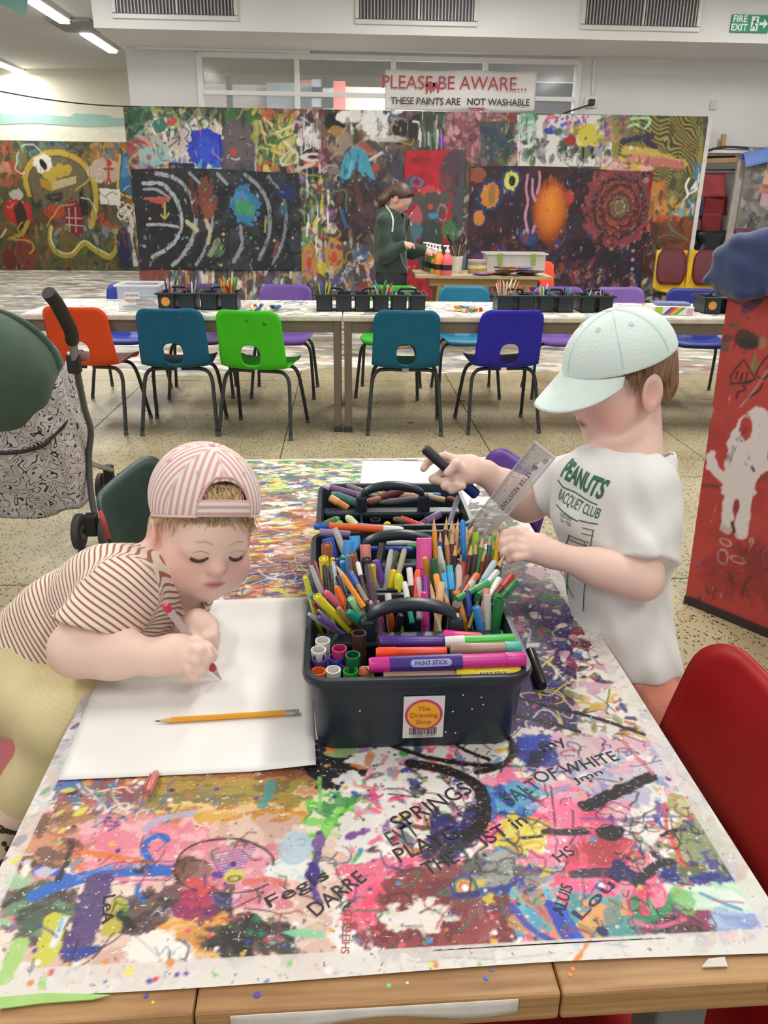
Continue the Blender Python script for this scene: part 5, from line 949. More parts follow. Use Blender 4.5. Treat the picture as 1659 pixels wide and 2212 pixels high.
S_([(322, 1855), (312, 1835), (320, 1815), (345, 1805), (362, 1815)], 15, '#2f62b8', 1, 0, 0.2); S_([(305, 1850), (305, 1818), (330, 1800), (365, 1806), (352, 1828), (330, 1845), (322, 1858)], 2.5, '#3a4a8a'); S_([(300, 1912), (296, 1930), (312, 1945)], 13, '#3a6ab8', 1, 0, 0.3); B_(302, 1878, 12, 10, '#2f2c34'); B_(302, 1870, 10, 6, '#a8a4c4')
S_([(610, 1810), (645, 1800), (668, 1812), (672, 1840), (640, 1865), (610, 1855), (605, 1825)], 6, '#9ab8cc', 0.9, 0.2); B_(640, 1832, 30, 34, '#a8c4d4', 0.8, 0, 0.4, 0.2); S_([(640, 1815), (658, 1812), (656, 1826), (645, 1824)], 3, '#7fa0b8'); D_(40, 590, 1860, 680, 1890, ['#a8c4d0', '#dcdcd8'], (0.006, 0.015))
# names row
S_([(155, 1815), (150, 1845), (140, 1875), (125, 1900)], 14, '#2a2622', 0.95, 0.2); B_(58, 1867, 24, 10, '#5a3a2c', 1, 0, 0.4, 0.1); D_(60, 20, 1900, 130, 1990, ['#c9c4bc', '#8fbf94', '#c9808a', '#4a6a4a', '#8a6a8a', '#3a4a3a'], (0.008, 0.022), (1, 3), 0.5, 0.8, 0.35); D_(60, 60, 1935, 130, 2020, ['#3a3a34', '#4a5a4a', '#5a4a44', '#6a8a6a'], (0.008, 0.02), (1, 3), 0.5, 0.8, 0.4)
S_([(215, 1905), (200, 1950), (185, 2000), (165, 2050)], 62, '#4a3670', 0.95, 0.15, 0.4); S_([(120, 1990), (110, 2030), (95, 2070)], 46, '#c4c23f', 0.95, 0.2, 0.4); S_([(140, 1985), (115, 2040)], 16, '#dce0e0', 0.9, 0.2); S_([(135, 1985), (128, 2010)], 10, '#7fb4d8', 0.9, 0.2); S_([(258, 1950), (240, 2010)], 40, '#b5a83a', 0.95, 0.1, 0.4); S_([(258, 1975), (285, 2000)], 22, '#22201f', 1, 0.1)
D_(110, 280, 1945, 460, 2010, ['#4a3a3c', '#5a4444', '#6a5450', '#3f3236'], (0.01, 0.03), (1.5, 4), 0.1, 0.5, 0.3); D_(40, 360, 1985, 470, 2040, ['#d89a4a', '#c98a44', '#e0b47a'], (0.008, 0.022), (1.5, 3), 0.2, 0.5, 0.3); S_([(330, 1975), (345, 1960), (350, 1978), (365, 1962), (372, 1980)], 5, '#9a9aa0', 0.8, 0.2); D_(40, 400, 1920, 450, 1970, ['#8a2f5a', '#a83a5a', '#7a2a4a'], (0.006, 0.016)); D_(50, 460, 2000, 620, 2060, ['#2a2826', '#3a3634', '#4a4440'], (0.006, 0.02), (2, 5), -0.5, 0.3, 0.55)
S_([(150, 2058), (185, 2055), (205, 2050)], 22, '#2f3f94', 1, 0.1); B_(320, 2045, 60, 34, '#e2ded8', 1, 0, 0.6); B_(365, 2060, 50, 22, '#e4e0da', 1, 0, 0.6); S_([(145, 2100), (160, 2060), (168, 2030)], 4, '#26242a'); S_([(145, 2100), (200, 2070), (245, 2015)], 4, '#26242a'); S_([(290, 2020), (330, 2055), (360, 2085)], 2, '#9a9490'); S_([(335, 2045), (345, 2062), (360, 2045), (372, 2062), (380, 2050)], 2.2, '#5f6a9a'); B_(400, 2068, 16, 10, '#c9c4cc', 1, 0, 0.3, 0, 0.2)
for x, y in ((555, 1985), (540, 2015), (565, 2018), (585, 1985)): 
    for k in range(6): S_([(x, y), (x+9*math.cos(k*1.05), y+7*math.sin(k*1.05))], 3.2, '#2f7a5a')
S_([(590, 2030), (640, 2015), (690, 2020)], 20, '#7fc49a', 0.9, 0.2); S_([(600, 2018), (630, 2028)], 12, '#2a2838', 0.95, 0.2); S_([(575, 2030), (605, 2028)], 12, '#a8485a', 0.9, 0.2); S_([(490, 1970), (560, 1935)], 3.5, '#2c2a2c'); S_([(530, 1962), (590, 1970), (620, 1985)], 3.5, '#3a3834'); S_([(690, 1800), (685, 1850), (672, 1900), (690, 1950)], 16, '#4a3284', 0.95, 0.2); B_(690, 1818, 14, 16, '#7a5a94'); B_(675, 1885, 18, 22, '#3f2a7a', 1, 0, 0.6)
# orange and black strokes under the near caddy, green blot
D_(160, 690, 1590, 1000, 1720, ['#d89a5a', '#c9884a', '#dcb48a', '#d8d4d0', '#c9c4c8'], (0.01, 0.03), (1.5, 4), -0.5, 0.4, 0.35); D_(170, 690, 1610, 830, 1720, ['#1c1a1c', '#26242a'], (0.006, 0.022), (1, 3), -0.4, 0.7, 0.5); B_(735, 1622, 30, 16, '#8fae7a', 0.9, 0, 0.5, 0.1); B_(715, 1615, 12, 12, '#d88a4a'); D_(80, 680, 1720, 760, 1800, ['#5fc43a', '#4aa83f', '#8fd06a', '#3f8a4a', '#dcdcc0'], (0.006, 0.02), (1, 3), 0.5, 0.9, 0.35); S_([(690, 1680), (692, 1750)], 8, '#7fc46a', 0.9, 0.3)
BK = '#221e20'
S_([(890, 1650), (950, 1660), (1005, 1680), (1036, 1705), (1045, 1745), (1035, 1785), (1005, 1808)], 32, BK, 1, 0.08, 0.2); S_([(850, 1612), (920, 1635), (1000, 1650), (1075, 1655)], 14, BK, 1, 0.08); S_([(965, 1592), (1000, 1618), (1055, 1640)], 11, BK, 1, 0.05); S_([(1060, 1588), (1095, 1592), (1110, 1615), (1100, 1640), (1070, 1658), (1030, 1668)], 18, BK, 1, 0.05); S_([(700, 1605), (760, 1612)], 12, BK, 1, 0.1); S_([(1120, 1508), (1200, 1530), (1290, 1552), (1390, 1586)], 11, BK, 1, 0.05); S_([(1115, 1548), (1180, 1560), (1250, 1580)], 14, BK, 1, 0.05); S_([(840, 1715), (905, 1722)], 5, BK); S_([(830, 1705), (870, 1705), (900, 1722)], 5, BK); S_([(955, 1680), (985, 1712)], 4, BK)
# busy white ground front right
D_(500, 760, 1600, 1640, 2040, ['#e4e0dc', '#dedad6', '#e8e6e2'], (0.012, 0.03), (1, 3), 0.5, 0.9, 0.3)
BUSY = ['#e8688a', '#e04a72', '#ef8fa8', '#2f4aa8', '#243a8a', '#1c1a20', '#3f9a5a', '#d8b83a', '#c97a3a', '#7a4a94', '#8a3a3a', '#5aa0b8', '#c9a0b4', '#e0e0de', '#96a060', '#4a4a5a', '#d8808a']
D_(900, 760, 1600, 1620, 2040, BUSY, (0.003, 0.014), (1.2, 4), 0.7, 0.9, 0.5); D_(160, 1040, 1690, 1330, 1860, ['#e8709a', '#e04a78', '#e898b0'], (0.008, 0.028), (1.2, 4), 0.6, 0.7, 0.4); D_(140, 1150, 1600, 1500, 1720, ['#d8a8bc', '#c9c4d0', '#b5b4d0', '#d8c0c8', '#8a94c0'], (0.008, 0.022), (1.5, 4), 0.8, 0.6, 0.45)
D_(120, 780, 1880, 900, 1990, ['#e8607f', '#e04468', '#d86a84'], (0.01, 0.028), (1, 3), 0.8, 0.6, 0.3); D_(150, 840, 1905, 1080, 2030, ['#7a3438', '#8a3f40', '#6a2c34', '#96504c'], (0.012, 0.032), (1.2, 3), 0.5, 0.8, 0.25); B_(1020, 2000, 20, 26, '#8a3a44'); B_(905, 1990, 36, 8, '#dcd6d0', 1, 0.2); D_(30, 840, 1955, 960, 2010, ['#e0d8d4', '#dcd0cc'], (0.006, 0.016))
for k, c in enumerate(('#3a3a8a', '#4a8a4a', '#d8a83a', '#c94a5a', '#e8e4e0')): B_(1005, 1918, 28-5*k, 28-5*k, c, 1, 0, 0.15)
S_([(985, 1935), (1030, 1930)], 18, '#26306a', 1, 0.1); B_(1010, 1948, 30, 8, '#6a4a4a')
S_([(1265, 1742), (1330, 1712), (1405, 1678)], 32, BK, 1, 0.12, 0.4); S_([(1178, 1796), (1225, 1798), (1262, 1797)], 20, '#231c20', 1, 0); B_(1318, 1797, 30, 17, '#241f26', 1, 0, 0.4); S_([(1130, 1810), (1170, 1806)], 9, BK); S_([(1190, 1700), (1200, 1785)], 4, '#2a2628'); S_([(1238, 1752), (1238, 1788)], 3.5, '#2a2628')
S_([(1240, 1890), (1300, 1885), (1370, 1893)], 26, '#3a2440', 0.98, 0.1, 0.4); S_([(1375, 1908), (1400, 1885), (1425, 1865), (1450, 1862)], 24, '#2c2230', 1, 0); B_(1345, 1880, 24, 22, '#26245a', 1, 0, 0.6, 0.1); D_(60, 1440, 1870, 1560, 1900, ['#26308a', '#2f3a9a', '#1f2a6a'], (0.008, 0.02), (2, 4), 0, 0.3, 0.45)
D_(80, 1240, 1820, 1360, 1880, ['#d8505f', '#c0404f', '#e0788a', '#a83a44'], (0.006, 0.02), (1, 3), 0.6, 0.7, 0.4); D_(100, 1130, 1890, 1210, 1930, ['#9a94a0', '#b5b0b8', '#8a8090'], (0.008, 0.022), (2, 5), 0.4, 0.3, 0.35); D_(60, 1010, 1880, 1160, 1930, ['#2f3a9a', '#24307f', '#c9b43a', '#8a8a8a'], (0.006, 0.02), (2, 4), 0.4, 0.4, 0.4)
D_(130, 1240, 1900, 1400, 1980, ['#e8608a', '#e0487a', '#ef88a4', '#d84a6a'], (0.01, 0.028), (1.2, 3), -0.3, 0.5, 0.3); S_([(1190, 1955), (1225, 2020), (1250, 2032)], 30, '#2443a8', 1, 0.05, 0.3); S_([(1215, 1960), (1255, 2030)], 16, '#2f56c0', 1, 0.1); S_([(1105, 1955), (1140, 2000), (1180, 2025)], 16, '#2c4aa8', 0.95, 0.2); D_(50, 1120, 1940, 1200, 2010, ['#5fb0c9', '#4a9ab8', '#6fa08a', '#c98a5a', '#b56a6a'], (0.008, 0.02), (2, 4), 1.9, 0.3, 0.3)
D_(60, 1240, 1960, 1340, 2015, ['#4a8f90', '#d89a5a', '#5fa09a', '#3f8088'], (0.01, 0.026), (1.2, 3), 0.5, 0.7, 0.2); S_([(1370, 1940), (1375, 1975), (1400, 1985), (1440, 1965), (1450, 1935)], 17, '#2f8a5a', 0.95, 0.15); S_([(1400, 1945), (1412, 1972)], 14, '#4aa06a', 0.9, 0.2); B_(1475, 1945, 26, 34, '#6fb45a', 0.8, 0, 0.4, 0.3); S_([(1365, 1990), (1420, 2002), (1480, 1985)], 10, '#d8688a', 0.9, 0.3); D_(80, 1420, 1975, 1560, 2012, ['#2a282c', '#3a363a', '#4a464c', '#8a3a5a'], (0.006, 0.02), (2, 4), -0.1, 0.3, 0.5); D_(40, 1560, 1960, 1640, 2000, ['#8fa4d0', '#a8b8d8', '#7f94c4'], (0.006, 0.018), (2, 4), -0.3, 0.3, 0.4); B_(1300, 2012, 14, 12, '#26285a'); S_([(1285, 1980), (1300, 1990), (1302, 2008)], 3, '#2a2a3a')
D_(60, 1480, 1920, 1620, 1960, ['#a8d8b8', '#bfe0c8', '#d8e4dc'], (0.008, 0.024), (2, 4), 0, 0.3, 0.3); S_([(1515, 1930), (1560, 1950), (1600, 1965)], 10, '#4a8ab8', 0.9, 0.2); S_([(1540, 1945), (1605, 1950)], 5, '#b5609a', 0.9, 0.2)
S_([(1437, 1735), (1440, 1790)], 9, '#d8504a', 0.95, 0.15); S_([(1450, 1805), (1475, 1868)], 12, '#d8504a', 0.95, 0.1, 0.3); S_([(1345, 1600), (1380, 1640), (1410, 1670)], 10, '#c9707c', 0.85, 0.2); B_(1475, 1740, 34, 26, '#a39a4f', 0.9, -0.3, 0.3, 0.1); B_(1478, 1742, 16, 16, '#c9c49a', 0.7, 0, 0.4, 0.3); S_([(1260, 1768), (1340, 1770), (1430, 1762), (1470, 1765)], 9, '#5f5a9a', 0.8, 0.3); D_(80, 1470, 1790, 1560, 1880, ['#8a9468', '#5a6a4a', '#a8ae84', '#4a4a8a'], (0.006, 0.02), (1, 3), 1.2, 0.5, 0.5); S_([(1430, 1805), (1450, 1795), (1480, 1792)], 10, BK, 1, 0.3)
D_(60, 1120, 1600, 1180, 1650, ['#2443a8', '#26308a', '#1c1a30'], (0.008, 0.02), (1, 3), 1.2, 0.6, 0.35); D_(60, 1040, 1700, 1160, 1760, ['#26308a', '#3f6fb8', '#1f2a6a', '#5fa0c8'], (0.006, 0.018), (1, 3), 1.2, 0.7, 0.4); D_(60, 1090, 1770, 1170, 1830, ['#d8c43a', '#c9a03a', '#e0d46a', '#d88a3a'], (0.006, 0.018), (1, 3), 0.6, 0.8, 0.35); D_(40, 940, 1740, 1020, 1850, ['#26306a', '#2a262e', '#3a2f6a'], (0.006, 0.018), (1, 3), 0.6, 0.8, 0.4); D_(30, 1030, 1850, 1110, 1890, ['#8a8d86', '#a3a6a0', '#5a5c5a'], (0.008, 0.02))
dots_(700, 30, 1600, 1640, 2110, ['#3a2f8a', '#5a3a94', '#26306a', '#d8546a', '#3f8ac0', '#7fc46a', '#2a2628', '#e8e4e0', '#d8a83a', '#e8e4e0'], (0.001, 0.0038))
for f_, a_, k_ in LATER: f_(*a_, **k_)
LATER.clear()
scr_(110, 60, 1780, 1600, 2040, ['#2a2628', '#3a3f8a', '#7a3f5a', '#5a4a44', '#2f6a4a', '#a8443c', '#26242a'], (0.0017, 0.0022), 0.007, (3, 8)); scr_(90, 900, 1590, 1480, 1900, ['#2a2628', '#26305a', '#6a3a4a'], (0.0017, 0.0025), 0.008, (3, 8))
# tape along the edges
tpn = ct.ed; W_, H_ = ct.W, ct.H
def tape(sl, a): m = (a*(0.75+0.5*(ct.ed[sl]-0.3))).clip(0, 1); ct.put(sl, m.astype(np.float32), '#d3d0cc')
k1 = int(0.026/cc); tape((slice(0, k1), slice(0, W_)), 0.92); tape((slice(0, H_), slice(0, int(0.02/cc))), 0.75); tape((slice(0, H_), slice(W_-int(0.024/cc), W_)), 0.85); tape((slice(H_-int(0.016/cc), H_), slice(0, W_)), 0.85)
D_(70, 0, 1420, 230, 1890, ['#4a2f7a', '#c9c4cc', '#7fa06a', '#d8cf4a', '#8a8a98', '#e0dcd8'], (0.003, 0.01), (1, 3), 1.2, 0.6, 0.4)
S_([(40, 2040), (25, 2080), (10, 2110)], 40, '#a0c872', 0.95, 0.1, 0.4); S_([(100, 2105), (90, 2130)], 10, '#a8c87a', 0.9, 0.1); dots_(120, 60, 2075, 1659, 2140, ['#5a3fa0', '#c9546a', '#7fc46a', '#e0d44a', '#3f6fc0', '#d8864a', '#e4e0da'], (0.001, 0.0045)); S_([(1272, 2035), (1262, 2060), (1240, 2090)], 9, '#e0803a', 1, 0, 0.8); S_([(880, 2076), (920, 2082), (990, 2072), (1080, 2078), (1200, 2065)], 2.6, '#a8a4a4'); dots_(80, 1380, 1500, 1659, 1960, ['#c93a5a', '#d8546a', '#26306a', '#c9c04a'], (0.001, 0.0035)); S_([(1240, 2045), (1280, 2042), (1360, 2050)], 3, '#8a94c9', 0.7)
for f_, a_, k_ in LATER: f_(*a_, **k_)
link('painted_cover', ct.mesh('painted_cover', lambda u, v: (u-cw/2, v+0.026-0.003*np.sin(u*9)*(v < 0.02), 0*u+TZ)), vcmat('tablepaint', 0.5, 0.35, 0.4, wear=[(190, 0.615, '#e0dcd6', 0.65, (1, 1, 1)), (70, 0.645, '#ddd8d2', 0.7, (0.5, 1.5, 1)), (120, 0.635, '#3a3434', 0.6, (1, 1, 1)), (45, 0.665, '#2a2630', 0.55, (1.3, 0.7, 1))]), tbl)
# paper turned over the near edge: tape scraps and drips on the wood
TAPE = mat('#cfcbc4', 0.55, 0.08, 40)
def scrap(pts, col, z=TZ+0.0006, name='tape_scrap'):
    q = [tl(fz(x, y, TZ)) for x, y in pts]; MB().prism([(p[0], p[1]) for p in q], (0, 0, z-0.001), (0, 0, 1), (1, 0, 0), (0, 1, 0), 0.0012).build(name, col, tbl)
scrap([(1515, 2090), (1530, 2072), (1565, 2068), (1572, 2088)], TAPE)
scrap([(0, 2180), (90, 2168), (200, 2160), (240, 2150), (100, 2146), (0, 2155)], mat('#9cc46f', 0.5, 0.1, 30), name='paint_patch')
for k, (x, y, r_, c) in enumerate(((315, 2148, 5, '#5a44a0'), (330, 2162, 3, '#d8cf4a'), (1232, 2102, 5, '#e0803a'), (1238, 2090, 5, '#e0803a'), (1050, 2110, 5, '#3f62c0'), (1062, 2092, 4, '#3f62c0'), (555, 2146, 7, '#5a44a0'), (880, 2120, 3, '#e0dc9a'), (840, 2126, 5, '#7fc46a'))):
    p = tl(fz(x, y, TZ)); MB().lathe([(r_*0.0005, 0), (r_*0.0004, 0.0008), (0.0002, 0.001)], 10, o=(p[0], max(p[1], 0.006), TZ-0.0022)).build('paint_drop', mat(c, 0.4), tbl)
MB().grid(lambda u, v: (-0.13+0.24*u, -0.0016-0.002*math.sin(u*3.1)*v, TZ-0.003-(0.013+0.005*math.sin(u*9))*v), 20, 3).build('tape_strip', TAPE, tbl, smooth=True, solid=0.0008)
MB().grid(lambda u, v: (0.33+0.046*u, -0.0016, TZ-0.003-(0.008+0.006*u)*v), 8, 3).build('tape_strip', TAPE, tbl, smooth=True, solid=0.0008)
# writing on the cover
INK = mat('#262228', 0.6)
def write(txt, x, y, x2, y2, h, m=INK, **kw):      # along the line from x,y to x2,y2 as seen in the photo
    a, b = tl(fz(x, y, TZ)), tl(fz(x2, y2, TZ)); ux = V(b[0]-a[0], b[1]-a[1], 0); L = np.linalg.norm(ux); uy = V(-ux[1], ux[0], 0); mid = (a+b)/2
    me = text_mesh(txt, 1.0, **kw); xs = [v.co.x for v in me.vertices]; ys = [v.co.y for v in me.vertices]; w0 = max(xs)-min(xs); h0 = max(ys)-min(ys); ux, uy = nrm(ux), nrm(uy)
    kx, ky = L/w0, h*pxs((x+x2)/2, (y+y2)/2)/h0; cx, cy = (max(xs)+min(xs))/2, (max(ys)+min(ys))/2
    for v in me.vertices:
        p = ux*(v.co.x-cx)*kx+uy*(v.co.y-cy)*ky; v.co = (p[0], p[1], 0)
    link('lettering', me, m, tbl, (mid[0], mid[1], TZ+0.0007))
DG = mat('#23503f', 0.6)
write('SPRINGS', 850, 1782, 1010, 1700, 40); write('EVT', 838, 1815, 900, 1790, 42, DG); write('PLAYG', 855, 1850, 985, 1795, 38); write('THE', 915, 1880, 985, 1848, 34); write('IST in', 1040, 1818, 1130, 1768, 34); write('SALT', 1090, 1730, 1160, 1690, 36, DG); write('OF WHITE', 1155, 1682, 1330, 1632, 32); write('my', 1175, 1622, 1222, 1602, 30)
write('LeA', 237, 1935, 232, 1995, 26); write('FegIs', 578, 1955, 708, 1890, 40); write('DARRE', 672, 1970, 782, 1890, 36); write('HS', 1200, 1855, 1235, 1835, 26); write('Loui', 1245, 1980, 1330, 1895, 26, mat('#26285a', 0.6)); write('ALUIS', 1205, 1975, 1225, 1912, 26); write('SHEFFIELD', 745, 2060, 752, 1965, 18, mat('#a8504a', 0.6)); write('Jmn', 1240, 1690, 1300, 1668, 22)

# ================================================================== papers, pencil, cap
PAPER = mat('#e9e8e6', 0.6, 0.01, 3)
def paper(name, label, px, curl=None):
    q = [fz(x, y, TZ) for x, y in px]; m = MB()
    def fn(u, v):
        p = (q[0]*(1-u)+q[1]*u)*(1-v)+(q[3]*(1-u)+q[2]*u)*v; z = TZ+0.0018
        if curl: z += curl(u, v)
        return (p[0], p[1], z)
    m.grid(fn, 24, 32); return tag(m.build(name, PAPER, smooth=True, solid=0.0006), label, 'paper')
a, b, c_ = fz(125, 1688, TZ), fz(683, 1663, TZ), fz(663, 1295, TZ); d_ = a+c_-b; 
def px_of(P): v = np.asarray(P)-V(0, 0, CAMH); d = v@_f; return (CXP+FPX*(v@_R)/d, CYP-FPX*(v@_U)/d)
paper('drawing_paper', 'large blank white sheet under the arms of the girl', [(125, 1688), (683, 1663), (663, 1295), px_of(d_)], lambda u, v: 0.006*max(0, u-0.75)*4*max(0, 1-v*6)+0.003*max(0, v-0.9)*10*u)
paper('drawing_paper', 'blank white sheet at the far end of the table under the raised hand', [(770, 1110), (1000, 1125), (1050, 1000), (783, 997)])
def axis_obj(name, label, cat, a, b, group=None):
    """thing whose local z runs from a to b"""
    a = np.asarray(a, float); b = np.asarray(b, float); x, y, z = frame(b-a); t = thing(name, label, cat, (0, 0, 0), 0, group)
    t.matrix_world = Matrix(((x[0], y[0], z[0], a[0]), (x[1], y[1], z[1], a[1]), (x[2], y[2], z[2], a[2]), (0, 0, 0, 1))); return t, float(np.linalg.norm(b-a))
LEAD = {}
def pencil(label, col, tip, end, r=0.0036, lead=None, group=None, rubber=False, name='pencil'):
    t, L = axis_obj(name, label, 'pencil', end, tip, group); c = min(0.022, L*0.3)
    MB().lathe([(r, 0.016 if rubber else 0), (r, L-c)], 6).build('body', mat(col, 0.4, 0.03), t)
    MB().lathe([(r*0.98, L-c), (r*0.35, L-c*0.3)], 12).build('sharpened_wood', mat('#cfa878', 0.6), t)
    MB().lathe([(r*0.36, L-c*0.3), (0.0002, L)], 8).build('lead', mat(lead or '#33343a', 0.5), t)
    if rubber:
        MB().lathe([(r*1.02, 0.005), (r*1.06, 0.007), (r*1.0, 0.010), (r*1.06, 0.013), (r*1.02, 0.017)], 14).build('ferrule', mat('#b5b8ba', 0.3, 0, metal=0.7), t, smooth=True); MB().lathe([(r*0.7, 0), (r*0.95, 0.001), (r*0.95, 0.006)], 14).build('eraser', mat('#8f949a', 0.7), t, smooth=True)
    return t
pencil('yellow pencil with silver ferrule lying on the white sheet', '#e09c22', fz(333, 1558, TZ+0.0062), fz(646, 1538, TZ+0.0062), 0.0037, rubber=True)
cpt_, L = axis_obj('loose_pen_top', 'clear red pen cap lying by the edge of the white sheet', 'cap', fz(321, 1712, TZ+0.005), fz(338, 1668, TZ+0.005)); MB().lathe([(0.0045, 0), (0.0048, L*0.3), (0.0045, L*0.9), (0.003, L), (0.0025, L*0.97), (0.0035, L*0.85), (0.0038, 0.001)], 14).build('cap_body', mat('#e08a84', 0.15, 0, alpha=0.7), cpt_, smooth=True); MB().box((0.0058, 0, L*0.55), (0.0014, 0.003, L*0.7)).build('clip', mat('#d87a74', 0.2, 0, alpha=0.85), cpt_)
bm, L = axis_obj('marker_pen', 'black marker pen lying on the table beside the near caddy', 'pen', fz(1145, 1408, TZ+0.009), fz(1172, 1482, TZ+0.009)); MB().lathe([(0.006, 0), (0.0078, 0.002), (0.0078, L*0.93), (0.006, L)], 14).build('barrel', mat('#1f2024', 0.35), bm, smooth=True); MB().lathe([(0.0082, 0.001), (0.0082, L*0.35)], 14).build('cap', mat('#18191c', 0.3), bm, smooth=True)

# ================================================================== the three caddies on the table
CN = mat('#1c2a33', 0.36, 0.08, 25, 0.03, 30)
def ring_loft(m, rings, n=6, close_top=True):
    k = None
    for w, d, r, z in rings:
        o = rrect(w, d, r, n); k = len(o); m.v += [(x, y, z) for x, y in o]
    for i in range(len(rings)-1):
        for j in range(k): j2 = (j+1) % k; m.f.append((i*k+j, i*k+j2, (i+1)*k+j2, (i+1)*k+j)); m.mi.append(0)
    m.f.append(tuple(range(k-1, -1, -1))); m.mi.append(0); q = (len(rings)-1)*k; m.f.append(tuple(q+j for j in range(k))); m.mi.append(0)
def caddy(label, x, y, rz, flip=False, sticker=False):
    t = thing('art_caddy', label, 'caddy', (x, y, TZ+0.0012), math.radians(rz)); W, D = 0.266, 0.212; g = -1 if flip else 1
    m = MB(); ring_loft(m, [(0.238, 0.186, 0.022, 0), (0.244, 0.192, 0.024, 0.006), (0.258, 0.204, 0.028, 0.092), (0.272, 0.218, 0.032, 0.094), (0.276, 0.222, 0.034, 0.100), (0.272, 0.218, 0.032, 0.106), (0.258, 0.204, 0.026, 0.106), (0.252, 0.198, 0.024, 0.100), (0.236, 0.182, 0.018, 0.005)])
    m.build('tub', CN, t, smooth=True)
    MB().box((0, g*0.006, 0.088), (0.25, 0.03, 0.014)).build('deck', CN, t, bevel=0.004)
    MB().box((0, g*-0.007, 0.048), (0.245, 0.004, 0.085)).build('divider', CN, t)
    for s in (-1, 1):
        MB().box((s*0.058, g*0.058, 0.05), (0.004, 0.078, 0.088)).build('divider', CN, t)
        MB().box((s*0.057, g*0.006, 0.108), (0.022, 0.024, 0.034), taper=0.85).build('handle_post', CN, t, bevel=0.005)
    hp = [(0.058*math.cos(a), 0.120+0.024*math.sin(a)) for a in np.linspace(math.pi, 0, 15)]
    h = MB()
    for i in range(14): pass
    def hfn(u, v):
        i = u*14; k = min(13, int(i)); f = i-k; px_ = hp[k][0]*(1-f)+hp[k+1][0]*f; pz = hp[k][1]*(1-f)+hp[k+1][1]*f; a = v*2*math.pi; c, s = math.cos(a), math.sin(a)
        return (px_, g*0.006+0.009*math.copysign(abs(c)**0.6, c), pz+0.0075*math.copysign(abs(s)**0.6, s)-0.002)
    h.grid(hfn, 28, 14); h.build('handle', CN, t, smooth=True)
    if flip is None: pass
    if sticker:
        st = MB().box((0.006, -0.1, 0.047), (0.049, 0.0008, 0.062), M=None).build('label_sticker', mat('#d9d6d2', 0.5, 0.03), t); st.rotation_euler = (math.radians(4.0), 0, 0); st.location = (0, 0.0026, 0.007)
        tilt = math.tan(math.radians(4.0))
        def Ls(name, mbv, m_): o = mbv.build(name, m_, st); return o
        yy = -0.1006
        Mx = [[1, 0, 0], [0, 0, -1], [0, 1, 0]]
        Ls('disc', MB().lathe([(0.0225, 0), (0.0225, 0.0004)], 40, M=Mx, o=(0.006, yy, 0.051), sy=1.0), mat('#c23a74', 0.5)); Ls('disc', MB().lathe([(0.0195, 0.0004), (0.0195, 0.0006)], 40, M=Mx, o=(0.006, yy, 0.051)), mat('#e8ac24', 0.5))
        for k, w in enumerate(('The', 'Drawing', 'Shop')): lettering('lettering', w, 0.0098, mat('#c0494a', 0.5), st, (0.006, yy-0.0012, 0.0605-0.0098*k), (1, 0, 0), (0, 0, 1))
        br = MB(); rr = random.Random(2); xx = -0.0105
        while xx < 0.0225: w = rr.choice((0.0005, 0.0008, 0.0012)); br.box((xx, yy, 0.0265), (w, 0.0003, 0.011)); xx += w+rr.choice((0.0006, 0.001))
        tag(Ls('barcode', br, mat('#2a2a2c', 0.5)), kind='stuff'); lettering('lettering', '5 022092 007977', 0.0042, mat('#2a2a2c', 0.5), st, (0.006, yy-0.0004, 0.0188), (1, 0, 0), (0, 0, 1))
        for k, (u, w) in enumerate(((0.052, 0.077), (0.074, 0.073), (0.077, 0.062), (0.041, 0.053), (0.064, 0.056), (0.034, 0.022), (0.046, 0.02), (-0.07, 0.058))):
            MB().lathe([(0.0011, 0), (0.0003, 0.0006)], 7, M=Mx, o=(u, -0.0935-0.0064*(w-0.006)/0.086*1.0-0.0028, w)).build('paint_speck', mat('#e2e4e6', 0.5), t)
    return t
caddy('near navy plastic caddy with round drawing shop sticker', 0.084, 0.887, 1.0, sticker=True)
caddy('middle navy plastic caddy crammed with pencils, behind the stickered one', 0.083, 1.113, 1.5)
caddy('far navy plastic caddy holding crayons beside the raised hand', 0.086, 1.352, 0.5, flip=True)

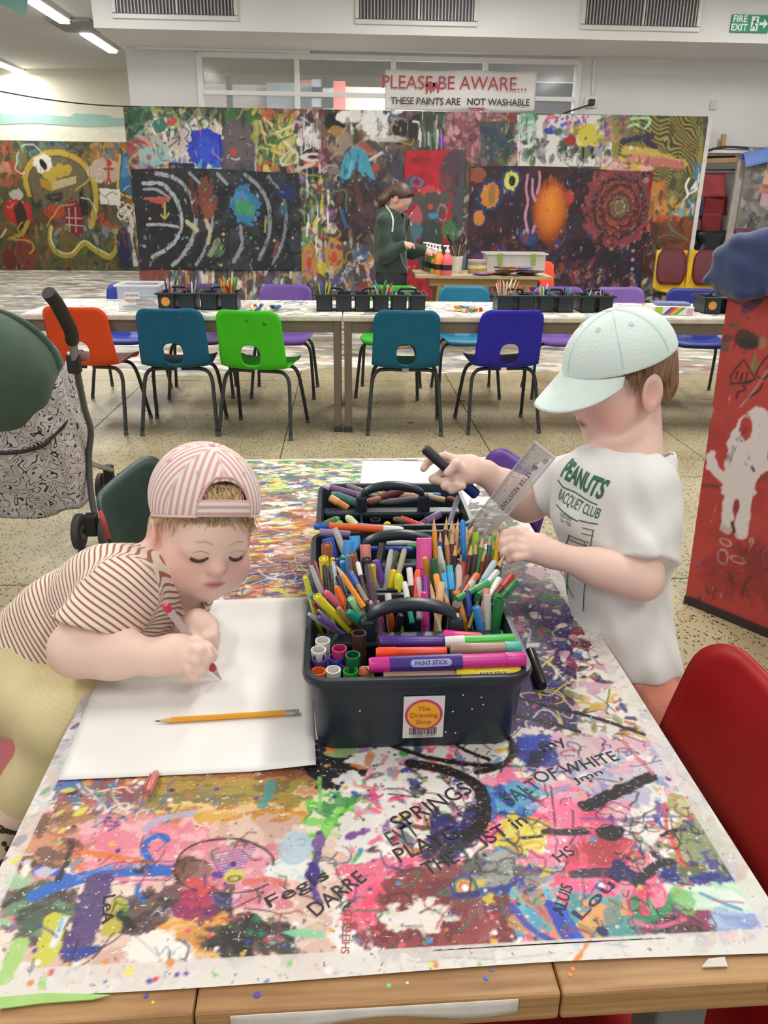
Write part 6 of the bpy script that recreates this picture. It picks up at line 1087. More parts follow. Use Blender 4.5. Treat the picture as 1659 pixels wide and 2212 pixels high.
# ---- pens and pencils: (kind, colour name, body, cap/lead, top x, y, low x, y, depth top, depth low, radius in photo pixels)
def depth_of(P): return float((np.asarray(P)-V(0, 0, CAMH))@_f)
CNT = {}
def stick(kind, cname, body, cap, xt, yt, xl, yl, Yt, Yl, r, where, ext=None, desc=None, zmin=0.709):
    top, low = fy(xt, yt, Yt), fy(xl, yl, Yl); R = r*depth_of(top)/FPX; d = nrm(low-top)
    if ext is None: L = 0.15 if kind in ('pencil', 'pen') else 0.13
    else: L = ext
    if ext is None and abs(d[2]) < 0.62: L = 0.062
    if d[2] < -0.05: L = min(L, (top[2]-zmin)/-d[2])
    L = max(L, np.linalg.norm(low-top)); end = top+d*L
    key = (cname, kind, where); CNT[key] = CNT.get(key, 0)+1
    kn = {'pencil': 'coloured pencil', 'marker': 'felt marker', 'pen': 'slim pen', 'open': 'empty pen cap', 'stick': 'thick paint stick', 'crayon': 'crayon', 'clear': 'clear-barrelled pen'}[kind]
    lab = (desc or (cname+' '+kn+' '+where))
    if CNT[key] > 1 and not desc: lab = ['', 'second ', 'third ', 'fourth ', 'fifth ', 'sixth '][CNT[key]-1]+lab
    if kind == 'pencil': return pencil(lab, body, top, end, R*0.86, cap)
    t, L = axis_obj({'marker': 'felt_marker', 'pen': 'pen', 'clear': 'pen', 'crayon': 'crayon', 'stick': 'paint_stick', 'open': 'loose_pen_top'}[kind], lab, {'open': 'cap', 'crayon': 'crayon'}.get(kind, 'pen'), end, top)
    if kind == 'marker':
        k = min(0.045, L*0.45); MB().lathe([(R*0.9, 0), (R*0.92, L-k)], 16).build('barrel', mat(body, 0.38, 0.03), t, smooth=True)
        MB().lathe([(R, L-k), (R*0.98, L-0.001), (R*0.9, L), (R*0.72, L), (R*0.70, L-0.003), (R*0.5, L-0.003), (R*0.46, L-0.0005), (0.0002, L)], 18).build('cap', mat(cap or body, 0.35, 0.03), t, smooth=True)
    elif kind == 'clear':
        MB().lathe([(R*0.9, 0), (R*0.95, L*0.9), (R*0.7, L), (0.0002, L)], 14).build('barrel', mat(cap or '#d3d6da', 0.15, 0, alpha=0.55), t, smooth=True); MB().lathe([(R*0.4, 0.002), (R*0.4, L*0.8)], 10).build('ink_tube', mat(body, 0.4), t, smooth=True)
    elif kind == 'pen':
        k = min(0.035, L*0.4); MB().lathe([(R*0.9, 0), (R*0.9, L-k)], 12).build('barrel', mat(body, 0.4, 0.03), t, smooth=True); MB().lathe([(R, L-k), (R, L-R*1.2), (R*0.75, L-R*0.3), (0.0002, L)], 14).build('cap', mat(cap or body, 0.35, 0.03), t, smooth=True)
    elif kind == 'crayon':
        MB().lathe([(R*0.95, 0), (R, 0.001), (R, L*0.82)], 14).build('wrapper', mat(body, 0.6, 0.12, 60), t, smooth=True); MB().lathe([(R*0.9, L*0.82), (R*0.6, L*0.97), (R*0.4, L)], 12).build('wax_tip', mat(cap or body, 0.5, 0.08, 60), t, smooth=True)
    elif kind == 'open':
        MB().lathe([(R*0.85, 0), (R*0.9, L*0.3), (R, L), (R*0.82, L), (R*0.78, L*0.4), (0.0002, L*0.35)], 20).build('cap_shell', mat(body, 0.35, 0.02), t, smooth=True)
    return t
W1 = 'leaning out of the near caddy pot by the white sheet'; W2 = 'in the near caddy behind its handle'; W3 = 'in the near caddy pot nearest the boy'; W4 = 'in the middle caddy above the white sheet'; W5 = 'in the middle caddy bundle by the hand of the boy'; W6 = 'in the middle caddy front bin'
Y1, Y2, Y3, Y4, Y5 = 0.905, 0.935, 0.925, 1.06, 1.07
for row in [
 ('marker', 'lime', '#c9cf3a', '#d3d94a', 659, 1246, 671, 1290, Y1, 0.915, 6, W1), ('clear', 'grey', '#8a8d92', None, 672, 1222, 692, 1275, Y1+.03, 0.93, 6, W1), ('pen', 'maroon', '#7a2f44', None, 678, 1211, 688, 1245, 0.97, 0.95, 5, W1), ('pen', 'black', '#2a282a', '#3a3638', 701, 1219, 704, 1270, 0.97, 0.95, 5.5, W1),
 ('pencil', 'orange', '#e08a1c', '#8a8078', 722, 1216, 786, 1312, 0.95, 0.905, 7.5, W1), ('marker', 'yellow', '#d8cc24', '#dcd02c', 684, 1288, 744, 1350, 0.88, 0.905, 9.5, W1), ('pen', 'violet', '#5a3a9a', '#d8608a', 702, 1277, 735, 1312, 0.91, 0.92, 8, W1), ('pen', 'orange', '#d8521c', '#ee6a24', 725, 1265, 752, 1318, 0.93, 0.92, 8, W1), ('pen', 'teal', '#3f9a9a', None, 669, 1284, 684, 1305, 0.895, 0.905, 5.5, W1),
 ('pen', 'dark red', '#8a2f3a', None, 676, 1302, 696, 1326, 0.885, 0.9, 5.5, W1), ('clear', 'white', '#d3d3d3', None, 688, 1318, 712, 1342, 0.88, 0.9, 4, W1), ('clear', 'purple', '#6a4a8a', None, 668, 1326, 690, 1342, 0.872, 0.89, 6, W1), ('pen', 'lilac', '#7a5fa0', '#6a4a94', 687, 1332, 716, 1352, 0.875, 0.89, 6, W1), ('marker', 'mint', '#8fa8c4', '#9ad8a0', 757, 1292, 776, 1324, 0.91, 0.915, 8, W1), ('pen', 'sea green', '#14a082', '#0f9478', 752, 1320, 776, 1342, 0.89, 0.9, 8.5, W1), ('pen', 'brown', '#4a3a34', '#a8845a', 730, 1312, 752, 1340, 0.89, 0.9, 6.5, W1), ('pen', 'dark grey', '#3a3c40', None, 712, 1222, 718, 1272, 0.98, 0.95, 5.5, W1), ('clear', 'smoky', '#5a5c60', None, 720, 1214, 726, 1272, 0.985, 0.95, 5.5, W1), ('marker', 'navy', '#24304a', None, 732, 1245, 748, 1290, 0.955, 0.93, 9, W1), ('marker', 'royal blue', '#8a7a64', '#2456b0', 758, 1237, 776, 1270, 0.97, 0.94, 6.5, W1), ('clear', 'dark purple', '#3a2434', '#6a5a68', 794, 1220, 808, 1300, 0.965, 0.925, 9.5, W1), ('pen', 'black and white', '#26262a', '#d3d8d8', 772, 1214, 786, 1270, 0.98, 0.94, 5.5, W1), ('pen', 'charcoal', '#2a2428', None, 786, 1262, 796, 1306, 0.95, 0.92, 8, W1),
 ('pen', 'pale pink', '#d88aa8', '#e8a0b8', 797, 1298, 806, 1340, 0.92, 0.925, 9, W2), ('pen', 'magenta', '#b5307a', '#c94a90', 813, 1298, 822, 1345, 0.925, 0.93, 8, W2), ('marker', 'white', '#d8d4d0', None, 838, 1283, 842, 1330, 0.96, 0.94, 7.5, W2), ('pen', 'orange', '#d86218', None, 842, 1322, 846, 1352, 0.925, 0.925, 7.5, W2), ('pen', 'amber', '#c9701c', '#2a2626', 866, 1326, 860, 1352, 0.915, 0.918, 8, W2), ('pen', 'turquoise', '#0f9a8a', '#e0ded8', 873, 1256, 882, 1302, 0.965, 0.94, 6.5, W2), ('marker', 'black', '#1f1f22', '#d8cfd0', 884, 1228, 892, 1300, 0.99, 0.95, 7, W2), ('pen', 'red', '#c9301c', '#e0402c', 903, 1230, 899, 1290, 0.99, 0.95, 7.5, W2), ('clear', 'smoky brown', '#6a5a50', None, 904, 1248, 905, 1292, 0.975, 0.95, 7.5, W2), ('open', 'purple', '#8a2f94', None, 919, 1244, 920, 1292, 0.975, 0.955, 8, W2), ('marker', 'hot pink', '#e0308a', '#f0489a', 916, 1279, 917, 1345, 0.935, 0.93, 7.5, W2), ('pencil', 'cream', '#d3c9a8', '#8a7a6a', 928, 1252, 937, 1298, 0.97, 0.95, 6.5, W2), ('marker', 'tangerine', '#e08a1c', None, 942, 1243, 950, 1290, 0.985, 0.95, 7.5, W2), ('marker', 'peach', '#e0a878', '#e8b88a', 953, 1257, 949, 1305, 0.96, 0.945, 9, W2), ('pencil', 'amber', '#d8821c', '#33302c', 955, 1268, 970, 1312, 0.955, 0.94, 6.5, W2), ('marker', 'sky blue', '#1f82b5', '#2a90c4', 959, 1241, 964, 1290, 0.99, 0.955, 7.5, W2), ('marker', 'blue-capped black', '#222426', '#2f94d0', 973, 1238, 978, 1298, 0.99, 0.955, 8.5, W2), ('marker', 'brown', '#3a2420', '#4a2c26', 985, 1285, 985, 1312, 0.94, 0.935, 6.5, W2), ('marker', 'orange-ringed', '#c9803a', '#e08a3a', 984, 1275, 1003, 1335, 0.95, 0.93, 8, W2), ('clear', 'peach', '#d89a70', '#dcd0c8', 991, 1222, 992, 1290, 0.995, 0.955, 8, W2), ('pen', 'olive', '#8a8034', None, 1040, 1280, 1026, 1318, 0.955, 0.93, 4.5, W3),
 ('pen', 'deep blue', '#1c1e26', '#1f3a8a', 1008, 1274, 1016, 1335, 0.945, 0.925, 8, W3), ('marker', 'light blue', '#5aaee0', '#3a8ac9', 1029, 1311, 1035, 1345, 0.915, 0.915, 9, W3), ('clear', 'white', '#c9ccc8', '#d8dcd8', 1052, 1285, 1053, 1346, 0.93, 0.92, 9.5, W3), ('marker', 'pink-capped red', '#8a2420', '#e08a84', 1051, 1271, 1043, 1338, 0.945, 0.925, 8, W3), ('open', 'green', '#1a7038', None, 1079, 1293, 1071, 1346, 0.925, 0.918, 11.5, W3), ('marker', 'bottle green', '#1c6a38', '#22803f', 1075, 1282, 1068, 1330, 0.945, 0.93, 9, W3), ('marker', 'red', '#6a2028', '#b02a30', 1106, 1244, 1066, 1290, 0.985, 0.95, 9, W3), ('marker', 'dark green', '#125a34', '#1a7040', 1115, 1257, 1086, 1288, 0.975, 0.95, 9, W3), ('marker', 'white', '#dcdcd8', None, 1078, 1251, 1060, 1282, 0.985, 0.955, 7.5, W3), ('marker', 'leaf green', '#3f8a4f', '#4f9a5a', 1054, 1259, 1000, 1287, 0.97, 0.94, 8.5, W3), ('marker', 'emerald', '#1f7a3f', '#2a8a4a', 1070, 1256, 1056, 1268, 0.99, 0.97, 8, W3), ('marker', 'bright blue', '#2a6fc0', '#3f8ad8', 1052, 1252, 1040, 1276, 1.0, 0.97, 7.5, W3), ('open', 'clear grey', '#c9ccd0', None, 1073, 1236, 1052, 1262, 1.01, 0.98, 7.5, W3), ('marker', 'grey', '#b5b5b8', None, 1020, 1258, 1004, 1280, 0.985, 0.96, 9, W3), ('marker', 'burnt orange', '#c9621c', None, 1030, 1243, 1016, 1262, 1.005, 0.98, 8.5, W3), ('crayon', 'brown', '#6a3a24', None, 1011, 1244, 1000, 1268, 1.0, 0.97, 8, W3)]: stick(*row)
for row in [
 ('marker', 'yellow-ringed', '#c9bc5a', '#dcc83f', 699, 1206, 704, 1250, 1.02, 1.03, 11, W4), ('marker', 'cobalt', '#1f3a9a', '#2a50b8', 708, 1163, 722, 1220, 1.12, 1.11, 13, W4), ('marker', 'brown', '#8a5030', '#96583a', 706, 1176, 708, 1225, 1.07, 1.07, 12.5, W4), ('marker', 'sky blue', '#2a7fc4', '#3a94d8', 754, 1168, 748, 1220, 1.09, 1.08, 12, W4), ('marker', 'azure', '#2280c4', '#3a98dc', 766, 1158, 771, 1220, 1.13, 1.11, 12, W4), ('marker', 'salmon', '#c96a64', '#dc847c', 789, 1177, 791, 1225, 1.1, 1.09, 12, W4), ('marker', 'brown-ringed', '#7a4428', '#96603a', 760, 1197, 764, 1240, 1.05, 1.05, 11.5, W4), ('marker', 'grey-ringed black', '#55585c', '#2a2c30', 791, 1207, 795, 1245, 1.05, 1.05, 11.5, W4), ('clear', 'gold', '#b5924a', '#dcd8d0', 723, 1140, 748, 1205, 1.13, 1.11, 8, W4), ('pen', 'bright yellow', '#d8c81c', None, 718, 1204, 722, 1240, 1.06, 1.06, 7, W4), ('pen', 'teal', '#1f8a7a', None, 741, 1201, 730, 1232, 1.05, 1.06, 7, W4), ('pen', 'light blue', '#2f94d8', None, 739, 1212, 746, 1245, 1.03, 1.04, 7, W4), ('clear', 'violet', '#4a3a84', '#8a9ac0', 752, 1200, 755, 1245, 1.03, 1.03, 8, W4), ('pen', 'purple', '#5a3f94', None, 726, 1206, 730, 1240, 1.05, 1.05, 6, W4),
 ('marker', 'black', '#221e22', '#33292c', 826, 1174, 816, 1225, 1.10, 1.08, 8.5, W6), ('marker', 'yellow', '#dcc424', None, 804, 1220, 806, 1255, 1.03, 1.03, 7.5, W6), ('pen', 'purple glue', '#6a6070', '#6a3fb0', 811, 1208, 822, 1262, 1.05, 1.04, 10, W6), ('clear', 'blue', '#2a3f94', None, 845, 1188, 833, 1262, 1.08, 1.04, 6.5, W6), ('clear', 'mustard', '#c9a82c', '#c9c6b0', 874, 1187, 858, 1250, 1.09, 1.05, 7, W6), ('pen', 'yellow glue', '#8a8470', '#e0c41c', 851, 1229, 845, 1268, 1.03, 1.02, 8.5, W6), ('pen', 'lime highlighter', '#d8e02c', '#e0ea3a', 861, 1238, 862, 1272, 1.02, 1.01, 10, W6), ('clear', 'green', '#5ab87a', '#b5d0bc', 797, 1222, 816, 1268, 1.03, 1.03, 4.5, W6), ('marker', 'olive', '#7a8460', None, 852, 1190, 838, 1240, 1.12, 1.1, 12, W6),
 ('marker', 'neon pink', '#e84aa0', '#f060b0', 916, 1162, 916, 1240, 1.08, 1.06, 17, W5), ('pencil', 'orange', '#e0921c', '#e0a83a', 937, 1117, 942, 1225, 1.12, 1.08, 6.5, W5), ('pencil', 'blue and red', '#2a5ac0', '#8a4a3a', 951, 1143, 951, 1200, 1.13, 1.1, 5.5, W5), ('pencil', 'maroon', '#5a1f2c', '#d8806a', 965, 1115, 958, 1200, 1.15, 1.12, 6, W5), ('pencil', 'tan', '#9a7a4f', '#7a4a7a', 962, 1147, 970, 1225, 1.1, 1.07, 6.5, W5), ('crayon', 'white', '#d8e4de', None, 949, 1180, 959, 1250, 1.05, 1.04, 7.5, W5), ('marker', 'ribbed green', '#0f5a34', '#14683c', 936, 1207, 941, 1260, 1.03, 1.02, 8.5, W5), ('pen', 'golden', '#d8a41c', None, 917, 1203, 924, 1240, 1.03, 1.03, 6, W5), ('pencil', 'olive', '#9a9a4a', '#8a8a3a', 978, 1117, 969, 1190, 1.16, 1.13, 5.5, W5), ('pencil', 'pink', '#e07a94', '#3a2a2a', 981, 1124, 977, 1190, 1.14, 1.11, 6, W5), ('pencil', 'sandy', '#c9a070', '#6a4a3a', 990, 1118, 984, 1180, 1.17, 1.14, 5.5, W5), ('pencil', 'crimson', '#7a1f28', '#8a5a4a', 976, 1145, 975, 1222, 1.11, 1.08, 6, W5), ('pencil', 'navy', '#24244a', '#2a2a4a', 984, 1169, 982, 1228, 1.08, 1.06, 6, W5), ('pen', 'bright blue', '#1f7fd8', None, 999, 1122, 1002, 1215, 1.12, 1.09, 6.5, W5), ('pencil', 'black', '#26242a', '#1c1c1c', 995, 1189, 996, 1225, 1.06, 1.06, 5, W5), ('open', 'lime', '#a0d830', None, 1028, 1150, 1026, 1185, 1.12, 1.11, 7, W5), ('pencil', 'wine', '#4a1c28', '#8a3a4a', 1019, 1169, 1009, 1248, 1.09, 1.06, 6.5, W5), ('pencil', 'taupe', '#5f4a48', '#6a4a4a', 1029, 1167, 1020, 1246, 1.1, 1.07, 6, W5), ('pencil', 'green', '#3f8a4a', '#4a8a4a', 1044, 1154, 1030, 1244, 1.11, 1.07, 7, W5), ('pencil', 'sienna', '#94502f', '#a8663f', 1047, 1181, 1040, 1250, 1.08, 1.06, 6.5, W5), ('pencil', 'teal', '#2f7f86', '#3a4a4a', 1058, 1150, 1056, 1210, 1.13, 1.1, 6, W5), ('pencil', 'grass green', '#5a9a3a', '#4a7a3a', 1068, 1160, 1065, 1210, 1.12, 1.09, 5.5, W5), ('pencil', 'yellow', '#e0a81c', '#4a4038', 1079, 1142, 1070, 1220, 1.12, 1.08, 7, W5), ('pencil', 'sage', '#5f9a6a', '#4a4a40', 1087, 1150, 1082, 1205, 1.13, 1.1, 5.5, W5), ('marker', 'chestnut', '#5a2a1c', None, 1056, 1199, 1046, 1250, 1.06, 1.05, 7.5, W5), ('pen', 'pale blue patterned', '#a8c4d0', '#b5ced8', 1070, 1211, 1043, 1256, 1.05, 1.03, 7.5, W5), ('pencil', 'burgundy', '#5a2430', '#d8a878', 1090, 1198, 1068, 1240, 1.07, 1.05, 7, W5), ('marker', 'turquoise', '#2fb0b8', '#4ac4c9', 971, 1221, 974, 1255, 1.03, 1.02, 7.5, W5), ('marker', 'red', '#a82a30', None, 1000, 1214, 998, 1245, 1.04, 1.03, 8, W5), ('pencil', 'light green', '#5fc04a', '#4ab050', 1070, 1138, 1064, 1180, 1.16, 1.13, 6, W5), ('pencil', 'beige', '#b5986a', '#6a5a4a', 1012, 1148, 1006, 1190, 1.14, 1.12, 6, W5), ('pencil', 'ochre', '#d0a040', '#4a3a2a', 1027, 1132, 1008, 1165, 1.17, 1.15, 6, W5), ('pencil', 'umber', '#6a4a34', '#3a2a24', 1008, 1130, 1008, 1190, 1.17, 1.14, 5.5, W5), ('pencil', 'white-tipped', '#c9a87a', '#e8e8e4', 1088, 1124, 1076, 1165, 1.18, 1.15, 6, W5)]: stick(*row)
W7 = 'lying across the top of the middle caddy'
stick('pen', 'orange', '#e0601c', '#dcdcd8', 874, 1147, 712, 1137, 1.20, 1.215, 10, W7, 0.125); stick('marker', 'blue-capped', '#2a5ac0', '#2456b8', 679, 1137, 712, 1138, 1.225, 1.222, 7.5, W7, 0.03); stick('pen', 'blue', '#2a70c4', None, 847, 1142, 790, 1136, 1.235, 1.24, 6, W7, 0.06); stick('marker', 'lilac', '#7a6a94', '#8a7aa4', 690, 1150, 745, 1154, 1.19, 1.19, 9, W7, 0.05)
stick('pen', 'royal blue', '#1f56b8', None, 893, 1188, 800, 1186, 1.14, 1.145, 7, W7, 0.08); stick('marker', 'white spotted', '#dcdcd4', '#e4e4e0', 835, 1172, 900, 1173, 1.16, 1.155, 7, W7, 0.06); stick('marker', 'light green', '#4ab068', None, 880, 1180, 905, 1181, 1.15, 1.15, 5, W7, 0.03)
W8 = 'in the back bin of the far caddy'; W9 = 'in the front bins of the far caddy'
for row in [('crayon', 'purple', '#7a5a84', '#c9c0d0', 697, 1049, 768, 1068, 1.42, 1.40, 8, W8, 0.085), ('crayon', 'teal', '#3f6f70', '#4a7f80', 716, 1066, 760, 1083, 1.39, 1.37, 9.5, W8, 0.06), ('marker', 'orange', '#c9803a', '#e0a060', 713, 1075, 738, 1090, 1.37, 1.36, 8.5, W8, 0.04), ('pen', 'grey', '#7a7e80', None, 748, 1048, 818, 1075, 1.43, 1.40, 6.5, W8, 0.09), ('crayon', 'maroon', '#5f2434', '#6a2c3c', 806, 1082, 856, 1065, 1.385, 1.40, 9.5, W8, 0.06), ('crayon', 'slate', '#6f7072', None, 820, 1086, 898, 1078, 1.375, 1.38, 7, W8, 0.085), ('crayon', 'peach', '#c99a80', '#d8b094', 858, 1070, 905, 1073, 1.40, 1.40, 7.5, W8, 0.05), ('crayon', 'sand', '#c9b080', None, 922, 1072, 950, 1078, 1.39, 1.385, 6.5, W8, 0.035), ('pen', 'blue-ended', '#c9c4b8', '#3a7fc0', 953, 1069, 915, 1068, 1.40, 1.40, 4.5, W8, 0.04), ('crayon', 'olive', '#96964a', None, 792, 1056, 815, 1066, 1.42, 1.41, 7, W8, 0.04), ('pen', 'charcoal', '#5a5c5c', None, 808, 1055, 832, 1068, 1.425, 1.41, 6, W8, 0.05), ('crayon', 'rose', '#a8645c', None, 790, 1085, 815, 1080, 1.37, 1.38, 8, W8, 0.03), ('crayon', 'rust', '#8a5a48', None, 966, 1075, 980, 1080, 1.385, 1.38, 6, W8, 0.02),
 ('crayon', 'green', '#4a7a44', '#5a8a50', 734, 1120, 708, 1132, 1.285, 1.28, 9.5, W9, 0.035), ('crayon', 'bright green', '#3fc060', None, 740, 1128, 728, 1136, 1.275, 1.27, 8, W9, 0.02), ('crayon', 'pale yellow', '#d8dca8', None, 748, 1115, 768, 1135, 1.29, 1.275, 9, W9, 0.04), ('open', 'black', '#2a2a2c', None, 811, 1122, 811, 1136, 1.285, 1.285, 11, W9, 0.02), ('crayon', 'yellow', '#d8c824', None, 833, 1128, 838, 1137, 1.275, 1.27, 8.5, W9, 0.02), ('crayon', 'khaki', '#6f6440', None, 849, 1121, 868, 1124, 1.285, 1.285, 7, W9, 0.03), ('marker', 'red', '#d83a34', None, 866, 1120, 900, 1132, 1.29, 1.275, 7, W9, 0.05), ('marker', 'violet', '#6a5080', '#8a70a0', 950, 1110, 912, 1132, 1.31, 1.29, 9, W9, 0.07), ('clear', 'dark blue', '#2a2f4a', '#b5b8cc', 990, 1072, 972, 1128, 1.33, 1.30, 6.5, W9, 0.10)]: stick(*row)
# caps and paint sticks in the front bin of the near caddy
W10 = 'in the front bin of the near caddy'
for cname, col, x, y, Y, hh in (('white', '#dcdad6', 697, 1383, 0.858, .05), ('white', '#dcdad6', 688, 1403, 0.84, .05), ('magenta', '#b52f64', 733, 1400, 0.835, .05), ('purple', '#4a2f78', 690, 1422, 0.826, .05), ('blue', '#263a8f', 726, 1419, 0.828, .05), ('dark green', '#14603c', 762, 1414, 0.822, .05), ('purple', '#4f3080', 749, 1431, 0.824, .05), ('orange', '#e06a2c', 688, 1449, 0.808, .035), ('white', '#e0deda', 720, 1446, 0.808, .035), ('green', '#3a9a3a', 757, 1448, 0.808, .035)):
    stick('open', cname, col, None, x, y, x+1, y+60, Y, Y+0.001, 16.5, W10, hh)
stick('marker', 'lime', '#2f4a2c', '#c9e02c', 794, 1446, 795, 1520, 0.808, 0.808, 15, W10, 0.035); stick('open', 'dark brown', '#3f2f28', None, 775, 1367, 777, 1440, 0.858, 0.856, 16.5, W10, 0.07); stick('crayon', 'rust', '#a85a3a', None, 782, 1441, 790, 1462, 0.80, 0.80, 12, W10, 0.035)
def paint_stick(lab, x0, y0, x1, y1, Y0, Y1, r, body, cap, cap2=None, sleeve=None, txt=False):
    a, b = fy(x0, y0, Y0), fy(x1, y1, Y1); t, L = axis_obj('paint_stick', lab, 'paint stick', a, b); R = r*depth_of(a)/FPX
    k = min(0.03, L*0.28); MB().lathe([(R*0.94, k*0.9), (R*0.94, L-0.002), (R*0.8, L)], 18).build('barrel', mat(body, 0.35, 0.03), t, smooth=True); MB().lathe([(R*0.85, 0), (R, 0.003), (R, k)], 18).build('cap', mat(cap, 0.35, 0.02), t, smooth=True)
    if cap2: MB().lathe([(R, L-k*0.8), (R, L-0.002), (R*0.85, L)], 18).build('end_cap', mat(cap2, 0.35, 0.02), t, smooth=True)
    if sleeve: MB().lathe([(R*1.06, L*sleeve[0]), (R*1.06, L*sleeve[1])], 20).build('sleeve', mat(sleeve[2], 0.35, 0.02), t, smooth=True)
    if txt:
        x, y, z = frame(b-a); M3 = np.stack([x, y, z], 1); toc = M3.T@nrm(V(0, 0, CAMH)-(a+b)/2); toc[2] = 0; n = nrm(toc); RR = R*1.075 if sleeve else R*0.955; ux = V(0, 0, 1); uy = np.cross(n, ux); c = txt[0]*L
        me = bpy.data.meshes.new('label_oval'); pts = []; 
        o2 = rrect(txt[1]*L, R*0.95, R*0.45, 6); q = MB()
        def wrap(u, v, h): ang = v/RR; return n*math.cos(ang)*(RR+h)+uy*math.sin(ang)*(RR+h)+ux*(c+u)
        q.v = [tuple(wrap(u, v, 0.0002)) for u, v in o2]+[tuple(wrap(0, 0, 0.0002))]; nn = len(o2); q.f = [(i, (i+1) % nn, nn) for i in range(nn)]; q.mi = [0]*nn; q.build('label_oval', mat(txt[2], 0.5), t)
        tm = text_mesh('PAINT STICK', R*0.72, bold=0.00005)
        for v in tm.vertices: v.co = tuple(wrap(v.co.x*txt[3], v.co.y, 0.0005))
        link('lettering', tm, mat('#1f1c28', 0.5), t)
paint_stick('purple paint stick at the back of the near caddy bin', 820, 1386, 958, 1386, 0.852, 0.852, 13.5, '#4a2f8a', '#44297e')
paint_stick('magenta paint stick half hidden under the green one', 957, 1372, 1040, 1378, 0.872, 0.87, 12, '#e8507a', '#e038a0'); paint_stick('green paint stick with a white cap in the near caddy', 960, 1388, 1111, 1381, 0.853, 0.856, 13.5, '#46b84a', '#e0deda')
paint_stick('tan paint stick with a turquoise end in the near caddy', 972, 1404, 1125, 1398, 0.832, 0.834, 14, '#a8887a', '#a08074', '#4ab0a0'); paint_stick('orange-red paint stick in the near caddy', 812, 1411, 965, 1409, 0.83, 0.83, 13, '#e0401c', '#ee4a20')
paint_stick('pale brown paint stick along the front rim of the caddy', 828, 1463, 984, 1460, 0.795, 0.796, 14, '#a88474', '#a07c6c'); paint_stick('yellow paint stick along the front rim of the caddy', 985, 1459, 1125, 1453, 0.797, 0.798, 14.5, '#e0cc1c', '#e4d01c', txt=(0.56, 0.5, '#e8dc7a', 1.0))
paint_stick('magenta paint stick with a purple sleeve on top of the pile', 797, 1437, 1135, 1424, 0.803, 0.806, 17, '#c9308f', '#c4288a', '#c4288a', (0.13, 0.59, '#3f2478'), txt=(0.39, 0.26, '#9aa0d8', 1.0))
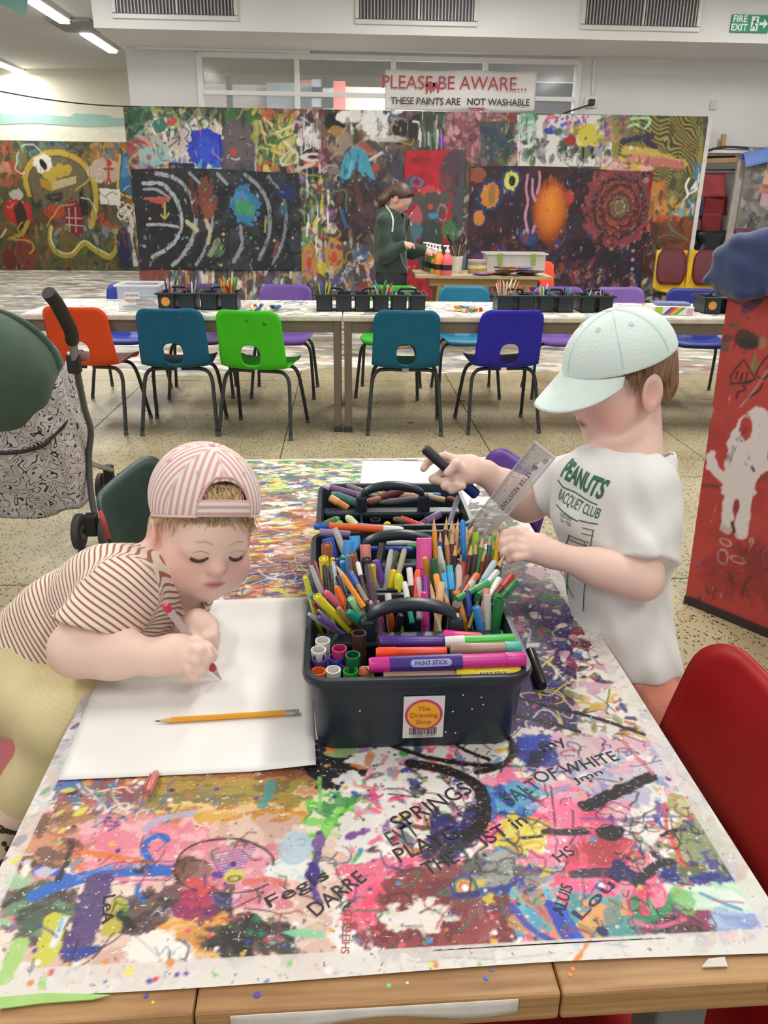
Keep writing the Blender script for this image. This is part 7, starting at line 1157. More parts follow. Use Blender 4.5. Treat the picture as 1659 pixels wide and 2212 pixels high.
# ================================================================== soft shapes: smooth unions of limbs on a grid, skinned into one mesh
class Field:
    def __init__(s, lo, hi, h):
        s.lo = np.asarray(lo, float); s.h = h; s.n = np.ceil((np.asarray(hi)-s.lo)/h).astype(int)+1
        s.f = np.full(tuple(s.n), 1.0, np.float32); s.lab = np.zeros(tuple(s.n), np.int8); s.id = 0
    def win(s, lo, hi, m):
        a = np.maximum(0, np.floor((np.asarray(lo)-m-s.lo)/s.h).astype(int)); b = np.minimum(s.n, np.ceil((np.asarray(hi)+m-s.lo)/s.h).astype(int)+1)
        sl = tuple(slice(x, y) for x, y in zip(a, b)); g = [s.lo[i]+s.h*np.arange(a[i], b[i]) for i in range(3)]
        return sl, g[0][:, None, None].astype(np.float32), g[1][None, :, None].astype(np.float32), g[2][None, None, :].astype(np.float32)
    def put(s, sl, d, k, lab, sub=False):
        o = s.f[sl]
        if sub:
            d = -d; q = np.maximum(k-np.abs(o-d), 0)/k; s.f[sl] = np.maximum(o, d)+q*q*k*0.25; return
        if lab is not None: L = s.lab[sl]; L[d < o] = lab
        if k > 0: q = np.maximum(k-np.abs(o-d), 0)/k; s.f[sl] = np.minimum(o, d)-q*q*k*0.25
        else: s.f[sl] = np.minimum(o, d)
    def cap(s, a, b, ra, rb=None, k=0.02, lab=0, sub=False, flat=None):
        a = np.asarray(a, float); b = np.asarray(b, float); rb = ra if rb is None else rb; R = max(ra, rb)*(1.0 if flat is None else 1.0)
        sl, X, Y, Z = s.win(np.minimum(a, b)-R, np.maximum(a, b)+R, k+3*s.h)
        if s.f[sl].size == 0: return s
        d = b-a; L = float(d@d)+1e-12; px, py, pz = X-a[0], Y-a[1], Z-a[2]; t = np.clip((px*d[0]+py*d[1]+pz*d[2])/L, 0, 1)
        q = np.sqrt((px-t*d[0])**2+(py-t*d[1])**2+(pz-t*d[2])**2)-(ra+(rb-ra)*t); s.put(sl, q, k, lab, sub); return s
    def chain(s, pts, rs, k=0.015, lab=0):
        for i in range(len(pts)-1): s.cap(pts[i], pts[i+1], rs[i], rs[i+1], k, lab)
        return s
    def ell(s, c, r, R=None, k=0.02, lab=0, sub=False):      # R: 3 axes as rows
        c = np.asarray(c, float); r = np.asarray(r, float); m = float(r.max()); sl, X, Y, Z = s.win(c-m, c+m, k+3*s.h)
        if s.f[sl].size == 0: return s
        A = np.eye(3) if R is None else np.asarray(R); p = [X-c[0], Y-c[1], Z-c[2]]; e = [p[0]*A[i][0]+p[1]*A[i][1]+p[2]*A[i][2] for i in range(3)]
        k0 = np.sqrt((e[0]/r[0])**2+(e[1]/r[1])**2+(e[2]/r[2])**2); k1 = np.sqrt((e[0]/r[0]**2)**2+(e[1]/r[1]**2)**2+(e[2]/r[2]**2)**2)+1e-9
        s.put(sl, k0*(k0-1)/k1, k, lab, sub); return s
    def cut(s, p, n, lo=None, hi=None, k=0.004):            # removes what lies on the side n points to, inside an optional box
        n = nrm(n); p = np.asarray(p, float); sl, X, Y, Z = s.win(s.lo if lo is None else lo, s.lo+s.n*s.h if hi is None else hi, 0)
        d = -((X-p[0])*n[0]+(Y-p[1])*n[1]+(Z-p[2])*n[2]); d = -d; o = s.f[sl]; q = np.maximum(k-np.abs(o-d), 0)/k; s.f[sl] = np.maximum(o, d)+q*q*k*0.25; return s
    def ripple(s, amp, freq, seed=1, lo=None, hi=None, dirs=None):
        rr = np.random.RandomState(seed); sl, X, Y, Z = s.win(s.lo if lo is None else lo, s.lo+s.n*s.h if hi is None else hi, 0); d = 0
        for i in range(4):
            v = nrm(rr.randn(3)) if dirs is None else nrm(np.asarray(dirs)+0.35*rr.randn(3)); w = freq*rr.uniform(0.6, 1.5); d = d+np.sin((X*v[0]+Y*v[1]+Z*v[2])*w+rr.uniform(0, 6)+1.3*np.sin((X*v[2]+Y*v[0]-Z*v[1])*w*0.4))
        s.f[sl] += amp*d.astype(np.float32)*0.5; return s
    def mesh(s, name, smooth=1, col=None, fl=None):
        f = s.f; ins = f < 0; nx, ny, nz = f.shape
        c = [ins[i:nx-1+i, j:ny-1+j, k:nz-1+k] for i in (0, 1) for j in (0, 1) for k in (0, 1)]
        al = c[0].copy(); an = c[0].copy()
        for q in c[1:]: al &= q; an |= q
        act = an & ~al; idx = np.argwhere(act); N = len(idx); I, J, K = idx.T
        val = {}
        for i in (0, 1):
            for j in (0, 1):
                for k in (0, 1): val[(i, j, k)] = f[I+i, J+j, K+k]
        P = np.zeros((N, 3)); cnt = np.zeros(N)
        for a in val:
            for ax in range(3):
                if a[ax]: continue
                b = list(a); b[ax] = 1; b = tuple(b); va, vb = val[a], val[b]; m = (va < 0) != (vb < 0); t = np.where(m, va/np.where(va-vb == 0, 1, va-vb), 0)
                p = np.array(a, float)[None].repeat(N, 0); p[:, ax] += t; P[m] += p[m]; cnt[m] += 1
        co = s.lo+s.h*(idx+P/cnt[:, None])
        vid = np.full((nx-1, ny-1, nz-1), -1, np.int32); vid[I, J, K] = np.arange(N)
        Q = []
        for ax in range(3):
            sl0 = [slice(1, -1)]*3; sl1 = [slice(1, -1)]*3; sl0[ax] = slice(0, -1); sl1[ax] = slice(1, None)
            A, Bv = ins[tuple(sl0)], ins[tuple(sl1)]; e = np.argwhere(A != Bv); fl_ = A[tuple(e.T)]
            o = e+1; o[:, ax] -= 1; u, v = [(1, 2), (2, 0), (0, 1)][ax]; q = []
            for du, dv in ((-1, -1), (0, -1), (0, 0), (-1, 0)):
                w = o.copy(); w[:, u] += du; w[:, v] += dv; q.append(vid[tuple(w.T)])
            q = np.stack(q, 1); q[~fl_] = q[~fl_][:, ::-1]; Q.append(q)
        Q = np.concatenate(Q); Q = Q[(Q >= 0).all(1)]
        for _ in range(smooth):
            acc = np.zeros_like(co); n_ = np.zeros(N)
            for a in range(4): 
                for b in (1, 3): np.add.at(acc, Q[:, a], co[Q[:, (a+b) % 4]]); np.add.at(n_, Q[:, a], 1)
            co = np.where(n_[:, None] > 0, co*0.6+0.4*acc/np.maximum(n_, 1)[:, None], co)
        lab = s.lab[I, J, K]
        C_ = col(co, lab) if col else None; F_ = fl(co, lab) if fl else None
        me = np_mesh(name, co, Q, C_, F_); me.polygons.foreach_set('use_smooth', [True]*len(me.polygons)); return me
def body(name, m, parent, mesh):
    mesh.materials.append(m); o = bpy.data.objects.new(name, mesh); C.objects.link(o); o.parent = parent
    if parent is not None: o.location = tuple(-Vector(parent.location))      # meshes are laid out in room coordinates
    return o
def mixc(a, b, t): t = np.clip(t, 0, 1)[:, None]; return a*(1-t)+b*t
def L3(h): return np.array(lin(h)[:3])
# ================================================================== chairs round the near table
chair('large red plastic chair at the near corner, back against the table', '#a01418', 0.262, 0.75, 88, scale=1.04, var=0.12)
chair('purple plastic chair behind the boy at the far corner', '#56308a', 0.185, 1.71, 100)
gc = chair('dark green plastic chair with red worn edge behind the girl', '#1f3a36', -0.255, 1.665, -97)
for c_ in list(gc.children):
    if c_.name.startswith('seat_shell'):
        me = c_.data; me.materials.append(mat('#b03a34', 0.45, 0.2, 30)); 
        for p in me.polygons:
            x = abs(p.center.x)
            if p.center.z > 0.42 and x > 0.176+0.012*math.sin(p.center.z*60): p.material_index = 1
chair('red plastic chair under the kneeling girl', '#94161c', -0.545, 1.10, -90)
# ================================================================== red easel board with towel
e0 = V(1.213, 2.466, 0); ed = nrm(V(0.58, -0.81, 0)); eu = V(0.037, 0.134, 1.03)/1.03; EW, EH = 1.0, 1.2; en = nrm(np.cross(ed, eu))
def onb(x, y):
    d = ray(x, y); o = V(0, 0, CAMH); t = ((e0-o)@en)/(d@en); p = o+d*t-e0; v = p[2]; return V((p-eu*v)@ed, v)
ce = Canvas(EW, EH, 0.0045, '#a83c36', 97)
def EP(pts, w, col, a=1.0, dry=0.1, rag=0.3, sm=True): q = [onb(*p) for p in pts]; ce.stroke(spline(q, 5) if sm and len(q) > 2 else q, w*0.00148, col, a, dry, rag)
def EB(x, y, rx, ry, col, a=1.0, dry=0.0, ring=0.0, rag=0.4): p = onb(x, y); s1 = np.linalg.norm(onb(x+rx, y)-p); ce.blob(p[0], p[1], s1, ry*0.00148, col, a, 0, rag, dry, ring)
ce.dabs(160, (0, 0, EW, EH), ['#a03a34', '#b0423a', '#983632', '#b54a40'], (0.04, 0.12), (1, 3), 1.2, 0.6, (0.2, 0.5), 0.3)
ce.dabs(90, (0, 0.75, 0.5, 1.2), ['#3a3a30', '#4a3a30', '#5a5a44', '#2f3648', '#7a3a34', '#8a4a40'], (0.008, 0.03), (1.2, 3), 0.3, 0.9, (0.4, 0.9), 0.5)
EB(1612, 735, 30, 22, '#3a2c28', 0.9, 0.25); EB(1612, 742, 26, 10, '#2a2c2c', 0.9, 0.2); EB(1565, 752, 10, 12, '#4a5048', 0.8, 0.3); EP([(1610, 670), (1640, 650)], 20, '#2f3a5a', 0.8, 0.3); EP([(1632, 770), (1625, 800), (1640, 790)], 8, '#6a7a4a', 0.9, 0.3); EB(1648, 742, 8, 14, '#8a7a5a', 0.8, 0.3)
EP([(1580, 828), (1578, 815), (1592, 795), (1608, 778), (1620, 800), (1632, 820), (1615, 828), (1580, 830)], 4, '#241c1c', 1, 0, 0.3, False); EP([(1590, 818), (1594, 805)], 5, '#241c1c', 1, 0); EP([(1600, 822), (1605, 808)], 5, '#241c1c', 1, 0); EP([(1612, 822), (1615, 806)], 4, '#241c1c', 1, 0); EP([(1605, 835), (1612, 842), (1594, 850), (1592, 862)], 4, '#241c1c', 1, 0); EP([(1648, 830), (1640, 845), (1615, 862)], 4, '#241c1c', 1, 0); EP([(1634, 812), (1640, 795), (1659, 770)], 4, '#241c1c', 1, 0); EP([(1636, 815), (1650, 820), (1660, 812)], 4, '#241c1c', 1, 0)
WH = '#cfc4c4'
EB(1613, 930, 24, 34, WH, 1, 0.05); EP([(1608, 960), (1600, 1010), (1594, 1060)], 74, WH, 1, 0.08, 0.25); EP([(1640, 905), (1640, 960), (1625, 1020)], 46, WH, 1, 0.12, 0.3); EB(1612, 925, 14, 26, '#a83c36'); EP([(1535, 990), (1545, 1015), (1575, 1045)], 24, WH, 1, 0.1); EP([(1532, 1010), (1540, 980)], 14, WH, 1, 0.15); EP([(1625, 1030), (1659, 1005)], 20, WH, 1, 0.1); EP([(1580, 1060), (1570, 1140)], 30, WH, 1, 0.15); EP([(1612, 1060), (1600, 1150)], 32, WH, 1, 0.15); EP([(1600, 880), (1625, 850), (1659, 800)], 2.5, '#a8a0a0', 0.8, 0)
EB(1590, 1098, 7, 18, '#8a2f2c', 1, 0.1); EP([(1582, 1130), (1587, 1150)], 7, '#2a2024'); EP([(1625, 1010), (1629, 1018)], 6, '#2f2a44'); EP([(1520, 1050), (1550, 1052)], 10, '#5a3a34', 0.8, 0.3); EP([(1640, 1040), (1660, 1025)], 8, '#6a4038', 0.8, 0.3)
for x, y, rx, ry in ((1568, 1172, 13, 9), (1562, 1205, 12, 18), (1594, 1210, 17, 8)): EB(x, y, rx, ry, '#cdb4b4', 1, 0, 0.22, 0.3)
EB(1656, 1205, 8, 20, '#cdb4b4', 1, 0, 0.25); EB(1512, 1218, 4, 4, '#5a5a9a'); ce.dabs(30, (0.02, 0.1, 0.5, 0.3), ['#7a2c2c', '#6a2828', '#8a3230'], (0.03, 0.08), (1, 2), 0.9, 0.7, (0.2, 0.4), 0.4)
ea = thing('easel_board', 'red painted board easel with a white figure drawn on it', 'easel', tuple(e0))
link('painting', ce.mesh('painting', lambda u, v: (ed[0]*u+eu[0]*v+en[0]*-0.0012, ed[1]*u+eu[1]*v+en[1]*-0.0012, 0.002+v*eu[2])), PAINT, ea)
tb_ = en if (en @ V(-1, -1, 0)) > 0 else -en
for ch_ in [c for c in ea.children]: ch_.location = tuple(tb_*0.0026+en*0.0012)
MB().add([tuple(ed*u+eu*v-tb_*w) for w in (0, 0.018) for u, v in ((0, 0), (EW, 0), (EW, EH), (0, EH))], [(0, 1, 2, 3), (7, 6, 5, 4), (0, 4, 5, 1), (1, 5, 6, 2), (2, 6, 7, 3), (3, 7, 4, 0)]).build('front_panel', mat('#8a332e', 0.55, 0.1, 6), ea)
tp = eu*EH; bk = -tb_*0.50
MB().add([tuple((bk+ed*u)*(1-v)+(tp-tb_*0.03+ed*u)*v-tb_*w) for w in (0, 0.018) for u, v in ((0, 0), (EW, 0), (EW, 1), (0, 1))], [(0, 1, 2, 3), (7, 6, 5, 4), (0, 4, 5, 1), (1, 5, 6, 2), (2, 6, 7, 3), (3, 7, 4, 0)]).build('back_panel', mat('#8a332e', 0.55, 0.1, 6), ea)
MB().bar(ed*0.0+tb_*0.006+V(0, 0, 0.014), ed*EW+tb_*0.006+V(0, 0, 0.014), 0.012, 0.028).build('skirting', mat('#33211f', 0.6), ea)
# towel
tw = Field((0.95, 1.7, 0.95), (1.75, 2.85, 1.45), 0.0065)
def onp(x, y, off=0.0): uv = onb(x, y); return e0+ed*uv[0]+eu*uv[1]+tb_*off
tops = [e0+ed*u+eu*EH for u in (0.02, 0.14, 0.26, 0.38)]
tw.chain([p+V(0, 0, 0.012)-tb_*0.012 for p in tops], [0.03, 0.036, 0.038, 0.034], 0.05)
for x, y, x2, y2, r1, r2, o in ((1575, 555, 1585, 625, .035, .022, .02), (1610, 530, 1612, 632, .04, .03, .028), (1650, 530, 1650, 628, .045, .03, .03), (1690, 530, 1690, 640, .045, .03, .03), (1730, 540, 1725, 640, .04, .03, .03), (1570, 560, 1532, 608, .024, .013, .02), (1565, 590, 1556, 632, .02, .013, .012)): tw.cap(onp(x, y, o), onp(x2, y2, o), r1, r2, 0.035)
for u in (0.05, 0.2, 0.35): tw.cap(e0+ed*u+eu*(EH+0.0)-tb_*0.05, e0+ed*u+eu*(EH-0.16)-tb_*0.11, 0.03, 0.025, 0.05)
tw.ripple(0.004, 60, 5)
tt = thing('towel', 'navy blue terry towel draped over the red board', 'towel', tuple(e0+eu*EH)); bpy.context.view_layer.update()
body('towel_cloth', mat('#2b3a68', 0.9, 0.12, 120, 0.5, 500, sheen=0.4), tt, tw.mesh('towel_cloth', 1))
# ================================================================== pushchair
pc = thing('pushchair', 'folding pushchair with dark green hood and squiggle-patterned seat', 'pushchair', (-1.25, 3.05, 0)); PO = V(-1.25, 3.05, 0)
def PL(P): return np.asarray(P)-PO
HG = mat('#3b5144', 0.85, 0.08, 25, 0.25, 300, sheen=0.2); PBK = mat('#1b1a1b', 0.55); ALU = mat('#8f9294', 0.3, 0.05, metal=0.6)
def squig():
    m = bpy.data.materials.new('squiggle'); m.use_nodes = True; nt = m.node_tree; b = nt.nodes['Principled BSDF']; N = nt.nodes.new; L = nt.links.new
    tc = N('ShaderNodeTexCoord'); n = N('ShaderNodeTexNoise'); n.inputs['Scale'].default_value = 22; n.inputs['Detail'].default_value = 0.0; n.inputs['Distortion'].default_value = 0.9; L(tc.outputs['Object'], n.inputs['Vector'])
    mu = N('ShaderNodeMath'); mu.operation = 'MULTIPLY'; mu.inputs[1].default_value = 6.0; L(n.outputs['Fac'], mu.inputs[0]); fr = N('ShaderNodeMath'); fr.operation = 'FRACT'; L(mu.outputs[0], fr.inputs[0])
    sb = N('ShaderNodeMath'); sb.operation = 'SUBTRACT'; sb.inputs[1].default_value = 0.5; L(fr.outputs[0], sb.inputs[0]); ab = N('ShaderNodeMath'); ab.operation = 'ABSOLUTE'; L(sb.outputs[0], ab.inputs[0]); lt = N('ShaderNodeMath'); lt.operation = 'LESS_THAN'; lt.inputs[1].default_value = 0.11; L(ab.outputs[0], lt.inputs[0])
    n2 = N('ShaderNodeTexNoise'); n2.inputs['Scale'].default_value = 5; L(tc.outputs['Object'], n2.inputs['Vector']); r = N('ShaderNodeValToRGB'); e = r.color_ramp.elements; e[0].position = 0.3; e[0].color = lin('#b0a9aa'); e[1].position = 0.7; e[1].color = lin('#c6c0bc'); L(n2.outputs['Fac'], r.inputs[0])
    mx = N('ShaderNodeMixRGB'); L(lt.outputs[0], mx.inputs[0]); L(r.outputs[0], mx.inputs[1]); mx.inputs[2].default_value = lin('#26242a'); L(mx.outputs[0], b.inputs['Base Color']); b.inputs['Roughness'].default_value = 0.6; return m
SQ = squig()
hf = Field((-1.95, 2.5, 0.40), (-0.85, 3.5, 1.12), 0.009)
hc = V(-1.33, 3.02, 0.66)
hf.ell(hc+V(-0.03, 0, 0.06), (0.30, 0.21, 0.225), k=0.02).ell(V(-1.36, 2.93, 0.68), (0.285, 0.13, 0.20), k=0.05).cut(V(-1.33, 2.9, 0.505), (0, 0.25, -1)); hf.ell(V(-1.33, 3.25, 0.58), (0.23, 0.28, 0.26), k=0.02, sub=True); hf.ripple(0.005, 20, 3)
body('hood', HG, pc, hf.mesh('hood', 2))
MB().tube([PL(V(-1.36+0.300*math.cos(t), 3.0, 0.72+0.228*math.sin(t))) for t in np.linspace(0.05, 3.1, 26)], 0.012, 8).build('hood_piping', HG, pc, smooth=True)
def seatfn(u, v):       # wraps round the back from side to side, v upwards
    a = (u-0.5)*math.pi*1.12; x = 0.265*math.copysign(abs(math.sin(a))**0.55, math.sin(a)); y = -0.19*math.copysign(abs(math.cos(a))**0.6, math.cos(a))+0.03
    w = 1.0+0.07*math.sin(v*3.1); return (-0.08+x*w+0.004*math.sin(u*40+v*7), -0.02+y*w+0.05*(1-v)+0.007*math.sin(u*23+v*9), 0.165+v*(0.43+0.17*abs(2*u-1)**2)+0.012*math.sin(u*19)*(1-v))
MB().grid(seatfn, 60, 30).build('patterned_seat', SQ, pc, smooth=True, solid=0.012)
MB().tube([V(*seatfn(u, 0.78))+V(0, -0.012, 0)+V(0, 0, -0.06*math.sin(u*math.pi)**0.5) for u in np.linspace(0.13, 0.87, 40)], 0.0075, 8).build('black_piping', PBK, pc, smooth=True)
for s in (-1, 1):
    dx = -0.66 if s < 0 else 0.0
    P = lambda x, y, Y: PL(fy(x, y, Y))+V(dx, 0, 0)
    MB().tube(spline([P(104, 632, 2.66), P(122, 655, 2.70), P(141, 690, 2.76), P(154, 718, 2.80), P(156, 738, 2.83)], 5), [0.022]*1+[0.0235]*19+[0.022], 12).build('handle_grip', PBK, pc, smooth=True)
    MB().tube([P(156, 732, 2.83), P(160, 775, 2.87)], 0.0125, 10).build('handle_tube', ALU, pc, smooth=True)
    MB().tube(spline([P(160, 770, 2.87), P(166, 800, 2.90), P(182, 880, 3.02), P(196, 930, 3.10), P(192, 985, 3.1), P(196, 1060, 3.06), P(206, 1120, 3.02)], 5), 0.0125, 10).build('rear_tube', mat('#4a4c4e', 0.4), pc, smooth=True)
    MB().box(P(160, 785, 2.88), (0.045, 0.04, 0.07)).build('joint', PBK, pc, bevel=0.008)
    MB().tube([P(192, 1000, 3.1), PL(V(-1.07+dx, 3.5, 0.16))], 0.011, 8).build('front_tube', ALU, pc, smooth=True)
    ax = PL(fz(205, 1185, 0.0))+V(dx, 0, 0.075)
    MB().box(ax+V(0, 0, 0.03), (0.05, 0.05, 0.09)).build('wheel_housing', PBK, pc, bevel=0.008)
    for k in (-1, 1):
        wl = MB().tube([ax+V(k*0.052-0.013, 0, 0), ax+V(k*0.052+0.013, 0, 0)], 0.073, 24).build('wheel', mat('#3c3936', 0.7, 0.05), pc, smooth=True, bevel=0.005)
        MB().tube([ax+V(k*0.052-0.016, 0, 0), ax+V(k*0.052+0.016, 0, 0)], 0.03, 16).build('hub', mat('#6a6866', 0.5), wl, smooth=True)
    MB().tube([ax-V(0.066, 0, 0), ax+V(0.066, 0, 0)], 0.008, 8).build('axle', PBK, pc, smooth=True)
    fx = PL(V(-1.085+dx*0.95, 3.52, 0.07))
    for k in (-1, 1):
        wl = MB().tube([fx+V(k*0.045-0.012, 0, 0), fx+V(k*0.045+0.012, 0, 0)], 0.068, 24).build('wheel', mat('#3c3936', 0.7, 0.05), pc, smooth=True, bevel=0.005)
        MB().tube([fx+V(k*0.045-0.015, 0, 0), fx+V(k*0.045+0.015, 0, 0)], 0.028, 16).build('hub', mat('#6a6866', 0.5), wl, smooth=True)
    MB().box(fx+V(0, -0.01, 0.06), (0.04, 0.05, 0.1)).build('wheel_housing', PBK, pc, bevel=0.008)
MB().tube([PL(V(-1.72, 3.1, 0.36)), PL(V(-1.04, 3.1, 0.36))], 0.01, 8).build('cross_bar', ALU, pc, smooth=True)
# ================================================================== people
def frame_from(yaw_vec, pitch, roll=0.0):
    """forward, left, up of a head; yaw_vec horizontal facing, pitch down in degrees"""
    f0 = nrm(V(yaw_vec[0], yaw_vec[1], 0)); u0 = V(0, 0, 1); p = math.radians(pitch); f = f0*math.cos(p)-u0*math.sin(p); u = u0*math.cos(p)+f0*math.sin(p); l = np.cross(u, f); r = math.radians(roll)
    return f, l*math.cos(r)+u*math.sin(r), u*math.cos(r)-l*math.sin(r)
def frame_cam(yaw, pitch, roll=0.0):
    """the same for a head that is turned by yaw from facing the camera and pitched down"""
    y, p, r = (math.radians(a) for a in (yaw, pitch, roll)); f0 = _R*math.sin(y)-_f*math.cos(y); f = f0*math.cos(p)-_U*math.sin(p); u = _U*math.cos(p)+f0*math.sin(p); l = np.cross(u, f)
    return f, l*math.cos(r)+u*math.sin(r), u*math.cos(r)-l*math.sin(r)
SKIN = vcmat('skin', 0.5, 0.0, 0.35, sss=0.12)
class Head:
    def __init__(s, c, fr, k=1.0): s.c = np.asarray(c, float); s.F, s.L, s.U = fr; s.k = k; s.A = np.stack([s.F, s.L, s.U])
    def w(s, f, l, u): return s.c+(s.F*f+s.L*l+s.U*u)*s.k
    def loc(s, P): return (P-s.c)@s.A.T/s.k
    def skull(s, fd_, chub=1.0):
        k = s.k; E = lambda c, r, kk=0.02, lab=1, sub=False: fd_.ell(s.w(*c), np.array(r)*k, s.A, kk, lab, sub)
        E((-0.010, 0, 0.022), (0.088, 0.070, 0.074)); E((0.020, 0, -0.032), (0.060, 0.055*chub, 0.060), 0.03)
        for q in (-1, 1): E((0.040, q*0.031*chub, -0.046), (0.030, 0.029*chub, 0.030), 0.03)
        E((0.058, 0, -0.080), (0.020, 0.022, 0.017), 0.03); E((0.066, 0, 0.012), (0.020, 0.045, 0.030), 0.03)      # chin, brow
        fd_.cap(s.w(0.074, 0, 0.0), s.w(0.088, 0, -0.026), 0.006*k, 0.0095*k, 0.014, 1); E((0.089, 0, -0.029), (0.0095, 0.0105, 0.0085), 0.008)
        for q in (-1, 1): E((0.084, q*0.009, -0.031), (0.006, 0.006, 0.005), 0.006); E((0.071, q*0.030, -0.003), (0.012, 0.016, 0.010), 0.012)    # nostrils, eyelids
        E((0.074, 0, -0.054), (0.014, 0.022, 0.012), 0.014); E((0.082, 0, -0.0505), (0.0075, 0.0155, 0.0042), 0.004, 2); E((0.0805, 0, -0.0585), (0.0075, 0.0125, 0.0048), 0.004, 2)    # lips
        for q in (-1, 1):
            A = np.stack([nrm(s.F+s.U*0.2), nrm(s.L*q*1.0-s.F*0.15), nrm(s.U-s.F*0.2)]); fd_.ell(s.w(-0.010, q*0.074, -0.018), np.array((0.0225, 0.009, 0.033))*k, A, 0.005, 3)
            fd_.ell(s.w(-0.006, q*0.083, -0.014), np.array((0.0125, 0.007, 0.019))*k, A, 0.005, 3, True); fd_.ell(s.w(-0.001, q*0.0745, -0.042), np.array((0.008, 0.006, 0.010))*k, A, 0.006, 3)
def skin_col(heads, base, blush, lip, extra=None):
    B, Bl, Lp = L3(base), L3(blush), L3(lip)
    def fn(co, lab):
        c = np.tile(B, (len(co), 1))
        for h in heads:
            p = h.loc(co); near = (np.abs(p) < 0.14).all(1)
            for q in (-1, 1): d = np.sqrt(((p[:, 0]-0.055)/0.034)**2+((p[:, 1]-q*0.042)/0.030)**2+((p[:, 2]+0.040)/0.028)**2); c = np.where(near[:, None], mixc(c, Bl, 0.78*np.exp(-d*d)), c)
            d = np.linalg.norm((p-np.array([0.09, 0, -0.028]))/0.016, axis=1); c = np.where(near[:, None], mixc(c, Bl, 0.5*np.exp(-d*d)), c)
            for q in (-1, 1): d = np.linalg.norm((p-np.array([-0.004, q*0.078, -0.02]))/0.03, axis=1); c = np.where(near[:, None], mixc(c, Bl, 0.6*np.exp(-d*d)), c)
            lips = np.exp(-(((p[:, 2]+0.0545)/0.0075)**2+((p[:, 1])/0.0155)**2)**2)*(p[:, 0] > 0.068)*near; c = mixc(c, Lp, lips)
            line = np.exp(-((p[:, 2]+0.0545)/0.0018)**2)*np.exp(-(p[:, 1]/0.016)**4)*(p[:, 0] > 0.068)*near; c = mixc(c, Lp*0.45, line*0.8)
        if extra is not None: c = extra(co, lab, c)
        return c
    return fn
def bvh_of(me): return BVHTree.FromPolygons([v.co.copy() for v in me.vertices], [p.vertices[:] for p in me.polygons])
def on_surface(bv, p, d, off):      # push a point along -d onto the surface
    hit = bv.ray_cast(Vector(p), Vector(-np.asarray(d)))
    if hit[0] is None: return np.asarray(p)
    return np.array(hit[0])+np.array(hit[1])*off
def lashes(head, bv, parent, col, q, name, pts, r, off=0.0006):
    P = [on_surface(bv, head.w(0.13, q*l, u), head.F, off) for l, u in pts]; o = MB().tube(spline(P, 5), [r*0.4]+[r]*((len(pts)-1)*5-1)+[r*0.35], 6).build(name, mat(col, 0.7), parent, smooth=True); o.location = tuple(-Vector(parent.location)); return o
def cap_crown(head, parent, m, rimz, cfg, h=0.0026, opening=None, name='crown', fl=None):
    """crown of a cap in head coordinates; cfg: centre, radii, tilt of the rim"""
    c, r, rim = cfg; lo = head.c-0.15; hi = head.c+0.15; fdl = Field(lo, hi, h); fdl.ell(head.w(*c), np.array(r)*head.k, head.A, 0, 0); inner = (np.array(r)-0.006)*head.k
    fdl.ell(head.w(*c), inner, head.A, 0.001, 0, True)
    n = -(head.U+head.F*rim); fdl.cut(head.w(c[0], 0, rimz), n, k=0.003)
    if opening: fdl.ell(head.w(*opening[0]), np.array(opening[1])*head.k, head.A, 0.002, 0, True)
    return body(name, m, parent, fdl.mesh(name, 1, fl=fl))
def tubes_on(parent, name, curves, r, m):
    q = MB()
    for cu in curves: q.tube(cu, r, 6)
    o = q.build(name, m, parent, smooth=True); o.location = tuple(-Vector(parent.location)); return o
def strands(parent, name, roots, m, r=0.0012):
    q = MB()
    for pts in roots: n = len(pts); q.tube(pts, [r*(1-0.75*i/(n-1)) for i in range(n)], 4, caps=False)
    o = q.build(name, m, parent, smooth=True); o.location = tuple(-Vector(parent.location)); o['kind'] = 'stuff'; return o
def hairmat(dark, light, key):
    if key in MATS: return MATS[key]
    m = bpy.data.materials.new(key); m.use_nodes = True; MATS[key] = m; nt = m.node_tree; b = nt.nodes['Principled BSDF']; N = nt.nodes.new; L = nt.links.new
    tc = N('ShaderNodeTexCoord'); mp = N('ShaderNodeMapping'); mp.inputs['Scale'].default_value = (240, 240, 30); L(tc.outputs['Object'], mp.inputs[0]); n = N('ShaderNodeTexNoise'); n.inputs['Scale'].default_value = 1.0; n.inputs['Detail'].default_value = 3; L(mp.outputs[0], n.inputs['Vector'])
    r = N('ShaderNodeValToRGB'); e = r.color_ramp.elements; e[0].position = 0.35; e[0].color = lin(dark); e[1].position = 0.65; e[1].color = lin(light); L(n.outputs['Fac'], r.inputs[0]); L(r.outputs[0], b.inputs['Base Color']); b.inputs['Roughness'].default_value = 0.5
    bp = N('ShaderNodeBump'); bp.inputs['Strength'].default_value = 0.4; bp.inputs['Distance'].default_value = 0.002; L(n.outputs['Fac'], bp.inputs['Height']); L(bp.outputs[0], b.inputs['Normal']); return m
def project_print(bv, me, origin, ux, uy, n, off=0.0008):
    for v in me.vertices:
        p = origin+ux*v.co.x+uy*v.co.y; q = on_surface(bv, p+n*0.2, n, off); v.co = tuple(q)
def finer(me, cuts=2):
    bm = bmesh.new(); bm.from_mesh(me)
    for _ in range(cuts):
        long = [e for e in bm.edges if e.calc_length() > 0.006]
        if long: bmesh.ops.subdivide_edges(bm, edges=long, cuts=1, use_grid_fill=False); bmesh.ops.triangulate(bm, faces=bm.faces[:])
    bm.to_mesh(me); bm.free(); return me
SEAM = {}

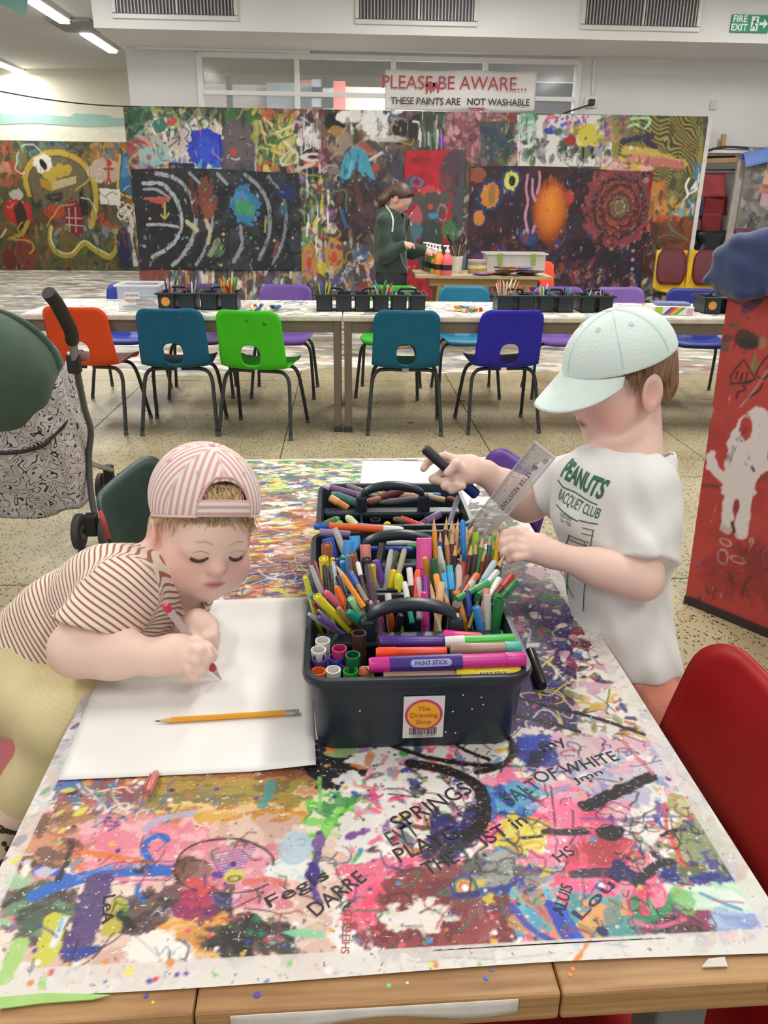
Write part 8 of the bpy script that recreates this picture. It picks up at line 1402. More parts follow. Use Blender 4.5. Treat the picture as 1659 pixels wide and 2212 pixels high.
# ------------------------------------------------------------------ the boy
BP = thing('person', 'boy in a pale mint cap and white printed T-shirt holding a marker', 'person', (0.50, 1.16, 0.0))
bt = nrm(V(-0.90, -0.43, 0)); bl_ = np.cross(V(0, 0, 1), bt)          # torso facing, his left (towards the camera)
bh = Head(fd(1338, 812, 1.27), frame_from((-0.96, -0.28), 18, 0), 0.93)
neck = fd(1380, 976, 1.28); chest = fd(1310, 1105, 1.28); belly = fd(1343, 1290, 1.29); hip = fd(1352, 1430, 1.295)
lsh, lel, lwr = fd(1404, 1068, 1.22), fd(1388, 1252, 1.185), fd(1190, 1197, 1.20)
rsh, rel, rwr = fd(1235, 1035, 1.40), fd(1140, 1085, 1.43), fd(1048, 1022, 1.40)
fb_ = Field((0.115, 0.95, 0.0), (0.62, 1.53, 1.21), 0.0023)
bh.skull(fb_)
fb_.cap(bh.w(-0.034, 0, -0.045), neck, 0.032, 0.038, 0.015, 0)
TA_ = np.stack([bt, bl_, V(0, 0, 1)])
def torso(F, g, lab=0):
    F.ell(chest+V(0, 0, 0.03), (0.074+g, 0.098+g, 0.085+g), TA_, 0.05, lab); F.ell(belly, (0.060+g, 0.078+g, 0.13+g), TA_, 0.04, lab); F.ell(hip, (0.056+g, 0.074+g, 0.07+g), TA_, 0.04, lab)
torso(fb_, -0.012)
fb_.chain([lsh, lel, lwr], [0.034, 0.028, 0.0195], 0.02); fb_.chain([rsh, rel, rwr], [0.036, 0.033, 0.0215], 0.02)
fb_.cap(lel*0.75+lwr*0.25, lel*0.5+lwr*0.5, 0.029, 0.026, 0.02); fb_.cap(rel*0.75+rwr*0.25, rel*0.5+rwr*0.5, 0.033, 0.029, 0.02)
for s in (-1, 1):
    kn = V(hip[0], hip[1], 0.30)+bl_*s*0.05+bt*0.005; an = V(hip[0], hip[1], 0.055)+bl_*s*0.055-bt*0.02; fb_.chain([hip+bl_*s*0.045-V(0, 0, 0.02), kn, an], [0.052, 0.040, 0.03], 0.03); fb_.cap(an-V(0, 0, 0.025), an+bt*0.10-V(0, 0, 0.032), 0.028, 0.022, 0.02)
def hand(F, palm, chains, k=0.0032):
    for a, b, r in palm: F.cap(a, b, r, r*0.92, 0.012, 0)
    for pts, r in chains: F.chain(pts, [r*0.9]*(len(pts)-1)+[r*0.78], k, 0)
# right hand with the black marker: palm seen from the back, thumb and index round the barrel
D0 = 1.385
def h_(x, y, d=0.0): return fd(x, y, D0+d)
hand(fb_, [(rwr, h_(1012, 1012), 0.021), (h_(1016, 1004, .005), h_(990, 1002, .01), 0.018), (h_(1012, 1024, -.005), h_(990, 1030, 0), 0.018)],
     [([h_(1003, 998, .006), h_(962, 985, .012), h_(926, 996, .014), h_(915, 1012, .012)], 0.0085), ([h_(1000, 1010, .012), h_(955, 1022, .022), h_(936, 1035, .018), h_(958, 1042, .006)], 0.009),
      ([h_(1005, 1022, -.012), h_(985, 1002, -.022), h_(966, 1022, -.022)], 0.0092), ([h_(1000, 1030, .002), h_(968, 1040, .004), h_(962, 1050, -.006), h_(985, 1046, -.016)], 0.0088), ([h_(1004, 1036, 0), h_(978, 1052, 0), h_(976, 1058, -.01), h_(1000, 1050, -.018)], 0.0082)])
# left hand reaching among the pencils
D1 = 1.20
def g_(x, y, d=0.0): return fd(x, y, D1+d)
hand(fb_, [(lwr, g_(1160, 1184), 0.019), (g_(1164, 1174, .006), g_(1142, 1170, .008), 0.0155), (g_(1160, 1194, -.004), g_(1140, 1194, 0), 0.0155)],
     [([g_(1146, 1164, .006), g_(1114, 1150, .008), g_(1094, 1154, .012), g_(1086, 1168, .012)], 0.0084), ([g_(1142, 1176, 0), g_(1108, 1168, -.004), g_(1090, 1174, .002), g_(1084, 1186, .006)], 0.0086), ([g_(1140, 1188, -.006), g_(1108, 1186, -.012), g_(1092, 1194, -.004), g_(1088, 1202, .004)], 0.0084), ([g_(1140, 1200, -.008), g_(1114, 1204, -.014), g_(1100, 1211, -.006)], 0.0078),
      ([g_(1150, 1164, .012), g_(1126, 1148, .02), g_(1104, 1146, .026)], 0.0084)])
bcol = skin_col([bh], '#eac8bb', '#e3a198', '#bb6a70')
bme = fb_.mesh('body', 1, bcol); body('body', SKIN, BP, bme); bbv = bvh_of(bme)
for q in (-1, 1): lashes(bh, bbv, BP, '#5a3f30', q, 'eyelashes', [(0.018, -0.008), (0.028, -0.012), (0.040, -0.007)], 0.0013)
# shirt
fs_ = Field((0.20, 0.95, 0.50), (0.70, 1.56, 1.10), 0.003); torso(fs_, 0.002, 0)
fs_.cap(neck-V(0, 0, 0.03), chest, 0.050, 0.065, 0.05, 0); fs_.cap(neck-V(0, 0, 0.032), lsh-V(0, 0, 0.006), 0.040, 0.042, 0.04, 0); fs_.cap(neck-V(0, 0, 0.032), rsh-V(0, 0, 0.006), 0.040, 0.040, 0.04, 0)
fs_.cap(chest-V(0, 0, 0.02)+bt*0.012, hip+bt*0.012+V(0, 0, 0.03), 0.068, 0.066, 0.03, 0); fs_.ell(hip-V(0, 0, 0.02), (0.070, 0.088, 0.13), TA_, 0.03, 0)
ls_end = lsh*0.18+lel*0.82-bt*0.006; rs_end = rsh*0.3+rel*0.7
fsl = Field((0.20, 0.95, 0.50), (0.70, 1.56, 1.10), 0.003)
for a_, e_, j_, lb in ((lsh, ls_end, lel, 1), (rsh, rs_end, rel, 2)):
    f1 = Field((0.20, 0.95, 0.50), (0.70, 1.56, 1.10), 0.003); f1.cap(a_, e_+nrm(j_-a_)*0.03, 0.043, 0.050, 0.0, 0); f1.cut(e_, nrm(j_-a_)); fsl.f = np.minimum(fsl.f, f1.f)
q_ = np.maximum(0.025-np.abs(fs_.f-fsl.f), 0)/0.025; fs_.f = np.minimum(fs_.f, fsl.f)-q_*q_*0.025*0.25
fs_.ripple(0.0034, 60, 8, dirs=(0.3, -0.2, 0.7)); fs_.ripple(0.0022, 120, 9, dirs=(0.8, -0.3, 0.5))
fs_.cut(V(hip[0], hip[1], 0.637), (0, 0, -1)); fs_.cap(neck+V(0, 0, 0.05)+bt*0.03, neck+bt*0.004+V(0, 0, 0.0), 0.064, 0.056, 0.004, 0, True); fs_.cap(neck+bt*0.045+V(0, 0, 0.03), neck+bt*0.03-V(0, 0, 0.012), 0.045, 0.036, 0.004, 0, True)
SHIRT = mat('#dfdedd', 0.85, 0.015, 30, 0.06, 300, sheen=0.1)
sme = fs_.mesh('shirt', 1); so_ = body('shirt', SHIRT, BP, sme); sbv = bvh_of(sme)
# neckband and seams
ring = []
for a in np.linspace(0, 6.283, 48):
    for r_ in np.arange(0.03, 0.10, 0.0015):
        hit = sbv.ray_cast(Vector(neck+(bt*math.cos(a)+bl_*math.sin(a))*r_+V(0, 0, 0.12)), Vector((0, 0, -1)), 0.17)
        if hit[0] is not None and hit[1].z > 0.15: ring.append(np.array(hit[0])+V(0, 0, 0.001)); break
ring = [ring[k] if k in (0, len(ring)-1) else (ring[k-1]+ring[k]+ring[k+1])/3 for k in range(len(ring))]
tubes_on(BP, 'neckband', [ring], 0.0045, mat('#e2e1e0', 0.85))
# print on the chest
GRN = mat('#2f6a50', 0.7, 0.1, 200); pn = nrm(bt*0.93+bl_*0.28); pux = nrm(np.cross(V(0, 0, 1), pn)); puy = np.cross(pn, pux)
def print_at(x, y):
    hit = sbv.ray_cast(Vector((0, 0, CAMH)), Vector(ray(x, y)))
    while hit[0] is None and x < 1330: x += 4; hit = sbv.ray_cast(Vector((0, 0, CAMH)), Vector(ray(x, y)))
    return np.array(hit[0]) if hit[0] is not None else chest
def printed(txt, x0, y0, x1, y1, hpx, m=GRN, **kw):       # from one place on the chest to another
    a, b = print_at(x0, y0), print_at(x1, y1); ux = nrm(b-a); n = nrm(pn-ux*(pn@ux)); uy = np.cross(n, ux); me = finer(text_mesh(txt, 1.0, **kw), 0); xs = [v.co.x for v in me.vertices]; ys = [v.co.y for v in me.vertices]
    kx = np.linalg.norm(b-a)/(max(xs)-min(xs)); ky = hpx*0.00074/(max(ys)-min(ys)); cx, cy = (max(xs)+min(xs))/2, (max(ys)+min(ys))/2
    for v in me.vertices: v.co.x = (v.co.x-cx)*kx; v.co.y = (v.co.y-cy)*ky
    me = finer(me, 3); project_print(sbv, me, (a+b)/2, ux, uy, n); o = link('shirt_print', me, m, so_); return o
printed('PEANUTS', 1220, 1010, 1308, 1060, 40, bold=0.035); printed('RACQUET CLUB', 1208, 1068, 1296, 1112, 26, bold=0.008)
DKP = mat('#55605a', 0.7); printed('GOOD GRIEF', 1210, 1110, 1236, 1122, 9, DKP); printed('Est. 1950', 1212, 1122, 1233, 1133, 9, DKP)
def pline(pts, r=0.0011, name='shirt_print'):
    P = [print_at(*p)+pn*0.0006 for p in pts]; q = []
    for a, b in zip(P, P[1:]):
        for t in np.linspace(0, 1, 5)[:-1]: q.append(on_surface(sbv, a+(b-a)*t+pn*0.1, pn, 0.0006))
    q.append(P[-1]); o = MB().tube(q, r, 5).build(name, GRN if name == 'shirt_print' else DKP, so_, smooth=True); o.location = (0, 0, 0); return o
pline([(1206, 1037), (1216, 1052), (1240, 1062), (1290, 1090)], 0.0010); pline([(1203, 1090), (1225, 1112), (1248, 1126)], 0.0010); pline([(1250, 1124), (1292, 1132)], 0.0010)
for pts in (((1228, 1155), (1272, 1172)), ((1228, 1163), (1274, 1182)), ((1230, 1155), (1222, 1180)), ((1262, 1172), (1272, 1190)), ((1258, 1140), (1284, 1146)), ((1256, 1152), (1282, 1158)), ((1282, 1146), (1276, 1180)), ((1230, 1180), (1262, 1190))): pline(pts, 0.0008)
for pts in (((1228, 1240), (1222, 1285)), ((1266, 1255), (1260, 1320)), ((1226, 1262), (1240, 1290))): pline(pts, 0.0008)
# shorts
fh_ = Field((0.30, 0.95, 0.25), (0.70, 1.35, 0.72), 0.004); fh_.ell(hip-V(0, 0, 0.01), (0.072, 0.088, 0.085), TA_, 0.04)
for s in (-1, 1): fh_.cap(hip+bl_*s*0.045-V(0, 0, 0.03), V(hip[0], hip[1], 0.40)+bl_*s*0.055, 0.058, 0.062, 0.02)
fh_.ripple(0.003, 70, 4).cut(V(0, 0, 0.42), (0, 0, -1)); body('shorts', mat('#d98e78', 0.85, 0.05, 60, 0.4, 200), BP, fh_.mesh('shorts', 1))
for s in (-1, 1):
    an = V(hip[0], hip[1], 0.0)+bl_*s*0.055-bt*0.02; q = Field(an-0.17, an+V(0.17, 0.17, 0.14), 0.005); q.cap(an+V(0, 0, 0.035), an+bt*0.105+V(0, 0, 0.03), 0.036, 0.032, 0.02).cut(V(0, 0, 0.004), (0, 0, -1)); body('shoe', mat('#c9c9cc', 0.6), BP, q.mesh('shoe', 1))
# hair and cap
fhr = Field(bh.c-0.14, bh.c+0.14, 0.0026); fhr.ell(bh.w(-0.013, 0, 0.018), np.array((0.0925, 0.0755, 0.080))*bh.k, bh.A, 0); fhr.ell(bh.w(-0.055, 0, -0.028), np.array((0.042, 0.058, 0.055))*bh.k, bh.A, 0.02)
fhr.cut(bh.w(0.032, 0, 0), bh.F*1.0-bh.U*0.45, k=0.006).cut(bh.w(-0.03, 0, -0.072), -bh.U-bh.F*0.35, k=0.006); fhr.cut(bh.w(0.0, 0, -0.012), nrm(bh.F*0.75-bh.U*0.75), k=0.01); fhr.cut(bh.w(0, 0, 0.055), bh.U, k=0.002)
for q in (-1, 1): fhr.ell(bh.w(-0.006, q*0.080, -0.020), (0.024, 0.016, 0.034), bh.A, 0.004, 0, True)
body('hair', hairmat('#6b4c3a', '#9c7a5c', 'boyhair'), BP, fhr.mesh('hair', 1)); hbv = None
rs = random.Random(12); rt_ = []
for i in range(260):
    q = 1 if i % 3 else -1; f = rs.uniform(-0.085, 0.028); u = rs.uniform(0.015, 0.03); l = 0.0755*math.sqrt(max(0.02, 1-(f/0.098)**2)); p0 = bh.w(f, q*l, u); L = rs.uniform(0.02, 0.045)*(0.8 if f > -0.02 else 1.25); d = nrm(-bh.U+bh.F*rs.uniform(-0.15, 0.2)); rt_.append([p0, p0+d*L*0.5+bh.L*q*0.0006, p0+d*L-bh.L*q*0.002])
strands(BP, 'hair_strands', rt_, hairmat('#6b4c3a', '#a5825f', 'boyhair2'), 0.0013)
CAPM = mat('#dcece8', 0.8, 0.03, 18, 0.3, 220, sheen=0.15); CAPS = mat('#c6ded8', 0.8)
bc = ((-0.006, 0, 0.030), (0.101, 0.084, 0.086), -0.02)
cr = cap_crown(bh, BP, CAPM, 0.030, bc); cr.name = 'cap_crown'; cbv = bvh_of(cr.data)
def seam_pts(a, r0=0.12, c=bc, head=bh): 
    P = []
    for t in np.linspace(0.03, 1.0, 14):
        el = math.pi/2*(1-t); d = nrm(head.F*math.cos(a)*math.cos(el)+head.L*math.sin(a)*math.cos(el)+head.U*math.sin(el)); o = head.w(*c[0]); P.append(on_surface(cbv, o+d*0.2, d, 0.0002))
    return P
for a in (0.0, 1.05, 2.1, 3.14, -1.05, -2.1):
    P = seam_pts(a); sd = bh.w(*bc[0])
    for off in (-0.0025, 0.0025): tubes_on(cr, 'stitching', [[p+np.cross(nrm(p-sd), nrm(P[-1]-P[0]))*off for p in P[:-1]]], 0.00055, CAPS).location = (0, 0, 0)
for a in (0.5, -0.5, 1.55, -1.55):
    P = seam_pts(a); p = P[5]; n = nrm(p-bh.w(*bc[0])); x, y, z = frame(n); M_ = np.stack([x, y, z], 1); MB().lathe([(0.0042, 0.0004), (0.0035, 0.0014), (0.0014, 0.0010), (0.0008, 0.0)], 14, M=M_, o=p).build('eyelet', CAPS, cr, smooth=True)
tp_ = seam_pts(0)[0]; MB().lathe([(0.006, 0), (0.005, 0.003), (0.0005, 0.004)], 14, M=np.stack(frame(bh.U), 1), o=tp_-bh.U*0.001).build('button', CAPM, cr, smooth=True)
def brim(head, parent, m, c, r, rz, length, droop, curve, spread=1.12, back=False, name='brim', drop=0.0):
    F = -head.F if back else head.F
    def fn(u, v):
        a = (u-0.5)*2*spread; ca, sa = math.cos(a), math.sin(a); rx, ry = r[0]*math.sqrt(max(0.02, 1-((rz-c[2])/r[2])**2)), r[1]*math.sqrt(max(0.02, 1-((rz-c[2])/r[2])**2))
        L = length*max(0.0, 1-abs(u-0.5)**3.2*8*0.98)**0.8; x = (rx*ca-0.002)+L*v*(0.35+0.65*ca) ; y = (ry*sa-0.001)+L*v*0.20*sa; z = rz-drop-droop*v*L/length-curve*(sa*sa)*(0.4+0.6*v)
        base = head.c+(head.U*z+head.L*y)*head.k; return base+(head.F*c[0]+F*x)*head.k
    o = MB().grid(fn, 36, 14).build(name, m, parent, smooth=True, solid=0.003); o.location = (0, 0, 0); return o
bb = brim(bh, cr, CAPM, bc[0], bc[1], 0.034, 0.066, 0.034, 0.016)
# ------------------------------------------------------------------ the marker and the ruler he holds
def black_marker():
    a, b = fd(916, 967, 1.375), fd(1030, 1070, 1.40); t, L = axis_obj('marker_pen', 'black marker with a dark blue cap in the raised hand', 'pen', b, a); R = 0.0092
    MB().lathe([(R*0.85, 0), (R*1.05, 0.003), (R*1.08, L*0.36)], 18).build('cap', mat('#1c2a78', 0.4, 0.05), t, smooth=True); MB().lathe([(R*0.95, L*0.35), (R, L*0.5), (R, L-0.006), (R*0.8, L-0.001), (0.0005, L)], 18).build('barrel', mat('#26282c', 0.45, 0.25, 120), t, smooth=True)
black_marker()
def ruler():
    a0, b0 = fy(1045, 1135, 1.17), fy(1178, 970, 1.10); t = thing('ruler', 'clear plastic shatter resistant ruler standing among the pencils', 'ruler'); z = nrm(b0-a0); view = nrm(V(0, 0, CAMH)-(a0+b0)/2); n = nrm(view-z*(view@z)); x = np.cross(z, n); low = a0-z*0.075; L = float(np.linalg.norm(b0-low)); w = 0.040
    t.matrix_world = Matrix(((x[0], n[0], z[0], low[0]), (x[1], n[1], z[1], low[1]), (x[2], n[2], z[2], low[2]), (0, 0, 0, 1)))
    CLR_ = mat('#cfd0d2', 0.12, 0.04, 40, alpha=0.42, spec=0.7)
    MB().prism([(-w/2, 0), (w/2, 0), (w/2, L-0.004), (w/2-0.004, L), (-w/2+0.004, L), (-w/2, L-0.004)], (0, 0, 0), (0, 1, 0), (1, 0, 0), (0, 0, 1), 0.0025).build('blade', CLR_, t, bevel=0.0008)
    RM = mat('#dcdddf', 0.15, 0, alpha=0.6)
    MB().box((-w/2+0.001, 0.0012, L/2), (0.002, 0.0036, L)).box((w/2-0.001, 0.0012, L/2), (0.002, 0.0036, L)).box((0, 0.0012, L-0.001), (w, 0.0036, 0.002)).build('rim', RM, t)
    MB().box((-0.006, 0.0032, L/2), (0.0012, 0.001, L*0.96)).build('ridge', RM, t); MB().box((0.011, 0.0032, L/2), (0.0012, 0.001, L*0.96)).build('ridge', RM, t)
    tk = MB()
    for k in range(int(L*1000/4)): tk.box((-w/2+0.004+(0.002 if k % 5 == 0 else 0), 0.0029, 0.004+k*0.004), (0.009 if k % 5 == 0 else 0.004, 0.0004, 0.0004))
    tag(tk.build('scale_marks', mat('#4a4c52', 0.5), t), kind='stuff')
    lettering('lettering', 'SHATTER RESISTANT', 0.0105, mat('#2a2b30', 0.5), t, (0.004, 0.0033, L*0.68), (0, 0, -1), (1, 0, 0), spacing=1.05)
    sm_ = MB(); rr = random.Random(3)
    for k in range(22): sm_.box((rr.uniform(-0.016, 0.016), 0.0028, rr.uniform(0.05, L-0.01)), (rr.uniform(0.002, 0.006), 0.0003, rr.uniform(0.003, 0.009)))
    tag(sm_.build('paint_marks', mat('#c9b4b4', 0.6, 0.2, 90, alpha=0.5), t), kind='stuff')
ruler()
# ------------------------------------------------------------------ the girl
GP = thing('person', 'girl in a backwards pink striped cap drawing with a red pen', 'person', (-0.50, 1.08, 0.42))
gh = Head(fd(437, 1140, 1.20), frame_cam(31, 24, 0), 0.95)
gneck = fd(345, 1232, 1.215); gch = fd(262, 1288, 1.165); gmid = fd(165, 1345, 1.19); gpel = fd(58, 1432, 1.20)
grs, gel, gwr = fd(262, 1282, 1.075), fd(168, 1402, 1.045), fd(338, 1420, 1.045)
gls, gle, glw = fd(395, 1280, 1.235), fd(385, 1385, 1.22), fd(411, 1366, 1.165)
gax = nrm(gch-gpel)
fg = Field((-0.72, 0.78, 0.30), (-0.08, 1.36, 1.02), 0.0023)
gh.skull(fg, 1.08)
for q in (-1, 1): fg.ell(gh.w(0.044, q*0.034, -0.052), np.array((0.030, 0.028, 0.028)), gh.A, 0.02, 1)
fg.cap(gh.w(-0.025, 0, -0.045), gneck, 0.040, 0.044, 0.03)
def gtorso(F, g, lab=0):
    F.cap(gpel, gmid, 0.078+g, 0.076+g, 0.04, lab); F.cap(gmid, gch, 0.076+g, 0.066+g, 0.04, lab); F.cap(gch, gneck-V(0, 0, 0.012), 0.066+g, 0.040+g, 0.04, lab); F.cap(gch+(grs-gls)*0.22, gch-(grs-gls)*0.25, 0.056+g, 0.056+g, 0.04, lab)
gtorso(fg, -0.008)
fg.chain([grs, gel], [0.038, 0.034], 0.02); fg.chain([gel, gel*0.55+gwr*0.45, gwr], [0.034, 0.032, 0.023], 0.02); fg.chain([gls, gle, glw], [0.036, 0.031, 0.022], 0.02)
DG_ = 1.045
def p_(x, y, d=0.0): return fd(x, y, DG_+d)
hand(fg, [(gwr, p_(372, 1412, .0), 0.0225), (p_(372, 1400, .004), p_(398, 1398, .006), 0.018), (p_(370, 1425, -.004), p_(398, 1428, 0), 0.018), (p_(385, 1412), p_(402, 1414), 0.020)],
     [([p_(398, 1388, .006), p_(426, 1388, -.004), p_(448, 1404, -.004), p_(458, 1420, .004)], 0.0094), ([p_(402, 1403, -.002), p_(430, 1406, -.018), p_(446, 1421, -.012), p_(438, 1434, .006)], 0.0098), ([p_(400, 1420, -.006), p_(424, 1425, -.020), p_(436, 1441, -.012), p_(420, 1449, .004)], 0.0096), ([p_(394, 1436, -.004), p_(410, 1443, -.016), p_(419, 1458, -.008), p_(402, 1463, .004)], 0.009),
      ([p_(392, 1388, .014), p_(420, 1384, .022), p_(446, 1398, .02), p_(460, 1414, .016)], 0.0092)])
DL_ = 1.15
def q_2(x, y, d=0.0): return fd(x, y+14, DL_+d)
hand(fg, [(glw, q_2(425, 1338), 0.022), (q_2(428, 1330, .004), q_2(446, 1338, .004), 0.019), (q_2(424, 1350, 0), q_2(444, 1356, 0), 0.019)],
     [([q_2(446, 1332, .006), q_2(461, 1346, -.006), q_2(458, 1362, -.02), q_2(444, 1360, -.026)], 0.0088), ([q_2(448, 1344, .002), q_2(464, 1360, -.008), q_2(460, 1374, -.018), q_2(446, 1368, -.026)], 0.0088), ([q_2(446, 1356, 0), q_2(463, 1372, -.006), q_2(460, 1386, -.012), q_2(448, 1380, -.02)], 0.0085), ([q_2(442, 1362, 0), q_2(456, 1380, 0), q_2(456, 1391, -.006)], 0.0078), ([q_2(418, 1342, -.012), q_2(412, 1362, -.022), q_2(430, 1372, -.028), q_2(444, 1368, -.03)], 0.0092)])
gkn, gan = fd(160, 1552, 1.10), fd(45, 1735, 1.17); gfar = gpel+V(0.02, 0.10, -0.02)
fg.chain([gpel+V(0.02, -0.02, -0.03), gkn, gan], [0.07, 0.052, 0.036], 0.03); fg.cap(gan, gan+V(-0.06, -0.01, -0.05), 0.03, 0.024, 0.02); fg.chain([gfar, gkn+V(0.0, 0.17, -0.02), gan+V(-0.04, 0.17, 0.05)], [0.07, 0.05, 0.034], 0.03)
gcol = skin_col([gh], '#edcdbf', '#e8a49a', '#cf8084')
gme = fg.mesh('body', 1, gcol); body('body', SKIN, GP, gme); gbv = bvh_of(gme)
for q in (-1, 1):
    lashes(gh, gbv, GP, '#4a3630', q, 'eyelashes', [(0.016, -0.0075), (0.023, -0.0125), (0.032, -0.0140), (0.041, -0.0105)], 0.0019); lashes(gh, gbv, GP, '#6b4a40', q, 'eyelashes', [(0.018, -0.011), (0.026, -0.0165), (0.036, -0.0165), (0.041, -0.013)], 0.0015)
    lashes(gh, gbv, GP, '#dcb8a2', q, 'eyebrow', [(0.012, 0.014), (0.024, 0.019), (0.038, 0.015)], 0.0013); lashes(gh, gbv, GP, '#d09a8a', q, 'eyelid_crease', [(0.016, -0.001), (0.028, 0.003), (0.040, -0.002)], 0.0008, 0.0001)
# striped T-shirt
def stripes(name, light, dark, attr, duty):
    if name in MATS: return MATS[name]
    m = bpy.data.materials.new(name); m.use_nodes = True; MATS[name] = m; nt = m.node_tree; b = nt.nodes['Principled BSDF']; N = nt.nodes.new; L = nt.links.new
    a = N('ShaderNodeAttribute'); a.attribute_name = attr; fr = N('ShaderNodeMath'); fr.operation = 'FRACT'; L(a.outputs['Fac'], fr.inputs[0])
    r = N('ShaderNodeValToRGB'); e = r.color_ramp.elements; r.color_ramp.interpolation = 'LINEAR'; e[0].position = 0.0; e[0].color = lin(light); e[1].position = 1.0; e[1].color = lin(light)
    for p, c in ((duty-0.04, light), (duty+0.04, dark), (0.96, dark)): q = r.color_ramp.elements.new(p); q.color = lin(c)
    L(fr.outputs[0], r.inputs[0]); L(r.outputs[0], b.inputs['Base Color']); b.inputs['Roughness'].default_value = 0.85; b.inputs['Sheen Weight'].default_value = 0.1; return m
def new_fg(): return Field((-0.80, 0.74, 0.55), (-0.05, 1.42, 1.03), 0.003)
fsh = new_fg(); gtorso(fsh, 0.0035, 0); fsh.cap(gneck-V(0, 0, 0.014), grs, 0.044, 0.044, 0.03, 0); fsh.cap(gneck-V(0, 0, 0.014), gls, 0.044, 0.042, 0.03, 0)
dsl = nrm(gel-grs); gse = grs*0.36+gel*0.64; f1 = new_fg(); f1.cap(grs, gse+dsl*0.03, 0.0455, 0.0535, 0.0, 1); f1.cut(gse, nrm(dsl*0.9+V(0.25, 0, -0.2)))
dl2 = nrm(gle-gls); gse2 = gls*0.3+gle*0.7; f2 = new_fg(); f2.cap(gls, gse2+dl2*0.03, 0.044, 0.048, 0.0, 2); f2.cut(gse2, dl2)
slab = f1.f < fsh.f
for g2 in (f1, f2): q_ = np.maximum(0.018-np.abs(fsh.f-g2.f), 0)/0.018; fsh.f = np.minimum(fsh.f, g2.f)-q_*q_*0.018*0.25
fsh.lab[slab] = 1; fsh.ripple(0.0026, 55, 21, dirs=(0.7, 0.2, 0.5)); fsh.ripple(0.0015, 110, 22)
fsh.cut(gpel+gax*0.035, nrm(-gax+V(0.1, 0, -0.3))); fsh.cap(gneck+V(0.05, 0.0, 0.04), gneck+V(0.012, -0.004, 0.0), 0.052, 0.046, 0.004, 0, True); fsh.cap(gneck+V(0.06, -0.03, 0.02), gneck+V(0.05, -0.03, -0.035), 0.04, 0.024, 0.004, 0, True)
def gstripe(co, lab):
    t1 = (co-gpel)@nrm(gax*1.0+V(0.08, 0.0, 0.0)); t2 = (co-grs)@nrm(dsl+V(-0.15, 0.1, 0)); bend = 0.010*np.sin((co[:, 2]-0.8)*22)+0.006*np.sin(co[:, 1]*30)
    return {'stripe': np.where(lab == 1, t2+0.004*np.sin(co[:, 0]*40), t1+bend)/0.0074}
gsm = fsh.mesh('shirt', 1, fl=gstripe); gso = body('shirt', stripes('girlshirt', '#e6dccb', '#a3625a', 'stripe', 0.62), GP, gsm); gsb = bvh_of(gsm)
nb = []
for a in np.linspace(0, 6.283, 44):
    d = V(math.cos(a), math.sin(a), 0); nb.append(on_surface(gsb, gneck+d*0.052+V(0.008, -0.002, 0.2), (0, 0, 1), -0.001))
# trousers
ft = Field((-0.80, 0.74, 0.28), (-0.15, 1.42, 0.86), 0.0032); ft.cap(gpel-gax*0.05, gpel+gax*0.045, 0.084, 0.080, 0.03); ft.chain([gpel+V(0.02, -0.02, -0.035), gkn, gan], [0.084, 0.064, 0.036], 0.02); ft.chain([gfar, gkn+V(0, 0.17, -0.02), gan+V(-0.04, 0.17, 0.05)], [0.08, 0.06, 0.04], 0.03)
ft.ripple(0.003, 60, 31, dirs=(0.6, 0.3, 0.6)); ft.cut(gan, nrm(gan-gkn), gan-0.09, gan+0.09)
def tst(co, lab): return {'stripe': ((co-gpel)@nrm(np.cross(nrm(gkn-gpel), V(0, -1, 0.3))))/0.006}
TRM = stripes('girltrousers', '#ddd0a0', '#d8cb9b', 'stripe', 0.7); body('trousers', TRM, GP, ft.mesh('trousers', 2, fl=tst))
fk = Field((-0.75, 0.70, 0.26), (-0.35, 1.2, 0.50), 0.004); fk.cap(gan+V(-0.012, 0, -0.012), gan+V(-0.04, -0.005, -0.035), 0.036, 0.034, 0.02).cap(gan+V(-0.04, -0.005, -0.04), gan+V(-0.02, -0.08, -0.06), 0.034, 0.028, 0.02)
so3 = body('shoe', None or mat('#8a7a6a', 0.7), GP, fk.mesh('shoe', 1)); so3.data.materials.clear()
def leopard():
    m = bpy.data.materials.new('leopard'); m.use_nodes = True; nt = m.node_tree; b = nt.nodes['Principled BSDF']; N = nt.nodes.new; L = nt.links.new; tc = N('ShaderNodeTexCoord'); v = N('ShaderNodeTexVoronoi'); v.inputs['Scale'].default_value = 90; L(tc.outputs['Object'], v.inputs['Vector'])
    lt = N('ShaderNodeMath'); lt.operation = 'LESS_THAN'; lt.inputs[1].default_value = 0.42; L(v.outputs['Distance'], lt.inputs[0]); mx = N('ShaderNodeMixRGB'); L(lt.outputs[0], mx.inputs[0]); mx.inputs[1].default_value = lin('#c9bba4'); mx.inputs[2].default_value = lin('#3a2a26'); L(mx.outputs[0], b.inputs['Base Color']); b.inputs['Roughness'].default_value = 0.8; return m
so3.data.materials.append(leopard())
# hair
ghm = hairmat('#a8845c', '#d6b98e', 'girlhair'); ghm2 = hairmat('#b08c62', '#e0c8a0', 'girlhair2')
fr_ = Field(gh.c-0.14, gh.c+0.14, 0.0027); K_ = gh.k
fr_.ell(gh.w(-0.010, 0, 0.028), np.array((0.0950, 0.0775, 0.086))*K_, gh.A, 0); fr_.ell(gh.w(-0.06, 0, -0.03), np.array((0.040, 0.058, 0.055))*K_, gh.A, 0.02)
fr_.cut(gh.w(0.05, 0, 0.040), nrm(gh.F*0.6-gh.U), k=0.008); fr_.cut(gh.w(-0.03, 0, -0.085), -gh.U, k=0.006)
for q in (-1, 1): fr_.ell(gh.w(-0.002, q*0.080, -0.024), np.array((0.02, 0.014, 0.026))*K_, gh.A, 0.004, 0, True)
fr_.ripple(0.0015, 190, 4); body('hair', ghm, GP, fr_.mesh('hair', 1))
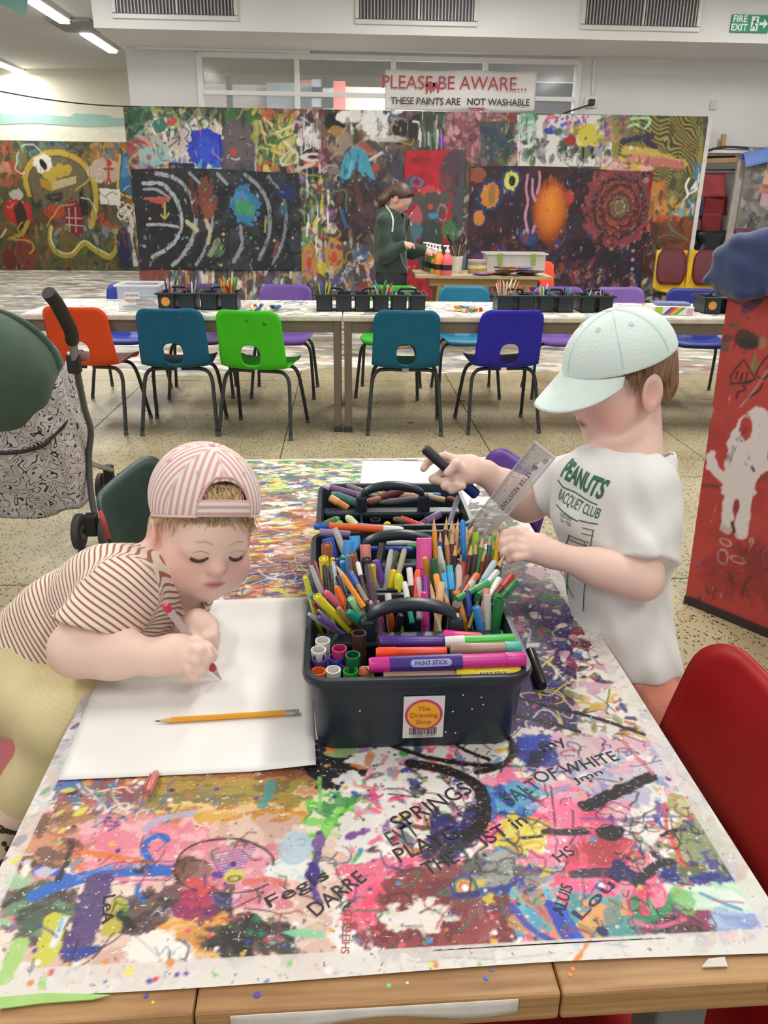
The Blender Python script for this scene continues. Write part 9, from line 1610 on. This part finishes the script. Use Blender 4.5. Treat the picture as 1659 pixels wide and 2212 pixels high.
rg_ = random.Random(7); RT = []
for i in range(420):
    kind = i % 5
    if kind < 2:      # fringe over the forehead
        l = rg_.uniform(-0.066, 0.062); f = 0.0945*math.sqrt(max(0.05, 1-(l/0.0765)**2))-0.010; u0 = 0.056; L = rg_.uniform(0.016, 0.034)*(1.5 if l > 0.015 else 0.8); sw = rg_.uniform(-0.012, 0.022)
        pts = [gh.w(f*0.86, l, u0), gh.w(f*0.95+0.002, l+sw*0.3, u0-L*0.5), gh.w(f*0.985+0.002, l+sw*0.9, u0-L)]
    elif kind == 2:   # in the gap above the strap
        l = rg_.uniform(-0.032, 0.03); pts = [gh.w(0.052+rg_.uniform(0, .01), l, 0.098), gh.w(0.074, l*1.0+rg_.uniform(-.008, .012), 0.084), gh.w(0.086+rg_.uniform(0, .003), l+rg_.uniform(-0.006, 0.012), 0.062)]
    else:             # sides and nape
        q = 1 if rg_.random() < 0.35 else -1; f = rg_.uniform(-0.085, 0.050); l = q*0.0765*math.sqrt(max(0.05, 1-((f+0.01)/0.0945)**2)); L = rg_.uniform(0.02, 0.05)*(1.3 if f < -0.02 else 0.85); fw = rg_.uniform(-0.014, 0.016)
        us = 0.024+0.42*f+0.004; pts = [gh.w(f, l*0.97, us), gh.w(f+fw*0.4, l*1.02, us-L*0.55), gh.w(f+fw, l*1.0, us-L)]
    RT.append(pts)
strands(GP, 'hair_strands', RT, ghm2, 0.0012)
# backwards cap, opening and strap over the forehead
gcfg = ((-0.008, 0, 0.050), (0.103, 0.086, 0.086), -0.42); PINK = stripes('capstripe', '#e4ddd6', '#d4a0a2', 'stripe', 0.52)
def gcap_st(co, lab):
    p = gh.loc(co); a = np.arctan2(p[:, 1], p[:, 0]); sec = np.round(a/(math.pi/3)-0.5)+0.5; m = sec*(math.pi/3); return {'stripe': (-p[:, 0]*np.sin(m)+p[:, 1]*np.cos(m))/0.0105+0.2}
gcr = cap_crown(gh, GP, PINK, 0.018, gcfg, opening=((0.098, 0.0, 0.074), (0.06, 0.042, 0.038)), name='cap_crown', fl=gcap_st); cbv = bvh_of(gcr.data)
def ell_pt(a, u, off=0.0):
    c, r = gcfg[0], gcfg[1]; q = math.sqrt(max(0.02, 1-((u-c[2])/r[2])**2)); return gh.w(c[0]+(r[0]+off)*q*math.cos(a), (r[1]+off)*q*math.sin(a), u)
def rim_u(a):
    u = 0.02
    for _ in range(12): q = math.sqrt(max(0.02, 1-((u-gcfg[0][2])/gcfg[1][2])**2)); u = 0.018+0.42*gcfg[1][0]*q*math.cos(a)
    return u
def strapfn(u, v):
    a = (u-0.5)*1.0; return ell_pt(a, rim_u(a)+0.001+0.024*v, 0.001)
sp = MB().grid(strapfn, 24, 6); so4 = sp.build('strap', stripes('strapstripe', '#e4ddd6', '#d4a0a2', 'sv', 0.5), gcr, smooth=True, solid=0.0025); so4.location = (0, 0, 0)
at = so4.data.attributes.new('sv', 'FLOAT', 'POINT'); at.data.foreach_set('value', [(i//25)/6*2.6+0.25 for i in range(len(so4.data.vertices))])
arch = [ell_pt(0.50*math.copysign(abs(math.cos(t))**0.62, math.cos(t)), rim_u(0.47*math.cos(t))+0.004+0.047*math.sin(t)**0.8, 0.0005) for t in np.linspace(0, math.pi, 26)]
tubes_on(gcr, 'opening_hem', [arch], 0.0022, mat('#d6a6a6', 0.8)).location = (0, 0, 0)
rimp = [ell_pt(a, rim_u(a)+0.0005, -0.0005) for a in np.linspace(0.48, 2*math.pi-0.48, 60)]; tubes_on(gcr, 'rim_hem', [rimp], 0.0019, mat('#ddc4bf', 0.8)).location = (0, 0, 0)
gtop = gh.w(gcfg[0][0], 0, gcfg[0][2]+gcfg[1][2]); MB().lathe([(0.0055, 0), (0.0045, 0.0028), (0.0005, 0.0036)], 14, M=np.stack(frame(gh.U), 1), o=gtop-gh.U*0.0008).build('button', mat('#d8a8a8', 0.8), gcr, smooth=True)
for a in (-0.55, -1.6, 0.55, 2.6, -2.6):
    el = 0.75; d = nrm(gh.F*math.cos(a)*math.cos(el)+gh.L*math.sin(a)*math.cos(el)+gh.U*math.sin(el)); p = on_surface(cbv, gh.w(*gcfg[0])+d*0.2, d, 0.0); x, y, z = frame(d); MB().lathe([(0.0038, 0.0002), (0.003, 0.0012), (0.0012, 0.0009), (0.0007, 0)], 12, M=np.stack([x, y, z], 1), o=p).build('eyelet', mat('#d8b4b0', 0.8), gcr, smooth=True)
brim(gh, gcr, mat('#ddc9c2', 0.8, 0.05, 60), gcfg[0], gcfg[1], -0.012, 0.050, 0.030, 0.0, 1.0, back=True)
# her pen
tip = fz(478, 1468, TZ+0.002); ptop = fd(356, 1306, 1.035); pt_, L = axis_obj('gel_pen', 'clear gel pen with red ends held by the girl', 'pen', tip, ptop)
R = 0.0052; MB().lathe([(R*0.95, 0.030), (R, 0.034), (R, L-0.011)], 16).build('barrel', mat('#d3c4c4', 0.12, 0, alpha=0.62, spec=0.7), pt_, smooth=True); MB().lathe([(0.0017, 0.02), (0.0017, L-0.02)], 10).build('ink_tube', mat('#c9a8ac', 0.4), pt_, smooth=True); MB().lathe([(R*0.96, L-0.012), (R*1.02, L-0.010), (R*1.0, L-0.001), (R*0.7, L)], 16).build('end_plug', mat('#c4384c', 0.35), pt_, smooth=True); MB().lathe([(R*0.8, 0.019), (R*1.05, 0.021), (R*1.05, 0.031)], 16).build('grip_ring', mat('#b83048', 0.35), pt_, smooth=True); MB().lathe([(0.0009, 0.003), (0.0022, 0.008), (R*0.82, 0.020)], 14).build('nib_cone', mat('#b9b4b6', 0.2, 0, alpha=0.8), pt_, smooth=True); MB().lathe([(0.0004, 0), (0.001, 0.004)], 8).build('nib', mat('#a03048', 0.4), pt_)
# ------------------------------------------------------------------ the person at the paint table
WP0 = thing('person', 'person in a dark green hooded jacket with brown ponytail at the paint table', 'person', (0.50, 7.72, 0.0)); WY = 7.72
def w_(x, y, dy=0.0): return fy(x, y, WY+dy)
wh = Head(w_(866, 428), frame_from((0.93, -0.36), 38), 1.12)
fw_ = Field((0.05, 7.2, 0.0), (1.15, 8.3, 1.56), 0.009); wh.skull(fw_); wn = w_(848, 458, 0.02); fw_.cap(wh.w(-0.02, 0, -0.05), wn, 0.052, 0.058, 0.04)
wc_, wp_ = w_(842, 510, 0.04), w_(845, 610, 0.05); fw_.cap(wc_, wp_, 0.13, 0.14, 0.06)
ws1, we1, wr1 = w_(828, 480, -0.08), w_(830, 552, -0.13), w_(872, 530, -0.16); ws2, we2, wr2 = w_(868, 478, 0.16), w_(888, 545, 0.12), w_(918, 542, 0.02)
fw_.chain([ws1, we1, wr1], [0.05, 0.045, 0.032], 0.03); fw_.chain([ws2, we2, wr2], [0.05, 0.045, 0.032], 0.03)
for wr, dx, dz in ((wr1, 0.05, 0.0), (wr2, 0.05, -0.02)):
    fw_.cap(wr, wr+V(dx, -0.01, dz), 0.034, 0.030, 0.02)
    for k in range(4): b0 = wr+V(dx, -0.03+0.018*k, dz+0.01); fw_.chain([b0, b0+V(0.035, 0, -0.005), b0+V(0.045, 0, -0.035)], [0.011, 0.01, 0.009], 0.012)
    fw_.chain([wr+V(0.02, -0.03, dz), wr+V(0.06, -0.045, dz-0.02)], [0.012, 0.010], 0.012)
for s in (-1, 1): hp_ = V(wp_[0], wp_[1]+s*0.075, wp_[2]); fw_.chain([hp_, V(wp_[0], wp_[1]+s*0.09, 0.38), V(wp_[0]-0.02, wp_[1]+s*0.09, 0.06)], [0.11, 0.07, 0.05], 0.04); fw_.cap(V(wp_[0]-0.02, wp_[1]+s*0.09, 0.04), V(wp_[0]+0.13, wp_[1]+s*0.09, 0.035), 0.045, 0.04, 0.02)
wcol = skin_col([wh], '#c9a290', '#c48a7c', '#a05a58'); body('body', SKIN, WP0, fw_.mesh('body', 1, wcol))
fj = Field((0.05, 7.2, 0.4), (1.15, 8.3, 1.5), 0.009); fj.cap(wc_+V(0, 0, 0.03), wp_+V(0, 0, -0.06), 0.155, 0.165, 0.06); fj.cap(wn-V(0, 0, 0.04), ws1, 0.075, 0.07, 0.05); fj.cap(wn-V(0, 0, 0.04), ws2, 0.075, 0.07, 0.05); fj.chain([ws1, we1, wr1-nrm(wr1-we1)*0.02], [0.072, 0.066, 0.052], 0.03); fj.chain([ws2, we2, wr2-nrm(wr2-we2)*0.02], [0.07, 0.064, 0.052], 0.03); fj.cap(wn+V(-0.09, 0, -0.02), wn+V(-0.07, 0, -0.09), 0.075, 0.06, 0.04)
fj.ripple(0.008, 26, 3); fj.cut(V(0, 0, 0.70), (0, 0, -1), k=0.01); fj.cap(wn+V(0.06, 0, 0.05), wn+V(0.05, 0, -0.02), 0.07, 0.06, 0.01, 0, True)
jo = body('hooded_jacket', mat('#26382f', 0.85, 0.1, 20, sheen=0.2), WP0, fj.mesh('hooded_jacket', 1)); jb = bvh_of(jo.data)
def strip(pts, r, m, name): o = MB().tube(spline([on_surface(jb, w_(x, y)-V(0, 0.6, 0), (0, -1, 0), 0.004) for x, y in pts], 5), r, 6).build(name, m, jo, smooth=True); o.location = (0, 0, 0)
strip([(834, 446), (846, 470), (845, 500)], 0.009, mat('#c9cdcc', 0.7), 'hood_trim'); strip([(878, 458), (886, 474), (890, 488)], 0.007, mat('#c9cdcc', 0.7), 'hood_trim'); strip([(862, 545), (870, 570), (878, 582)], 0.006, mat('#8a8d8c', 0.7), 'drawstring')
fp = Field((0.1, 7.2, 0.0), (1.0, 8.3, 0.95), 0.012); fp.cap(wp_+V(0, 0, -0.02), wp_+V(0, 0, 0.06), 0.15, 0.15, 0.04)
for s in (-1, 1): fp.chain([V(wp_[0], wp_[1]+s*0.075, wp_[2]), V(wp_[0], wp_[1]+s*0.09, 0.38), V(wp_[0]-0.02, wp_[1]+s*0.09, 0.08)], [0.125, 0.085, 0.075], 0.04)
fp.cut(V(0, 0, 0.05), (0, 0, -1)); body('trousers', mat('#1d2322', 0.85, 0.1, 20), WP0, fp.mesh('trousers', 1))
fo = Field(wh.c-V(0.35, 0.25, 0.35), wh.c+0.25, 0.008); fo.ell(wh.w(-0.012, 0, 0.03), np.array((0.100, 0.082, 0.086))*1.12, wh.A, 0).cut(wh.w(0.03, 0, 0.02), nrm(wh.F-wh.U*0.9), k=0.01); fo.chain([wh.w(-0.09, 0, 0.0), w_(826, 432), w_(818, 452, 0.02)], [0.042, 0.038, 0.018], 0.03); body('hair', hairmat('#33241e', '#5a3f33', 'womanhair'), WP0, fo.mesh('hair', 1))
gl = [wh.w(0.055, l, 0.085-0.25*abs(l)) for l in np.linspace(-0.07, 0.07, 9)]; o = MB().tube(gl, 0.012, 6).build('sunglasses', mat('#1f1a1a', 0.2), WP0, smooth=True); o.location = tuple(-Vector(WP0.location))
